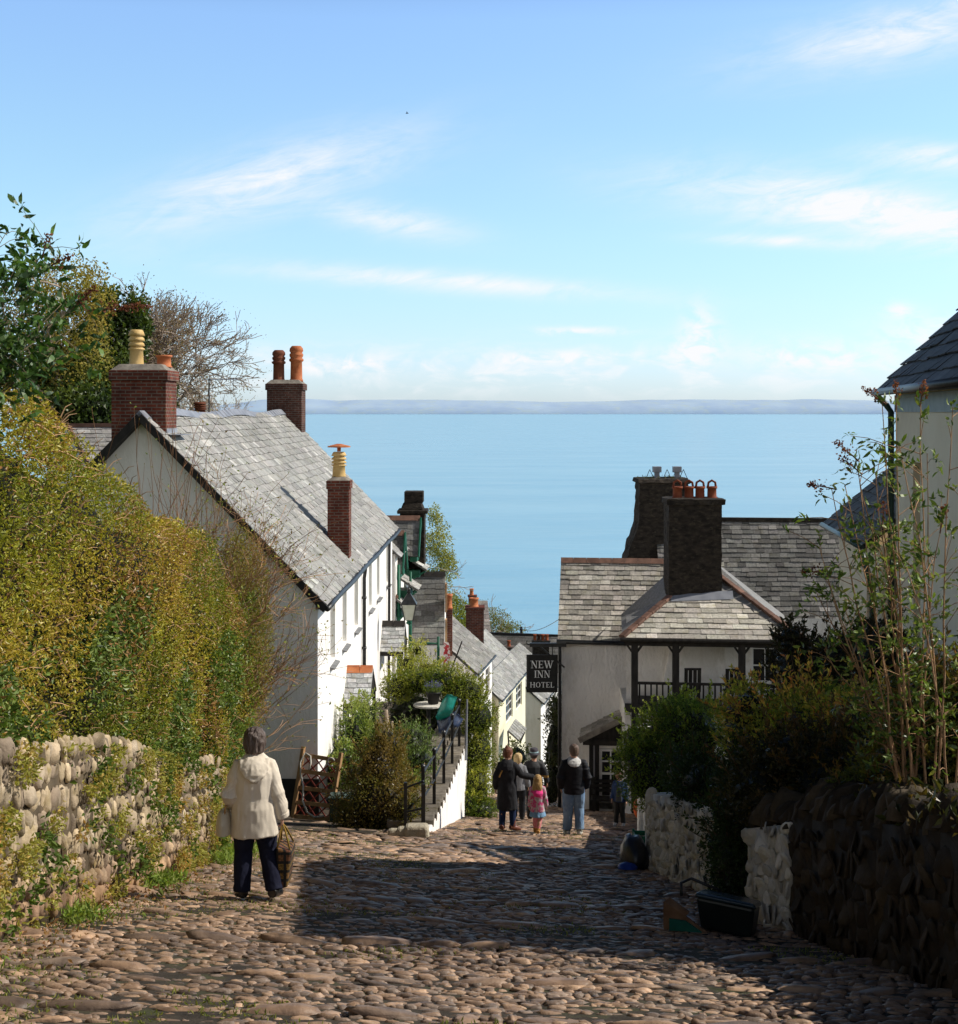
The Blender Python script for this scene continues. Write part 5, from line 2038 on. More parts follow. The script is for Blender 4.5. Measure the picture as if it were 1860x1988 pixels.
holed(mb, ip(ax - 1.6, by + .18, -13.2), n1_, HZ, 3.2, 3.15, [(.26, 1.26, 1.05, 2.92)], .1, -n2_)
mb.add([ip(ax - 1.6, by + .18, -13.2), ip(ax - 1.6, 0, -13.2), ip(ax - 1.6, 0, -10.05), ip(ax - 1.6, by + .18, -10.05)], [(0, 1, 2, 3)])
part('bay_wall', mb, M['white'], bay)
sash(inn, ip(ax - 1.6, by + .18, -13.2), n1_, HZ, -n2_, .26, 1.26, 1.4, 2.9, .06, 3, 4, fr=.07, bar=.045)
t = thing('bench', 'dark wooden bench under the white framed window of the inn', 'bench', ip(ax - .6, by - .4, gz(5, 42.5)))
q = ip(ax - .5, by - .35, 0)
g = gz(q[0], q[1])
mb = MB()
for k in range(3):
    mb.obox(q, n1_, n2_, -1.1, 1.1, -.3 + k * .17, -.16 + k * .17, g + .42, g + .46)
part('seat', mb, M['timber_black'], t)
mb = MB()
for k in range(3):
    mb.obox(q, n1_, n2_, -1.1, 1.1, .22, .25, g + .56 + k * .14, g + .66 + k * .14)
part('backrest', mb, M['timber_black'], t)
for a in (-1.0, 1.0):
    mb = MB()
    mb.obox(q, n1_, n2_, a - .04, a + .04, -.28, -.2, g - .1, g + .62)
    mb.obox(q, n1_, n2_, a - .04, a + .04, .18, .26, g - .1, g + 1.0)
    mb.obox(q, n1_, n2_, a - .04, a + .04, -.28, .26, g + .6, g + .64)
    part('bench_end', mb, M['timber_black'], t)

# hanging sign ---------------------------------------------------------
sg = thing('hotel_sign', 'black hanging sign lettered NEW INN HOTEL on an iron bracket', 'sign', A(*at(1052, 1345, 43.6)))
D0 = 43.6
x0, x1 = at(1025, 0, D0)[0], at(1080, 0, D0)[0]
z0, z1 = at(0, 1341, D0)[2], at(0, 1274, D0)[2]
mb = MB()
mb.obox(A(0, D0, 0), I1, I2, x0, x1, -.03, .03, z0, z1)
bd = part('board', mb, M['black'], sg, bevel=.008)
mb = MB()
for a, b_, c_, d_ in ((x0 - .02, x1 + .02, z1 + .003, z1 + .045), (x0 - .02, x1 + .02, z0 - .045, z0 - .003), (x0 - .045, x0 - .003, z0 - .045, z1 + .045), (x1 + .003, x1 + .045, z0 - .045, z1 + .045)):
    mb.obox(A(0, D0, 0), I1, I2, a, b_, -.04, .04, c_, d_)
part('frame', mb, M['timber_black'], sg)

GLY = {  # serif capitals on a 1 x 1 box: thick / thin strokes (x0,y0,x1,y1,width) and serifs
    'N': (.95, [(.17, 0, .17, 1, .07), (.17, 1, .78, 0, .17), (.78, 0, .78, 1, .07)], [(.17, 0), (.1, 1), (.78, 1)]),
    'E': (.78, [(.2, 0, .2, 1, .16), (.2, .965, .68, .965, .07), (.2, .5, .55, .5, .07), (.2, .035, .7, .035, .07), (.66, .8, .66, 1, .06), (.68, 0, .68, .22, .06), (.54, .4, .54, .6, .05)], [(.2, 0), (.2, 1)]),
    'W': (1.3, [(.12, 1, .4, 0, .16), (.4, 0, .66, .95, .07), (.6, 1, .88, 0, .16), (.88, 0, 1.16, 1, .07)], [(.12, 1), (.62, 1), (1.16, 1)]),
    'I': (.42, [(.21, 0, .21, 1, .17)], [(.21, 0), (.21, 1)]),
    'H': (1.0, [(.2, 0, .2, 1, .16), (.8, 0, .8, 1, .16), (.2, .52, .8, .52, .07)], [(.2, 0), (.2, 1), (.8, 0), (.8, 1)]),
    'T': (.86, [(.43, 0, .43, 1, .17), (.06, .965, .8, .965, .07), (.08, .78, .08, 1, .06), (.78, .78, .78, 1, .06)], [(.43, 0)]),
    'L': (.78, [(.2, 0, .2, 1, .16), (.2, .035, .7, .035, .07), (.69, 0, .69, .26, .06)], [(.2, 0), (.2, 1)]),
    'O': (1.0, None, None),
}


def letter(mb, ch, x, z, h, wsc):
    w_, st_, se = GLY[ch]
    yf = D0 - .034

    def pt(a, b):
        return A(x + a * h * wsc, yf, z + b * h)
    if ch == 'O':
        n = 20
        o = [pt(.5 + .43 * math.cos(a), .5 + .5 * math.sin(a)) for a in np.linspace(0, 2 * np.pi, n, endpoint=False)]
        i = [pt(.5 + .26 * math.cos(a), .5 + .44 * math.sin(a)) for a in np.linspace(0, 2 * np.pi, n, endpoint=False)]
        mb.add(o + i, [(k, (k + 1) % n, n + (k + 1) % n, n + k) for k in range(n)])
        return w_ * h * wsc
    for k, (a, b, c, d, t_) in enumerate(st_):
        p, q = pt(a, b), pt(c, d)
        dr = unit(q - p)
        sd = A(dr[2], 0, -dr[0]) * t_ * h * .5 * (wsc if abs(dr[2]) > .5 else 1)
        off_ = A(0, -.0008 * k, 0)
        mb.add([p - sd + off_, q - sd + off_, q + sd + off_, p + sd + off_], [(0, 1, 2, 3)])
    for k, (a, b) in enumerate(se):
        p = pt(a, b + (.025 if b == 0 else -.025))
        mb.add([p + A(-.17 * h * wsc, -.005 - .0005 * k, -.025 * h), p + A(.17 * h * wsc, -.005 - .0005 * k, -.025 * h), p + A(.17 * h * wsc, -.005 - .0005 * k, .025 * h), p + A(-.17 * h * wsc, -.005 - .0005 * k, .025 * h)], [(0, 1, 2, 3)])
    return w_ * h * wsc


W_, H_ = x1 - x0, z1 - z0
M['sign_white'] = surf('sign_white', (.8, .8, .78), (.85, .85, .83), 3, .5)
for txt, zc, hh, ws in (('NEW', .66, .215, .98), ('INN', .385, .205, .95), ('HOTEL', .10, .155, 1.0)):
    h = hh * H_
    tot = sum(GLY[c][0] * h * ws for c in txt) + .04 * h * (len(txt) - 1)
    x = x0 + W_ / 2 - tot / 2
    mb = MB()
    for c in txt:
        x += letter(mb, c, x, z0 + zc * H_, h, ws) + .04 * h
    part('word', mb, M['sign_white'], bd)
mb = MB()
zb_ = at(0, 1252, D0)[2]
mb.obox(A(0, D0, 0), I1, I2, x0 + .05, 2.72, -.05, .05, zb_ - .06, zb_ + .06)
mb.bar(A(2.66, D0, zb_ - .7), A(1.9, D0, zb_ - .05), .05)
mb.tube([A(x0 + .05, D0, zb_), A(x0 - .06, D0, zb_ + .06), A(x0 - .02, D0, zb_ + .14)], .025, 6)
for a in (x0 + .15, x1 - .12):
    mb.bar(A(a, D0, zb_ - .05), A(a, D0, z1 + .03), .03)
part('bracket', mb, M['iron'], sg)

# ------------------------------------------------------------------ cream house at right
cw = unit(A(.154, 1, 0))
cs_ = A(cw[1], -cw[0], 0)              # away from the street
CO = A(5.8, 20.0, 0)


def cp_(a, b, z):
    """a: away from the street, b: downhill"""
    q = CO + cs_ * a + cw * b
    return A(q[0], q[1], z)


cream = thing('cream_house', 'tall cream rendered house with dark slate roof at the right edge', 'house', cp_(4, -3, -7))
mb = MB()
ez, hw = .30, 4.7
NL = -7.2                                # near end
hol = [(NL + 4.9 - NL, NL + 5.65 - NL, 4.65, 6.7), (4.9, 5.65, 1.6, 3.4)]
holed(mb, cp_(.15, NL, -7.0), cw, HZ, -NL, 7.0 + ez, [(5.0, 5.6, 3.9, 6.35), (4.9, 5.6, .9, 2.9)], .2, -cs_)
for b_ in (NL, 0):
    mb.poly([cp_(.15, b_, -9), cp_(.15, b_, ez), cp_(.15 + hw, b_, ez + hw), cp_(.15 + 2 * hw, b_, ez), cp_(.15 + 2 * hw, b_, -9)])
mb.add([cp_(.15 + 2 * hw, NL, -9), cp_(.15 + 2 * hw, 0, -9), cp_(.15 + 2 * hw, 0, ez), cp_(.15 + 2 * hw, NL, ez)], [(0, 1, 2, 3)])
part('wall', mb, M['cream'], cream)
for h in ((5.0, 5.6, 3.9, 6.35), (4.9, 5.6, .9, 2.9)):
    sash(cream, cp_(.15, NL, -7.0), cw, HZ, -cs_, *h, .2, 2, 4, mat='cream')
mb = MB()
Lc = (hw + .3) * math.sqrt(2)
slates(mb, cp_(-.12, NL - .2, ez - .02), cw, unit(cs_ + HZ), Lc, lambda v: 0, lambda v: -NL + .35, .27, .42, .03, (.085, .085, .095), .3, 121, .2, .03, .02)
slates(mb, cp_(.3 + 2 * hw + .12, NL - .2, ez - .02), cw, unit(-cs_ + HZ), Lc, lambda v: 0, lambda v: -NL + .35, .4, .6, .03, (.1, .1, .11), .3, 122)
part('roof', mb, M['slate'], cream)
mb = MB()
mb.tube([cp_(-.14, NL - .2, ez + .0), cp_(-.14, .12, ez - .02)], .05, 8)
part('gutter', mb, M['iron'], cream, True)
mb = MB()
mb.add([cp_(.13, NL, ez - .3), cp_(.13, 0, ez - .3), cp_(.13, 0, ez - .06), cp_(.13, NL, ez - .06)], [(0, 1, 2, 3)])
part('fascia', mb, surf('fascia_paint', (.22, .27, .27), (.3, .34, .33), 5, .6), cream)
mb = MB()
mb.tube([cp_(-.12, .04, ez - .05), cp_(.02, .0, ez - .2), cp_(.08, -.03, ez - .3), cp_(.08, -.03, -8)], .045, 8)
part('downpipe', mb, M['pipe_green'], cream, True)
# lower wing
cw = unit(A(.42, 4, 0))
cs_ = A(cw[1], -cw[0], 0)
CO = A(5.6, 20.03, 0)
wing2 = thing('cream_wing', 'lower cream rendered wing with green drainpipe between inn and tall house', 'house', cp_(3, 4, -9))
mb = MB()
ez2 = -1.92
LL = 4.0
holed(mb, cp_(.16, .02, -10), cw, HZ, LL, 10 + ez2, [(.45, 1.25, 6.1, 7.6)], .16, -cs_)
mb.poly([cp_(.16, LL, -11), cp_(.16, LL, ez2), cp_(2.7, LL, ez2 + 2.2), cp_(5.2, LL, ez2), cp_(5.2, LL, -11)])
mb.poly([cp_(.16, .02, -11), cp_(.16, .02, ez2), cp_(2.7, .02, ez2 + 2.2), cp_(5.2, .02, ez2), cp_(5.2, .02, -11)])
part('wall', mb, M['cream'], wing2)
sash(wing2, cp_(.16, .02, -10), cw, HZ, -cs_, 0.45, 1.25, 6.1, 7.6, .16, 2, 3, mat='cream')
mb = MB()
slates(mb, cp_(-.1, .12, ez2 - .02), cw, unit(cs_ + HZ * .86), 3.6, lambda v: 0, lambda v: LL + .1, .22, .36, .025, (.12, .112, .105), .3, 131, .2, .06)
part('roof', mb, M['slate'], wing2)
mb = MB()
mb.tube([cp_(-.12, .1, ez2 - .02), cp_(-.12, LL + .1, ez2 - .02)], .045, 8)
mb.tube([cp_(-.1, .2, ez2 - .1), cp_(.0, .2, ez2 - .4), cp_(.06, .2, ez2 - .7), cp_(.06, .2, -10)], .045, 8)
part('gutter', mb, M['pipe_green'], wing2, True)

# ------------------------------------------------------------------ right hand walls
def wall_run(name, label, pts, tops, mat, colr, cols, seed, th=.42, capst=True, ww=(.07, .2), hh=(.12, .26), cz=(.012, .032), lump_=.15, zfrom=None, group=None):
    """stone wall along a polyline of (X, Y); the face looks to the left of the direction of travel"""
    pts = np.asarray(pts, float)
    seg = np.linalg.norm(np.diff(pts, axis=0), axis=1)
    s = np.concatenate([[0], np.cumsum(seg)])
    mb = MB()

    def pos(q):
        return A(np.interp(q, s, pts[:, 0]), np.interp(q, s, pts[:, 1]))
    tz = lambda q: float(np.interp(q, s, tops))
    qs = np.linspace(0, s[-1], int(s[-1] / .5) + 2)
    for a, b in zip(qs[:-1], qs[1:]):
        p, q = pos(a), pos(b)
        d = unit(q - p)
        nrm_ = A(d[1], -d[0])
        g0, g1 = gz(p[0], p[1]) - .4, gz(q[0], q[1]) - .4
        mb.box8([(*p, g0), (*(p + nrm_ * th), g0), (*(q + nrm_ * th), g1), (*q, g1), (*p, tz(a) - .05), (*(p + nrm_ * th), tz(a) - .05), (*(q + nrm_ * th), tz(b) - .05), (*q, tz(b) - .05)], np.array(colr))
    C, a_, b_, c_, g_ = [], [], [], [], []
    d = unit(pts[-1] - pts[0])
    off = -.05
    k = 0
    while off < 2.4:
        h_ = random.uniform(*hh)
        q = random.uniform(0, .03)
        while q < s[-1] - .03:
            w_ = random.uniform(*ww) * (1.8 if random.random() < .07 else 1)
            if q + w_ > s[-1]:
                w_ = max(.04, s[-1] - q)
            p = pos(q + w_ / 2)
            g = gz(p[0], p[1])
            if zfrom is None:
                z = g + off + h_ / 2
            else:
                z = g + off + h_ / 2
            if z < tz(q) - .08:
                C.append((p[0] - .0, p[1], z + random.uniform(-.03, .03)))
                a_.append(w_ * .56)
                b_.append(h_ * random.uniform(.45, .6))
                c_.append(random.uniform(*cz))
                g_.append(random.uniform(-.2, .2))
            q += w_
        off += h_ * .9
    C = np.array(C)
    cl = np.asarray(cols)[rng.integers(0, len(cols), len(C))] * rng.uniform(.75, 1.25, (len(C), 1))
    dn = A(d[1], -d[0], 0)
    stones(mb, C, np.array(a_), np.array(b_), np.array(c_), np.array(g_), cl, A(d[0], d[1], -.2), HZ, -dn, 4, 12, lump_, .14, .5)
    if capst:
        q = .05
        C, a_, b_, c_ = [], [], [], []
        while q < s[-1] - .05:
            w_ = random.uniform(.07, .15)
            p = pos(q + w_ / 2)
            C.append((p[0] + dn[0] * th * .5, p[1] + dn[1] * th * .5, tz(q) - .06))
            a_.append(w_ * .55)
            b_.append(th * .58)
            c_.append(random.uniform(.16, .32))
            q += w_
        n = len(C)
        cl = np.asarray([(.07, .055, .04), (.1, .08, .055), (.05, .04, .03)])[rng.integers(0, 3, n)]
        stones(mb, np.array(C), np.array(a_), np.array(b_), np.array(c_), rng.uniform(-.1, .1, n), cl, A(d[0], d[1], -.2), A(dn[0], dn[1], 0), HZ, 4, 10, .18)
    p = pos(s[-1] / 2)
    return tag(part(name, mb, M[mat], smooth=True, origin=(p[0], p[1], gz(p[0], p[1]))), label, 'wall', group)


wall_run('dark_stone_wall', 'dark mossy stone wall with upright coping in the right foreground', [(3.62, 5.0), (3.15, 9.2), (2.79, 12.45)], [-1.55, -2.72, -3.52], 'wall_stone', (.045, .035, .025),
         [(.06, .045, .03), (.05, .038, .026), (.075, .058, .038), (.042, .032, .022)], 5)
wall_run('whitewashed_wall', 'whitewashed stone wall end beside the recycling box and garden gap', [(2.78, 12.47), (2.59, 13.45)], [-3.62, -3.95], 'whitestone', (.75, .72, .68), [(.8, .78, .74), (.7, .68, .64), (.9, .88, .84)], 6,
         ww=(.1, .2), hh=(.1, .2), cz=(.012, .03), lump_=.1)
wall_run('whitewashed_wall', 'longer whitewashed stone wall half covered by dark bushes below the garden', [(2.64, 15.2), (2.5, 17.3), (2.34, 19.6)], [-4.35, -4.75, -5.28], 'whitestone', (.75, .72, .68), [(.8, .78, .74), (.68, .66, .62), (.88, .86, .82)], 7,
         capst=False, ww=(.08, .18), hh=(.1, .2), cz=(.012, .03), lump_=.1)
t = thing('gate_pillar', 'white painted square pillar beside the inn yard with orange bags at its foot', 'pillar', (3.62, 30.5, gz(3.6, 30.5)))
mb = MB()
g = gz(3.6, 30.5)
mb.obox(A(3.62, 30.5, 0), I1, I2, -.16, .16, -.16, .16, g - .2, -6.98)
mb.obox(A(3.62, 30.5, 0), I1, I2, -.2, .2, -.2, .2, -6.98, -6.88)
part('shaft', mb, M['whitestone'], t, bevel=.03)
mb = MB()
for x in (-.05,):
    mb.bar((3.5, 30.3, -7.6), (3.35, 30.2, -7.6), .05)
    mb.bar((3.35, 30.2, -7.75), (3.35, 30.2, -7.45), .05)
part('hinge', mb, M['iron'], t)
mb = MB()
mb.box8([(2.34, 19.6, gz(2.3, 19.6) - .3), (2.75, 19.6, gz(2.7, 19.6) - .3), (3.9, 30.2, gz(3.9, 30.2) - .3), (3.55, 30.2, gz(3.5, 30.2) - .3), (2.34, 19.6, -5.5), (2.75, 19.6, -5.5), (3.9, 30.2, -8.0), (3.55, 30.2, -8.0)])
tag(part('garden_wall', mb, M['whitestone'], origin=(3, 25, -8)), 'low rendered garden wall running down to the white pillar', 'wall')
# raised garden soil behind the walls
mb = MB()
gy = np.linspace(4, 40, 30)
V = []
for y in gy:
    xl = np.interp(y, [4, 12.5, 13.4, 15.2, 19.6, 30, 40], [4.1, 3.1, 3.0, 3.0, 2.75, 3.95, 4.2])
    for k in range(8):
        x = xl + (12 - xl) * k / 7
        V.append((x, y, gz(3, y) + .95 + .12 * k + float(fbm(A(x, y, 0)[None], .8, 2, 3)[0]) * .2))
mb.add(V, [(i * 8 + j, i * 8 + j + 1, (i + 1) * 8 + j + 1, (i + 1) * 8 + j) for i in range(29) for j in range(7)])
tag(part('garden_soil', mb, M['soil'], smooth=True), kind='structure')

# bushes of the right garden
GR = 'bushes in the right hand garden'
DG = [(.045, .09, .013), (.11, .18, .026), (.22, .3, .045), (.45, .5, .09)]
bush('green_bush', 'fresh green bushy shrub in front of the inn balcony', 'bush',
     [(at(1300, 1470, 23), (.72, .7, .85)), (at(1262, 1500, 22.6), (.55, .6, .6)), (at(1345, 1430, 22.5), (.6, .6, .6)), (at(1240, 1452, 23), (.35, .4, .3)), (at(1320, 1385, 23), (.35, .35, .3))], DG, .05, 1300, A(2.9, 23, -6.5), GR, seed=1, up=.35)
bush('conical_bush', 'dark rounded evergreen overhanging the longer whitewashed wall', 'bush',
     [(at(1362, 1535, 17.5), (.36, .8, .5)), (at(1405, 1620, 16.0), (.27, .6, .5)), (at(1325, 1500, 18.6), (.3, .7, .3)), (at(1425, 1690, 15.2), (.2, .4, .3))], [(.012, .03, .008), (.03, .06, .015), (.06, .09, .02)], .045, 1500, A(2.9, 17, -5.2), GR, seed=2)
bush('conical_bush', 'dark upright evergreen filling the gap between the two whitewashed walls', 'bush',
     [(at(1440, 1590, 14.8), (.32, .6, .75)), (at(1425, 1690, 14.6), (.26, .5, .5)), (at(1465, 1530, 15), (.4, .5, .4))], [(.01, .026, .008), (.022, .05, .014), (.05, .08, .02)], .045, 1500, A(2.8, 14.8, -4.9), GR, seed=3)
RB = [(.06, .1, .016), (.18, .23, .03), (.38, .4, .06), (.6, .42, .09), (.6, .2, .07)]
bush('red_tipped_bush', 'broad bush with red and orange young leaves behind the dark wall', 'bush',
     [(at(1590, 1450, 15), (.75, .8, .58)), (at(1510, 1455, 15.6), (.5, .7, .5)), (at(1680, 1435, 14.5), (.6, .7, .58)), (at(1585, 1385, 15.5), (.5, .6, .3)), (at(1450, 1400, 16), (.35, .5, .5))],
     RB, .055, 1100, A(3.6, 15, -4.2), GR, aspect=.4, seed=4, up=.4, pat=1.8, w=.45, var=.5, sprigs=.6)
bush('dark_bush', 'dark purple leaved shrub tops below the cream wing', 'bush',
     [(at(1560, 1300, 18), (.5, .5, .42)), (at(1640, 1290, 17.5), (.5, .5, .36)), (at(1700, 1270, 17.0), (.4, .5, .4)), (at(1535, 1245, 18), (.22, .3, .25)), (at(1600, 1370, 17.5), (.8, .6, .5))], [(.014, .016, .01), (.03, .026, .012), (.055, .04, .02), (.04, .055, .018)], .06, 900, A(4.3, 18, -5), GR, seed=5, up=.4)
bush('dark_bush', 'shaded foot of the red tipped bush behind the dark wall coping, shade put into near black leaves', 'bush',  # dark leaf colours stand in for shade low in the red tipped bush
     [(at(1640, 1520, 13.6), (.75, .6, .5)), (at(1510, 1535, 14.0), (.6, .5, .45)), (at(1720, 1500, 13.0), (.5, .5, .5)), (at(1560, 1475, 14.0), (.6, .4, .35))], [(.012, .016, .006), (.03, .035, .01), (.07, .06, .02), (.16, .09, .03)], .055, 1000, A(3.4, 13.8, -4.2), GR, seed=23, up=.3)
bush('green_bush', 'shaded leafy bush at the foot of the tall light stemmed shrub', 'bush',
     [(at(1760, 1500, 11.8), (.42, .5, .42)), (at(1690, 1545, 11.9), (.35, .4, .25)), (at(1850, 1460, 11.3), (.45, .5, .55)), (at(1800, 1370, 12), (.35, .4, .4)), (at(1930, 1420, 11), (.5, .5, .6))], [(.03, .05, .012), (.09, .11, .02), (.18, .17, .03), (.25, .12, .03)], .05, 1300, A(3.4, 11.6, -3.4), GR, seed=6, up=.3)
mb = MB()
n = 5000
P = np.column_stack([rng.uniform(3.0, 4.6, n), rng.uniform(8, 20, n), np.zeros(n)])
P[:, 2] = gz(3, P[:, 1]) + 1.1 + rng.uniform(0, .3, n)
P = P[fbm(P, .8, 3, 12) > .4]
leaves(mb, P, .08, pal(len(P), [(.02, .03, .008), (.06, .06, .015), (.12, .07, .02)], .3), .6, .45)
tag(part('garden_ground_cover', mb, M['leaf']), 'dark low leaves covering the raised soil behind the dark stone wall', 'ground cover', kind='stuff')
# tall light stemmed buddleia
st = []
for (bx, by_, tx, ty, d) in ((1800, 1560, 1690, 1010, 10.8), (1815, 1560, 1745, 860, 10.6), (1825, 1570, 1850, 790, 10.5), (1800, 1550, 1640, 940, 11), (1790, 1550, 1590, 1060, 11.2), (1780, 1545, 1585, 1150, 11.3),
                              (1845, 1570, 1880, 760, 10.4), (1810, 1540, 1700, 920, 11), (1790, 1540, 1640, 1180, 11.1), (1870, 1560, 1930, 820, 10.2), (1775, 1545, 1600, 1260, 11.4),
                              (1850, 1570, 1760, 1100, 10.2), (1835, 1560, 1800, 880, 11.2)):
    b, e = at(bx, by_ + 40, d), at(tx, ty, d)
    st.append((b, e, A(random.uniform(-.16, .26), random.uniform(-.2, .2), random.uniform(-.1, .25))))
sp = [(at(1600, 945, 11), A(-1, 0, .22), .14), (at(1650, 880, 11), A(-.8, 0, .7), .16), (at(1655, 905, 11), A(-.6, 0, .5), .12), (at(1740, 770, 10.7), A(.0, 0, 1), .12), (at(1790, 765, 10.8), A(.15, 0, 1), .1), (at(1590, 1110, 11.3), A(-1, 0, .1), .14),
      (at(1700, 770, 10.7), A(-.7, 0, .5), .12), (at(1715, 1000, 10.9), A(.1, 0, 1), .1), (at(1830, 1010, 10.5), A(.2, 0, 1), .12)]
buddleia('buddleia', 'tall light brown stemmed shrub with sparse leaves and dead flower heads at right', A(3.35, 10.9, -3.1), st, .068, 18, [(.04, .075, .014), (.09, .15, .028), (.17, .24, .045), (.24, .26, .07)], sp, 10, (.52, .33, .19), .0105, (.15, 1.0), .32)

# ------------------------------------------------------------------ front garden between cottage and street
GF = 'plants in the cottage front garden'
bush('conical_shrub', 'rusty brown green cone shaped shrub beside the wooden sledge', 'bush',
     [(at(735, 1560, 27.4), (.85, .7, .8)), (at(740, 1500, 27.6), (.62, .55, .7)), (at(692, 1592, 27.4), (.5, .45, .45)), (at(788, 1588, 27.0), (.4, .4, .5)), (at(752, 1455, 27.8), (.36, .36, .5))],
     [(.08, .1, .02), (.17, .16, .035), (.25, .18, .05), (.32, .22, .08)], .05, 1100, A(-2.05, 28.5, -8.6), GF, seed=11, up=.3, dark=(.02, .015, .008))
bush('climbing_shrub', 'leafy green climber growing up the sunlit cottage wall by the porch', 'bush',
     [(at(690, 1420, 33), (.42, .5, .75)), (at(712, 1390, 34), (.35, .4, .5)), (at(672, 1490, 32), (.35, .4, .6)), (at(715, 1450, 33), (.4, .4, .5)), (at(650, 1500, 31.6), (.25, .3, .35))], [(.05, .11, .02), (.12, .19, .03), (.25, .3, .07), (.38, .42, .14)], .07, 700, A(-2.9, 33, -9), GF, seed=12, shell=.6, kcore=.5)
bush('feathery_shrub', 'soft mid green feathery shrub in the middle of the garden', 'bush',
     [(at(800, 1445, 31.5), (.5, .5, .5)), (at(815, 1480, 31), (.42, .4, .35)), (at(780, 1490, 31), (.4, .4, .35))], [(.08, .15, .03), (.16, .24, .06), (.22, .28, .09)], .055, 1200, A(-1.5, 31.3, -8.8), GF, seed=13, aspect=.22, up=.8)
YG = [(.05, .1, .012), (.15, .2, .02), (.27, .3, .035), (.36, .36, .06)]
bush('arched_hedge', 'bright yellow green clipped hedge arching over the garden path', 'hedge',
     [(at(775, 1335, 37), (.5, .6, .38)), (at(815, 1325, 37), (.62, .6, .36)), (at(860, 1325, 36.6), (.6, .6, .38)), (at(905, 1345, 36.2), (.58, .6, .5)), (at(928, 1395, 36), (.52, .6, .6)), (at(930, 1460, 35.8), (.42, .6, .7)), (at(925, 1530, 35.4), (.42, .6, .7)),
      (at(935, 1575, 35), (.4, .5, .35)), (at(905, 1560, 35.0), (.35, .5, .45))], YG, .055, 950, A(0, 35.6, -10), GF, seed=14, up=.25, pat=1.2, amp=.35)
bush('yellow_shrub', 'loose pale yellow green shrub tuft above the arched hedge', 'bush', [(at(790, 1290, 39), (.45, .4, .4)), (at(830, 1300, 39), (.55, .4, .35)), (at(810, 1262, 39), (.3, .3, .3))], [(.25, .3, .06), (.4, .42, .1), (.5, .48, .16)], .06, 600, A(-1.9, 39, -8), GF, seed=15, shell=.7,
     kcore=.4, up=.6)
bush('arch_shade', 'inside of the arch behind the garden table, its shadow put into near black leaves', 'hedge', [(at(800, 1390, 38.5), (.95, .4, .75)), (at(860, 1400, 38.2), (.6, .4, .8)), (at(855, 1470, 37.5), (.4, .4, .6))], [(.008, .016, .005), (.02, .035, .008), (.05, .07, .015)], .07, 700, A(-1.4, 38.4, -9.4), GF,  # leaf colours stand in for the darkness under the arch
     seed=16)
bush('low_plants', 'low light green plants beside the stepped garden path', 'plant', [(at(800, 1520, 30), (.35, .5, .18)), (at(825, 1505, 31.5), (.3, .5, .15))], [(.14, .2, .04), (.25, .3, .07)], .06, 700, A(-1.3, 30, -8.6), GF, seed=17, kcore=.5)
bush('street_bush', 'green bush in the lane behind the walkers beside the cream cottage', 'bush', [(at(1000, 1470, 52), (.55, .5, .5)), (at(985, 1500, 51), (.5, .5, .5))], [(.03, .06, .012), (.1, .14, .03), (.2, .22, .05)], .08, 500, A(1.4, 52, -14.4), seed=18)
bush('wall_creeper', 'dark ivy climbing the corner of the inn behind the hat wearer', 'creeper', [(at(1075, 1450, 46), (.3, .4, 1.1)), (at(1070, 1520, 45), (.35, .4, .9)), (at(1080, 1385, 47), (.22, .4, .7))], [(.012, .022, .006), (.03, .045, .012), (.06, .07, .02)], .09, 500, A(2.3, 46, -12.8), seed=19)
# garden soil, path, retaining wall
mb = MB()
gy = np.linspace(25.5, 43, 22)
V = []
for y in gy:
    xr = -.93 + .067 * (y - 26)
    for k in range(7):
        x = -5.2 + (xr - 1.0 + 5.2) * k / 6
        V.append((x, y, max(gz(x, y) + .03, np.interp(y, [25, 29, 33, 43], [-7.7, -8.62, -8.8, -8.9]))))
mb.add(V, [(i * 7 + j, i * 7 + j + 1, (i + 1) * 7 + j + 1, (i + 1) * 7 + j) for i in range(21) for j in range(6)])
tag(part('front_garden_soil', mb, M['soil'], smooth=True), kind='structure')
wl = lambda y: -.93 + .067 * (y - 26)
wt = lambda y: np.interp(y, [26, 29, 34, 40], [-7.72, -8.0, -8.2, -8.35])
mb = MB()
for a, b_ in zip(np.linspace(26.2, 39, 14)[:-1], np.linspace(26.2, 39, 14)[1:]):
    st_, sb_ = wt(a) - .08, wt(b_) - .08
    mb.box8([(wl(a) - .3, a, gz(0, a) - .4), (wl(a), a, gz(0, a) - .4), (wl(b_), b_, gz(0, b_) - .4), (wl(b_) - .3, b_, gz(0, b_) - .4), (wl(a) - .3, a, st_), (wl(a), a, st_), (wl(b_), b_, sb_), (wl(b_) - .3, b_, sb_)])
tag(part('garden_retaining_wall', mb, M['white'], origin=(wl(32), 32, gz(0, 32)), bevel=.03), 'sunlit white retaining wall under the black garden railing', 'wall')
mb = MB()
y = 26.7
while y < 38.5:
    l = random.uniform(.5, .75)
    for x in (0, 1):
        a = wl(y) - .88 + x * .46
        c = random.uniform(.7, 1.2)
        zt_ = float(wt(y)) + random.uniform(-.015, .015)
        mb.box8([(a, y, zt_ - .14), (a + .44, y, zt_ - .14), (a + .44, y + l - .03, zt_ - .14), (a, y + l - .03, zt_ - .14), (a, y, zt_), (a + .44, y, zt_), (a + .44, y + l - .03, zt_), (a, y + l - .03, zt_)], (.2 * c, .18 * c, .15 * c))
    y += l
tag(part('garden_path', mb, M['wall_stone'], bevel=.02), kind='structure')
t = thing('garden_railing', 'black iron handrail with posts along the stepped garden path', 'railing', (wl(30), 30, wt(30)))
ys_ = (26.1, 28.2, 30.3, 32.4, 34.4)
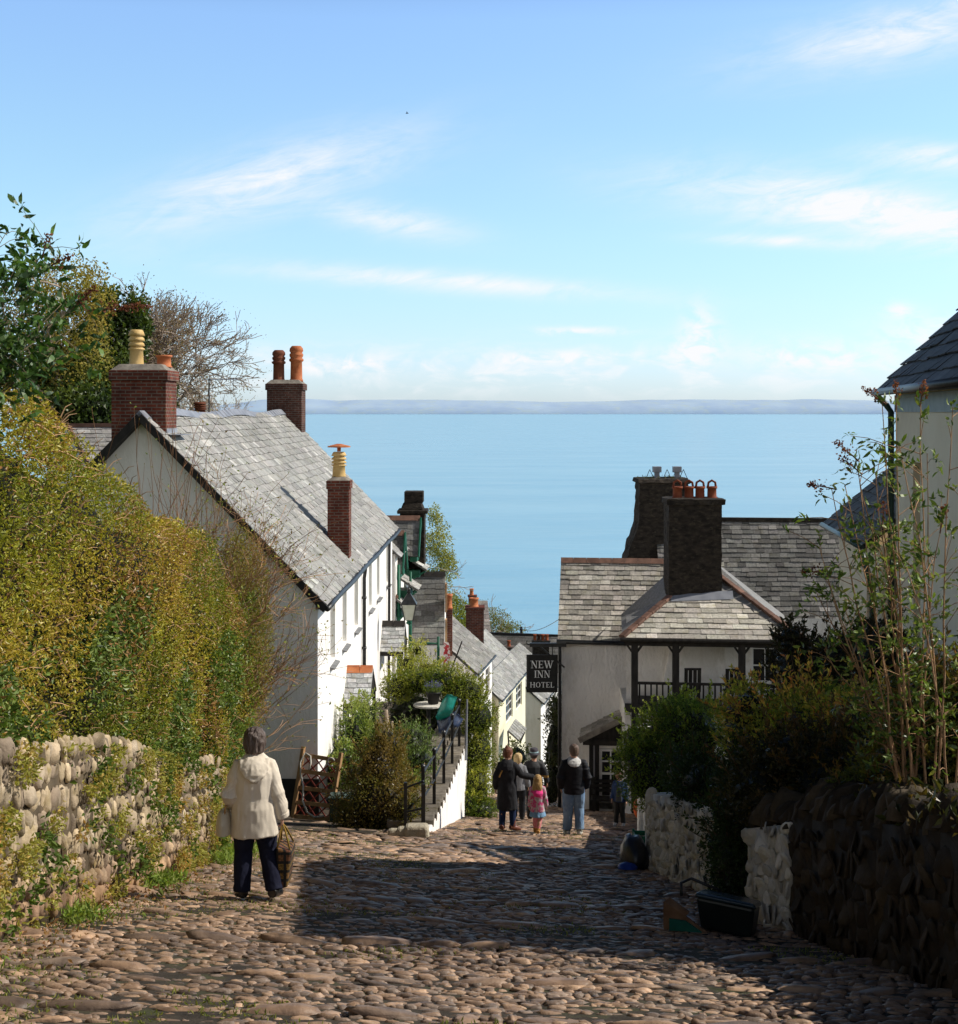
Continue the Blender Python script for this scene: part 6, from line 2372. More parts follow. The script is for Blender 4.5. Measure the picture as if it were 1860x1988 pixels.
for y in ys_:
    mb = MB()
    x = wl(y) - .12
    mb.bar((x, y, wt(y) - .1), (x, y, wt(y) + 1.08), .065)
    mb.ball((x, y, wt(y) + 1.12), .05)
    part('post', mb, M['iron'], t)
mb = MB()
for h in (1.0, .52):
    mb.tube([(wl(y) - .12, y, wt(y) + h) for y in ys_], .022, 6)
part('rail', mb, M['iron'], t)
t = thing('garden_railing', 'short black railing at the near end of the garden path', 'railing', (-1.75, 26, -7.75))
for x, y in ((-1.36, 25.9), (-1.02, 25.8)):
    mb = MB()
    mb.bar((x, y, -8.0), (x, y, -6.85), .06)
    part('post', mb, M['iron'], t)
mb = MB()
mb.tube([(-1.36, 25.9, -6.95), (-1.02, 25.8, -6.8)], .02, 6)
mb.tube([(-1.36, 25.9, -7.4), (-1.02, 25.8, -7.3)], .02, 6)
part('rail', mb, M['iron'], t)
t = thing('pole', 'tall thin grey pole standing at the end of the white garden wall', 'pole', (wl(34.6), 34.6, -8.3))
mb = MB()
mb.tube([(wl(34.6) + .02, 34.6, -8.6), (wl(34.6) + .06, 34.6, -7.1)], [.04, .02], 8)
part('shaft', mb, M['lead'], t)
# kerb stones
for i, (x, y, s_, lab) in enumerate(((790, 1632, .2, 'pale broken kerb stone left of the garden path'), (812, 1628, .26, 'square pale kerb block at the foot of the railing'), (768, 1622, .16, 'small kerb stone under the cone shaped shrub'))):
    q = at(x, y, 25.2)
    mb = MB()
    mb.obox(A(q[0], q[1], 0), I1, I2, -s_, s_ * .8, -s_ * .7, s_ * .7, gz(q[0], q[1]) - .1, gz(q[0], q[1]) + s_ * .9, (.5, .45, .36), taper=.03)
    tag(part('kerb_stone', mb, M['whitestone'], bevel=.05, origin=(q[0], q[1], gz(q[0], q[1]))), lab, 'stone', 'kerb stones by the garden path')

# table, pot, tarpaulin
t = thing('garden_table', 'round topped garden table under the arched hedge', 'table', A(*at(832, 1440, 35.5)))
c = at(832, 1368, 35.5)
mb = MB()
mb.lathe(c + A(0, 0, -.04), [(.36, 0), (.38, .01), (.38, .05), (.36, .06)], 20)
part('tabletop', mb, M['rope'], t)
mb = MB()
mb.tube([c + A(0, 0, -.05), c + A(0, 0, -1.0)], .05, 8)
mb.lathe(c + A(0, 0, -1.05), [(.25, 0), (.2, .04), (.05, .06)], 14)
part('pedestal', mb, M['black'], t)
t = thing('flower_pot', 'dark flower pot of blue flowers standing on the garden table', 'flower pot', c + A(.12, 0, .03))
mb = MB()
mb.lathe(c + A(.12, 0, .03), [(.13, 0), (.17, .26), (.19, .26), (.19, .3), (.15, .3)], 16)
part('pot', mb, M['black'], t, True)
lf = MB()
P, dq = lump(c + A(.12, 0, .42), (.26, .24, .17), 900, .7, 3, .5, 5)
cl = pal(len(P), [(.08, .13, .03), (.2, .25, .06)], .3)
top_ = (P[:, 2] > c[2] + .45) & (rng.uniform(0, 1, len(P)) < .5)
cl[top_] = (.16, .16, .42)
leaves(lf, P, .05, cl, .6, .3)
part('flowers', lf, M['leaf_matt'], t)
t = thing('tarpaulin', 'crumpled turquoise and navy tarpaulin draped over the garden railing', 'tarpaulin', A(*at(866, 1420, 34.2)))
for nm, cs_q, mt in (('green_sheet', [(868, 1347), (888, 1353), (878, 1385), (866, 1398), (848, 1398), (846, 1392), (856, 1365)], surf('tarp_green', (.0, .2, .15), (.01, .32, .25), 9, .35, spec=.6, bump=.5, bscale=8)),
                     ('blue_sheet', [(882, 1380), (900, 1396), (890, 1412), (872, 1414), (860, 1425), (852, 1422), (848, 1398), (866, 1396)], surf('tarp_blue', (.02, .03, .07), (.05, .08, .16), 9, .35, spec=.6, bump=.5, bscale=8))):
    mb = MB()
    q = [at(x, y, 34.2 + .12 * math.sin(i * 2.3)) for i, (x, y) in enumerate(cs_q)]
    ctr = np.mean(q, 0) + A(0, -.15, 0)
    V = [ctr] + q + [p_ + A(0, .12, 0) for p_ in q]
    k = len(q)
    mb.add(V, [(1 + i, 1 + (i + 1) % k, 1 + k + (i + 1) % k, 1 + k + i) for i in range(k)], [(0, 1 + i, 1 + (i + 1) % k) for i in range(k)])
    o = part(nm, mb, mt, t, True)
    sb = o.modifiers.new('sub', 'SUBSURF')
    sb.levels = sb.render_levels = 2
# flowers in pots by the wall
for i, (x, y, d, col_, lab) in enumerate(((752, 1458, 31, (.35, .12, .35), 'purple flowers in a low dish in the garden'), (767, 1478, 30.5, (.6, .35, .03), 'single orange flower among the garden plants'), (772, 1530, 30, (.3, .3, .55), 'pale blue flowers at the foot of the feathery shrub'))):
    lf = MB()
    P, dq = lump(at(x, y, d), (.14, .14, .09), 120, .8, 3, .4, i)
    leaves(lf, P, .06, np.tile(np.array(col_), (len(P), 1)) * rng.uniform(.6, 1.4, (len(P), 1)), .3, .6)
    tag(part('flowers', lf, M['leaf_matt'], origin=at(x, y, d)), lab, 'flowers')
# sculpture-like driftwood with pots
t = thing('garden_ornament', 'pale driftwood ornament standing by the cottage porch', 'ornament', A(*at(747, 1452, 33)))
mb = MB()
for a, b_, r in (((738, 1390), (745, 1450), .05), ((750, 1378), (748, 1450), .06), ((762, 1400), (752, 1440), .035), ((733, 1405), (752, 1420), .03)):
    p_, q_ = at(*a, 33), at(*b_, 33)
    mb.tube([p_, (p_ + q_) / 2 + A(.04, -.05, 0), q_], [r * .6, r, r], 8)
part('branches', mb, surf('driftwood', (.3, .22, .15), (.45, .36, .27), 9, .9, bump=.4), t, True)

# wooden sledge standing on end
t = thing('wooden_sledge', 'wooden sledge with red lattice standing on end against the cottage corner', 'sledge', A(*at(605, 1598, 29.4)))
BL, BR, TL, TR = at(568, 1588, 29.5), at(641, 1601, 29.15), at(589, 1452, 29.85), at(662, 1464, 29.5)
BL[2], BR[2] = gz(BL[0], BL[1]) + .06, gz(BR[0], BR[1]) + .05
ux, uy = unit(BR - BL), unit(TL - BL)
nn_ = unit(np.cross(ux, uy))
if nn_[1] > 0:
    nn_ = -nn_
for p_, q_ in ((BL, TL), (BR, TR)):
    mb = MB()
    mb.bar(p_, q_ + (q_ - p_) * .02, .075, .09, up=nn_)
    part('runner', mb, M['wood'], t, bevel=.01)
for f_ in (.02, .22, .43, .67, .9):
    mb = MB()
    mb.bar(BL + (TL - BL) * f_ + ux * .04, BR + (TR - BR) * f_ - ux * .04, .03, .085, up=uy)
    part('cross_bar', mb, M['wood'], t, bevel=.006)
mb = MB()


def sl_p(a, b, o=0.0):
    return (BL * (1 - a) + BR * a) * (1 - b) + (TL * (1 - a) + TR * a) * b - nn_ * (.03 + o)


for k in range(-6, 12):
    for s_ in (1, -1):
        a0, b0_, a1, b1q = k / 3.6, .03, k / 3.6 + s_ * .87 * 1.6, .9
        if s_ < 0:
            a0, a1 = k / 3.6 + .6, k / 3.6 + .6 - .87 * 1.6
        pts_ = []
        for q in np.linspace(0, 1, 40):
            a, b_ = a0 + (a1 - a0) * q, b0_ + (b1q - b0_) * q
            if .03 < a < .97:
                pts_.append((a, b_))
        if len(pts_) > 2:
            mb.bar(sl_p(*pts_[0], .012 if s_ > 0 else 0), sl_p(*pts_[-1], .012 if s_ > 0 else 0), .028, .01, up=nn_)
part('lattice', mb, M['wood_red'], t)
mb = MB()
rp_ = [(.12, .93), (.02, .8), (.08, .62), (.2, .45), (.24, .25), (.4, .1), (.62, .03), (.85, .06)]
mb.tube([sl_p(a, b_) + nn_ * .1 for a, b_ in rp_], .02, 7)
mb.tube([sl_p(a, b_) + nn_ * .1 for a, b_ in [(.12, .93), (.26, .9), (.3, .8), (.28, .7)]], .02, 7)
mb.tube([sl_p(.82 + .09 * math.cos(q), .86 + .06 * math.sin(q)) + nn_ * .1 for q in np.linspace(.5, 5.5, 10)], .018, 7)
part('rope', mb, M['rope'], t, True)
t = thing('storage_tub', 'dark green plastic tub in the shade beside the sledge', 'tub', A(*at(668, 1605, 28.6)))
q = at(668, 1605, 29.0)
mb = MB()
mb.obox(A(q[0], q[1], 0), I1, I2, -.28, .3, -.2, .2, gz(q[0], q[1]), gz(q[0], q[1]) + .55)
part('body', mb, M['pipe_green'], t, bevel=.03)
mb = MB()
mb.obox(A(q[0], q[1], 0), I1, I2, -.31, .33, -.23, .23, gz(q[0], q[1]) + .55, gz(q[0], q[1]) + .6)
part('lid', mb, M['pipe_green'], t, bevel=.015)

# ------------------------------------------------------------------ things along the right wall
t = thing('recycling_box', 'black recycling box with lid and raised handle by the whitewashed wall end', 'recycling box', (2.1, 12.2, gz(2.1, 12.2)))
g = gz(2.12, 12.3)
bx1, bx2 = unit(A(1, -.35, -.1)), unit(A(.35, 1, -.25))
mb = MB()


def bxp(a, b, z):
    return A(2.2, 12.35, g) + bx1 * a * .88 + bx2 * b * .88 + HZ * z * .9


mb.box8([bxp(-.25, -.19, 0), bxp(.25, -.19, 0), bxp(.25, .19, 0), bxp(-.25, .19, 0), bxp(-.29, -.22, .30), bxp(.29, -.22, .30), bxp(.29, .22, .30), bxp(-.29, .22, .30)])
part('body', mb, surf('box_plastic', (.008, .012, .012), (.014, .02, .02), 6, .38, spec=.5), t, bevel=.025)
mb = MB()
mb.box8([bxp(-.31, -.24, .30), bxp(.31, -.24, .30), bxp(.31, .24, .30), bxp(-.31, .24, .30), bxp(-.29, -.22, .35), bxp(.29, -.22, .35), bxp(.29, .22, .35), bxp(-.29, .22, .35)])
part('lid', mb, surf('lid_plastic', (.015, .03, .04), (.025, .045, .06), 6, .25, spec=.6), t, bevel=.02)
mb = MB()
mb.tube([bxp(-.1, .2, .36), bxp(-.42, .25, .42), bxp(-.52, .2, .36), bxp(-.5, .12, .24)], .014, 8)
part('handle', mb, M['iron'], t, True)
mb = MB()
for k in range(3):
    mb.add([bxp(-.2 + k * .035, -.2135 - .0, .06), bxp(-.18 + k * .035, -.2135, .06), bxp(-.18 + k * .035, -.2255, .19), bxp(-.2 + k * .035, -.2255, .19)], [(0, 1, 2, 3)])
t = thing('cardboard_box', 'torn brown and green cardboard box lying open on the cobbles', 'box', (1.62, 12.1, gz(1.62, 12.1)))
g2 = gz(1.65, 12.1)


def cbp(x, y, z):
    x, y, z = x * .72, y * .72, z * .8
    return A(1.74 + x, 12.05 + y, gz(1.74 + x, 12.05 + y) + .04 + z)


mb = MB()
mb.prism([cbp(-.2, .1, 0), cbp(-.2, .1, .3), cbp(.05, -.0, .16), cbp(.3, -.1, 0)], A(.01, .02, 0))
mb.prism([cbp(-.2, .1, 0), cbp(-.2, .1, .3), cbp(-.12, .4, .28), cbp(-.12, .4, 0)], A(.015, 0, 0))
mb.prism([cbp(-.2, .1, .3), cbp(-.12, .16, .34), cbp(.1, .02, .2), cbp(.05, -.0, .16)], A(.01, .02, 0))
part('board', mb, surf('cardboard', (.16, .085, .045), (.24, .14, .08), 8, .85), t)
mb = MB()
mb.prism([cbp(-.13, .06, .005), cbp(-.13, .06, .13), cbp(.05, -.02, .12), cbp(.24, -.09, .01)], A(-.006, -.02, 0))
part('printed_panel', mb, surf('card_green', (.005, .09, .07), (.01, .13, .1), 8, .6), t)
mb = MB()
for k in range(3):
    mb.ball(cbp(-.06 + k * .08, .14 + .03 * k, .05 + .02 * k), (.07, .05, .045))
part('crumpled_paper', mb, surf('paper', (.4, .42, .45), (.55, .57, .6), 9, .7, bump=.6), t)


def sack(name, label, cat, c, r, mat, seed, tie=True):
    t = thing(name, label, cat, A(c[0], c[1], gz(c[0], c[1])))
    mb = MB()
    n, m = 18, 12
    V = []
    for i in range(m):
        th = -np.pi / 2 + np.pi * i / (m - 1)
        for j in range(n):
            a = 2 * np.pi * j / n
            V.append((math.cos(th) * math.cos(a), math.cos(th) * math.sin(a), math.sin(th)))
    V = np.array(V)
    k = .72 + .56 * fbm(V, 1.9, 4, seed)
    V = V * k[:, None] * np.asarray(r) + np.asarray(c)
    V[:, 2] = np.maximum(V[:, 2], gz(V[:, 0], V[:, 1]) + .03)
    mb.add(V, [(i * n + j, i * n + (j + 1) % n, (i + 1) * n + (j + 1) % n, (i + 1) * n + j) for i in range(m - 1) for j in range(n)])
    part('sack', mb, mat, t, True)
    if tie:
        mb = MB()
        top = np.asarray(c) + A(0, 0, r[2])
        mb.loft([(top[0], top[1], top[2] - .05, .06, .06), (top[0], top[1], top[2] + .02, .03, .03), (top[0] + .02, top[1], top[2] + .1, .08, .05)], 10)
        part('neck', mb, mat, t, True)
    return t


bagm = surf('bin_bag', (.012, .013, .016), (.02, .022, .026), 5, .3, spec=.6, bump=.7, bscale=9)
sack('rubbish_bag', 'black rubbish bag slumped against the whitewashed wall', 'rubbish bag', (2.16, 19.5, gz(2.1, 19.6) + .17), (.2, .36, .36), bagm, 3, False)
sack('rubbish_bag', 'flattened bright blue bag lying under the black rubbish bag', 'rubbish bag', (2.02, 19.1, gz(2.0, 19.1) + .05), (.13, .12, .07), surf('blue_bag', (.01, .04, .25), (.02, .07, .4), 5, .4), 4, False)
t = thing('green_crate', 'small green plastic crate standing by the wall up the lane', 'crate', (2.68, 22.8, gz(2.68, 22.8)))
mb = MB()
g = gz(2.68, 22.8)
for k in range(3):
    z = g + .05 + k * .13
    for a, b_ in (((-.15, -.15), (.15, -.15)), ((.15, -.15), (.15, .15)), ((.15, .15), (-.15, .15)), ((-.15, .15), (-.15, -.15))):
        mb.bar((2.68 + a[0], 22.8 + a[1], z), (2.68 + b_[0], 22.8 + b_[1], z), .02, .08)
for a in (-.15, .15):
    for b_ in (-.15, .15):
        mb.bar((2.68 + a, 22.8 + b_, g), (2.68 + a, 22.8 + b_, g + .38), .035)
part('body', mb, surf('crate_green', (.01, .14, .07), (.015, .2, .1), 5, .5), t)
orange = surf('orange_bag', (.7, .1, .02), (.85, .16, .03), 6, .5, bump=.5)
sack('orange_bag', 'bright orange bag hanging from the hand of the boy', 'bag', (3.83, 33.3, gz(3.83, 33.3) + .42), (.16, .14, .26), orange, 6, False)
sack('orange_bag', 'bright orange bag lying on top of the pale crate', 'bag', (4.28, 34.3, gz(4.28, 34.3) + .78), (.22, .18, .16), orange, 7, False)
t = thing('pale_crate', 'pale grey box stacked on a brown carton beside the white pillar', 'crate', (4.4, 34.2, gz(4.4, 34.2)))
g = gz(4.4, 34.2)
mb = MB()
mb.obox(A(4.4, 34.2, 0), I1, I2, -.32, .32, -.25, .25, g + .32, g + .66)
part('body', mb, M['lead'], t, bevel=.02)
mb = MB()
mb.obox(A(4.4, 34.2, 0), I1, I2, -.33, .33, -.26, .26, g + .67, g + .70)
part('rim', mb, M['lead'], t, bevel=.01)
t = thing('brown_carton', 'brown carton standing under the pale grey box', 'carton', (4.4, 34.2, g))
mb = MB()
mb.obox(A(4.4, 34.2, 0), I1, I2, -.3, .3, -.24, .24, g - .1, g + .315)
part('body', mb, surf('carton', (.2, .08, .04), (.28, .13, .07), 6, .85), t, bevel=.01)
mb = MB()
mb.obox(A(4.4, 34.2, 0), I1, I2, -.03, .03, -.245, -.241, g - .1, g + .315)
part('tape', mb, M['rope'], t)

# gull far out
t = thing('bird', 'tiny dark bird gliding high in the blue sky', 'bird', at(790, 220, 150))
c = at(790, 220, 150)
mb = MB()
mb.tube([c + A(-.14, 0, 0), c + A(-.05, 0, .02), c + A(.08, 0, .02), c + A(.2, 0, 0)], [.01, .05, .05, .01], 8)
mb.add([c + A(-.02, 0, .03), c + A(.08, 0, .03), c + A(.05, -.35, .1), c + A(-.06, -.6, .06), c + A(-.03, -.3, .1)], None, [(0, 1, 2), (0, 2, 4), (4, 2, 3)])
mb.add([c + A(-.02, 0, .03), c + A(.08, 0, .03), c + A(.05, .35, .1), c + A(-.06, .6, .06), c + A(-.03, .3, .1)], None, [(0, 2, 1), (0, 4, 2), (4, 3, 2)])
part('body', mb, M['black'], t, True)

# ------------------------------------------------------------------ people
M['skin'] = surf('skin', (.5, .27, .18), (.56, .32, .22), 9, .55, bump=.05)
M['eye'] = surf('eye', (.02, .015, .01), (.03, .02, .015), 9, .2)


def remesh(mb, voxel, smooth=4, fold=0.0, fscale=9.0, seed=0, stretch=(1, 1, .4), dec=None):
    """join overlapping closed pieces to one continuous skin"""
    V, Q, T, C = mb.arrays()
    o = bpy.data.objects.new('tmp', make_mesh('tmp', V, Q, T))
    COL.objects.link(o)
    r = o.modifiers.new('r', 'REMESH')
    r.mode = 'VOXEL'
    r.voxel_size = voxel
    s = o.modifiers.new('s', 'SMOOTH')
    s.factor = .5
    s.iterations = smooth
    dg = bpy.context.evaluated_depsgraph_get()
    ev = o.evaluated_get(dg)
    me = ev.to_mesh()
    n = len(me.vertices)
    co_ = np.zeros(n * 3, np.float32)
    me.vertices.foreach_get('co', co_)
    co_ = co_.reshape(-1, 3).astype(float)
    nm = np.zeros(n * 3, np.float32)
    me.vertices.foreach_get('normal', nm)
    nm = nm.reshape(-1, 3)
    lt = np.zeros(len(me.polygons), np.int32)
    me.polygons.foreach_get('loop_total', lt)
    li = np.zeros(len(me.loops), np.int32)
    me.loops.foreach_get('vertex_index', li)
    st = np.concatenate([[0], np.cumsum(lt)[:-1]])
    q4, q3 = st[lt == 4], st[lt == 3]
    Qs = li[q4[:, None] + np.arange(4)] if len(q4) else None
    Ts = li[q3[:, None] + np.arange(3)] if len(q3) else None
    ev.to_mesh_clear()
    tm = o.data
    bpy.data.objects.remove(o)
    bpy.data.meshes.remove(tm)
    if fold:
        w = fbm(co_ * np.asarray(stretch), fscale, 3, seed) - .5
        w = np.abs(w) * -2.2 + .35
        co_ = co_ + nm * (w * fold)[:, None]
    out = MB()
    out.add(co_, Qs, Ts)
    return out


def xform(mb, loc, yaw):
    c, s = math.cos(yaw), math.sin(yaw)
    out = MB()
    V, Q, T, C = mb.arrays()
    V = np.column_stack([V[:, 0] * c - V[:, 1] * s, V[:, 0] * s + V[:, 1] * c, V[:, 2]]) + np.asarray(loc)
    out.add(V, Q, T, C)
    return out


def hand(mb, w, d, thumb, H, curl=.5, pal_n=None):
    """palm, four fingers, thumb; w wrist, d pointing along the hand, thumb side direction"""
    d = unit(d)
    s = unit(np.asarray(thumb, float) - d * np.dot(thumb, d))
    n = np.cross(d, s) if pal_n is None else unit(np.asarray(pal_n, float) - d * np.dot(pal_n, d))
    k = H / 1.7
    for o_ in (-.026, -.009, .009, .026):
        mb.tube([w - d * .02 * k, w + d * .045 * k + s * o_ * .8 * k, w + d * .088 * k + s * o_ * k], [.018 * k, .017 * k, .0125 * k], 8)
    for o_, l in ((.027, .068), (.0092, .078), (-.0092, .072), (-.027, .056)):
        p = w + d * .085 * k + s * o_ * k
        a1, a2 = curl * .7, curl * 1.7
        q1 = p + (d * math.cos(a1) + n * math.sin(a1)) * l * .5 * k
        q2 = q1 + (d * math.cos(a2) + n * math.sin(a2)) * l * .5 * k
        mb.tube([p, q1, q2], [.0095 * k, .0088 * k, .0068 * k], 7)
    p = w + d * .028 * k + s * .024 * k
    q1 = p + (d * .6 + s * .75 + n * .25) * .036 * k
    q2 = q1 + (d * .9 + s * .25 + n * .35) * .032 * k
    mb.tube([p - s * .012 * k, q1, q2], [.0125 * k, .0105 * k, .0078 * k], 7)


def head(mb, c, H, face_yaw=0.0, pitch=0.0):
    """c = base of the skull / top of the neck"""
    k = H / 1.7 * 1.07
    loc = MB()
    for (z, rx, ry, y) in ():
        pass
    rings = [(-.045, .022, .024, .050), (-.03, .045, .05, .032), (0, .058, .068, .016), (.03, .066, .082, .008), (.07, .072, .092, .002), (.105, .075, .096, -.002), (.14, .07, .09, -.006), (.17, .054, .07, -.01), (.187, .03, .042, -.012),
             (.194, .008, .01, -.012)]
    loc.loft([(0, y * k, z * k, rx * k * 1.06, ry * k) for z, rx, ry, y in rings], 20)
    loc.tube([A(0, .088, .085) * k, A(0, .104, .055) * k, A(0, .112, .04) * k, A(0, .09, .03) * k], [.009 * k, .012 * k, .015 * k, .008 * k], 8)
    loc.ball(A(0, .082, .0) * k, A(.024, .012, .008) * k, 8, 5)
    for s in (-1, 1):
        loc.ball(A(s * .074, -.004, .05) * k, A(.012, .02, .032) * k, 8, 6)
        loc.ball(A(s * .03, .072, .085) * k, A(.022, .014, .008) * k, 8, 5)
    V, Q, T, C = loc.arrays()
    cp, sp_ = math.cos(pitch), math.sin(pitch)
    V = np.column_stack([V[:, 0], V[:, 1] * cp + V[:, 2] * sp_, -V[:, 1] * sp_ + V[:, 2] * cp])
    cy, sy = math.cos(face_yaw), math.sin(face_yaw)
    f = lambda P: np.column_stack([P[:, 0] * cy - P[:, 1] * sy, P[:, 0] * sy + P[:, 1] * cy, P[:, 2]]) + np.asarray(c)
    mb.add(f(V), Q, T)
    eyes = []
    for s in (-1, 1):
        e = A(s * .031, .0845, .073) * k
        e = A(e[0], e[1] * cp + e[2] * sp_, -e[1] * sp_ + e[2] * cp)
        eyes.append(f(e[None])[0])

    def tr(P):
        P = np.atleast_2d(P) * k
        P = np.column_stack([P[:, 0], P[:, 1] * cp + P[:, 2] * sp_, -P[:, 1] * sp_ + P[:, 2] * cp])
        return f(P)
    return eyes, tr


def person(label, X, Y, H, yaw, legs, arms, wid=1.0, female=True, face=(0, 0), voxel=.0075, lean=0.0, hands=None, group=None):
    """returns a dict with root, local joints and helper f(mb, name, mat ...)"""
    z0 = gz(X, Y) + .05
    root = thing('person', label, 'person', (X, Y, z0), group)
    root.rotation_euler = (0, 0, yaw)
    mb = MB()
    k = H
    sw = (.078 if female else .092) * k * wid
    ly = lambda z: lean * (z - .5) * k
    rings = [(.465, .082, .07), (.5, .098, .078), (.54, .1, .078), (.58, .09, .07), (.63, .08, .062), (.69, .088, .066), (.74, .097, .07), (.785, .1, .066), (.812, .085, .055), (.828, .055, .045), (.845, .034, .036), (.875, .032, .034)]
    mb.loft([(0, ly(z), z * k, rx * k * wid * .93, ry * k * wid * .93) for z, rx, ry in rings], 20)
    J = {'k': k, 'sw': sw}
    hc = A(0, ly(.875) + .008 * k, .876 * k)
    eyes, tr = head(mb, hc, H, face[0], face[1])
    J['head'] = tr
    J['hc'] = hc
    J['legs'], J['arms'] = [], []
    for s, (kn, an, toe) in zip((-1, 1), legs):
        hip = A(s * .052 * k * wid, 0, .5 * k)
        kn, an = A(*kn) * k, A(*an) * k
        mb.tube([hip, (hip + kn) / 2, kn, (kn + an) / 2 + A(0, -.008 * k, .02 * k), an], [.062 * k * wid, .052 * k * wid, .036 * k, .034 * k, .024 * k], 12)
        td = unit(A(*toe))
        mb.tube([an - td * .028 * k + A(0, 0, -.022 * k), an + A(0, 0, -.012 * k), an + td * .05 * k + A(0, 0, -.022 * k), an + td * .1 * k + A(0, 0, -.03 * k)], [.02 * k, .026 * k, .023 * k, .013 * k], 10)
        J['legs'].append((hip, kn, an, td))
    for s, (el, wr), hd in zip((-1, 1), arms, hands or ((None, .5), (None, .5))):
        sh = A(s * sw, ly(.8), .785 * k)
        el, wr = A(*el) * k, A(*wr) * k
        mb.tube([A(s * sw * .4, ly(.8), .805 * k), sh, (sh + el) / 2, el, (el + wr) / 2, wr], [.022 * k, .03 * k, .029 * k, .025 * k, .023 * k, .016 * k], 10)
        d = unit(wr - el) if hd[0] is None else unit(A(*hd[0]))
        hand(mb, wr, d, A(0, 1, .1) if abs(d[1]) < .8 else A(-s, 0, .3), H, hd[1], A(-s, 0, 0))
        J['arms'].append((sh, el, wr, d))
    body = remesh(mb, voxel, 3)
    o = bpy.data.objects.new('body', None)
    bpy.data.objects.remove(o)

    def put(name, m_, mat, parent=None, smooth=True):
        V, Q, T, C = m_.arrays()
        ob = bpy.data.objects.new(name, make_mesh(name, V, Q, T, C, smooth))
        ob.data.materials.append(mat)
        COL.objects.link(ob)
        ob.parent = parent or root
        return ob
    J['put'], J['root'] = put, root
    bd_ = put('body', body, M['skin'])
    for e in eyes:
        em = MB()
        em.ball(e, .0095 * k, 8, 6)
        put('eye', em, M['eye'], bd_)
    return J


def trousers(J, mat, r=(.066, .063, .05, .046, .043), top=.56, wid=1.0, fold=.012, seed=0, flare=0.0, break_=.012):
    k = J['k']
    mb = MB()
    mb.loft([(0, 0, .45 * k, .075 * k * wid, .075 * k), (0, 0, .48 * k, .1 * k * wid, .086 * k), (0, 0, .53 * k, .1 * k * wid, .084 * k), (0, 0, top * k, .09 * k * wid, .074 * k)], 18)
    for hip, kn, an, td in J['legs']:
        e = an + A(0, 0, -.005 * k)
        mb.tube([hip + A(0, 0, .01 * k), (hip + kn) / 2, kn, (kn + e) / 2 + A(0, -.006 * k, 0), e], [r[0] * k * wid, r[1] * k * wid, r[2] * k, r[3] * k, (r[4] + flare) * k], 14)
    J['put']('trousers', remesh(mb, .009, 2, fold, 10, seed, (1.2, 1.2, .7)), mat)


def shoes(J, mat, r=1.0, high=0.0, name='shoe', sole=None):
    k = J['k']
    for hip, kn, an, td in J['legs']:
        mb = MB()
        mb.tube([an - td * .04 * k + A(0, 0, -.02 * k), an - td * .01 * k + A(0, 0, -.014 * k), an + td * .05 * k + A(0, 0, -.02 * k), an + td * .112 * k + A(0, 0, -.032 * k)], np.array([.028, .033, .03, .019]) * k * r, 12)
        if high:
            mb.tube([an + A(0, 0, -.02 * k), an + (kn - an) * high], [.034 * k, .04 * k], 12)
        o = J['put'](name, remesh(mb, .006, 2), mat)
        if sole is not None:
            mb = MB()
            mb.tube([an - td * .045 * k + A(0, 0, -.044 * k), an + td * .03 * k + A(0, 0, -.045 * k), an + td * .115 * k + A(0, 0, -.048 * k)], np.array([.024, .028, .02]) * k * r, 10)
            J['put']('sole', mb, sole, o)


def jacket(J, mat, rings, sl=(.05, .046, .042, .038), name='coat', cuff=.97, fold=.012, seed=0, fscale=9, stretch=(1, 1, .45), voxel=.009, extra=None, elb=1.0):
    """rings (z, rx, ry, y) in units of height; sleeves follow the arms"""
    k = J['k']
    mb = MB()
    mb.loft([(0 if len(r) < 5 else r[4] * k, r[3] * k, r[0] * k, r[1] * k, r[2] * k) for r in rings], 26)
    for s, (sh, el, wr, d) in zip((-1, 1), J['arms']):
        e = el + (wr - el) * cuff
        mb.tube([A(sh[0] * .35, sh[1], sh[2] + .014 * k), sh + A(0, 0, -.004 * k), (sh + el) / 2, el, (el + e) / 2, e], np.array([.042, sl[0], sl[0] * .98, sl[1] * elb, sl[2], sl[3]]) * k, 14)
    if extra:
        extra(mb, k)
    return J['put'](name, remesh(mb, voxel, 3, fold, fscale, seed, stretch), mat)


def hair(J, mat, rings, noise=.012, sc=22, seed=0, stretch=(1, 1, .25), extra=None, name='hair', voxel=.007):
    """rings (z, rx, ry, y) in head space metres for a 1.7 m figure"""
    mb = MB()
    k = J['k'] / 1.7 * 1.03
    loc = MB()
    loc.loft([(0, r[3], r[0], r[1] * 1.08, r[2]) for r in rings], 22)
    if extra:
        extra(loc)
    V, Q, T, C = loc.arrays()
    mb.add(J['head'](V), Q, T)
    return J['put'](name, remesh(mb, voxel, 2, noise, sc, seed, stretch), mat)


def hairmat(n, a, b):
    return surf(n, a, b, 40, .5, bump=.6, bscale=90, stretch=(1, 1, .15), spec=.35)


cloth = lambda n, a, b=None, sc=6, **kw: surf(n, a, b, sc, kw.pop('rough', .85), bump=kw.pop('bump', .25), bscale=kw.pop('bscale', 120), spec=kw.pop('spec', .15), bdist=.004, **kw)

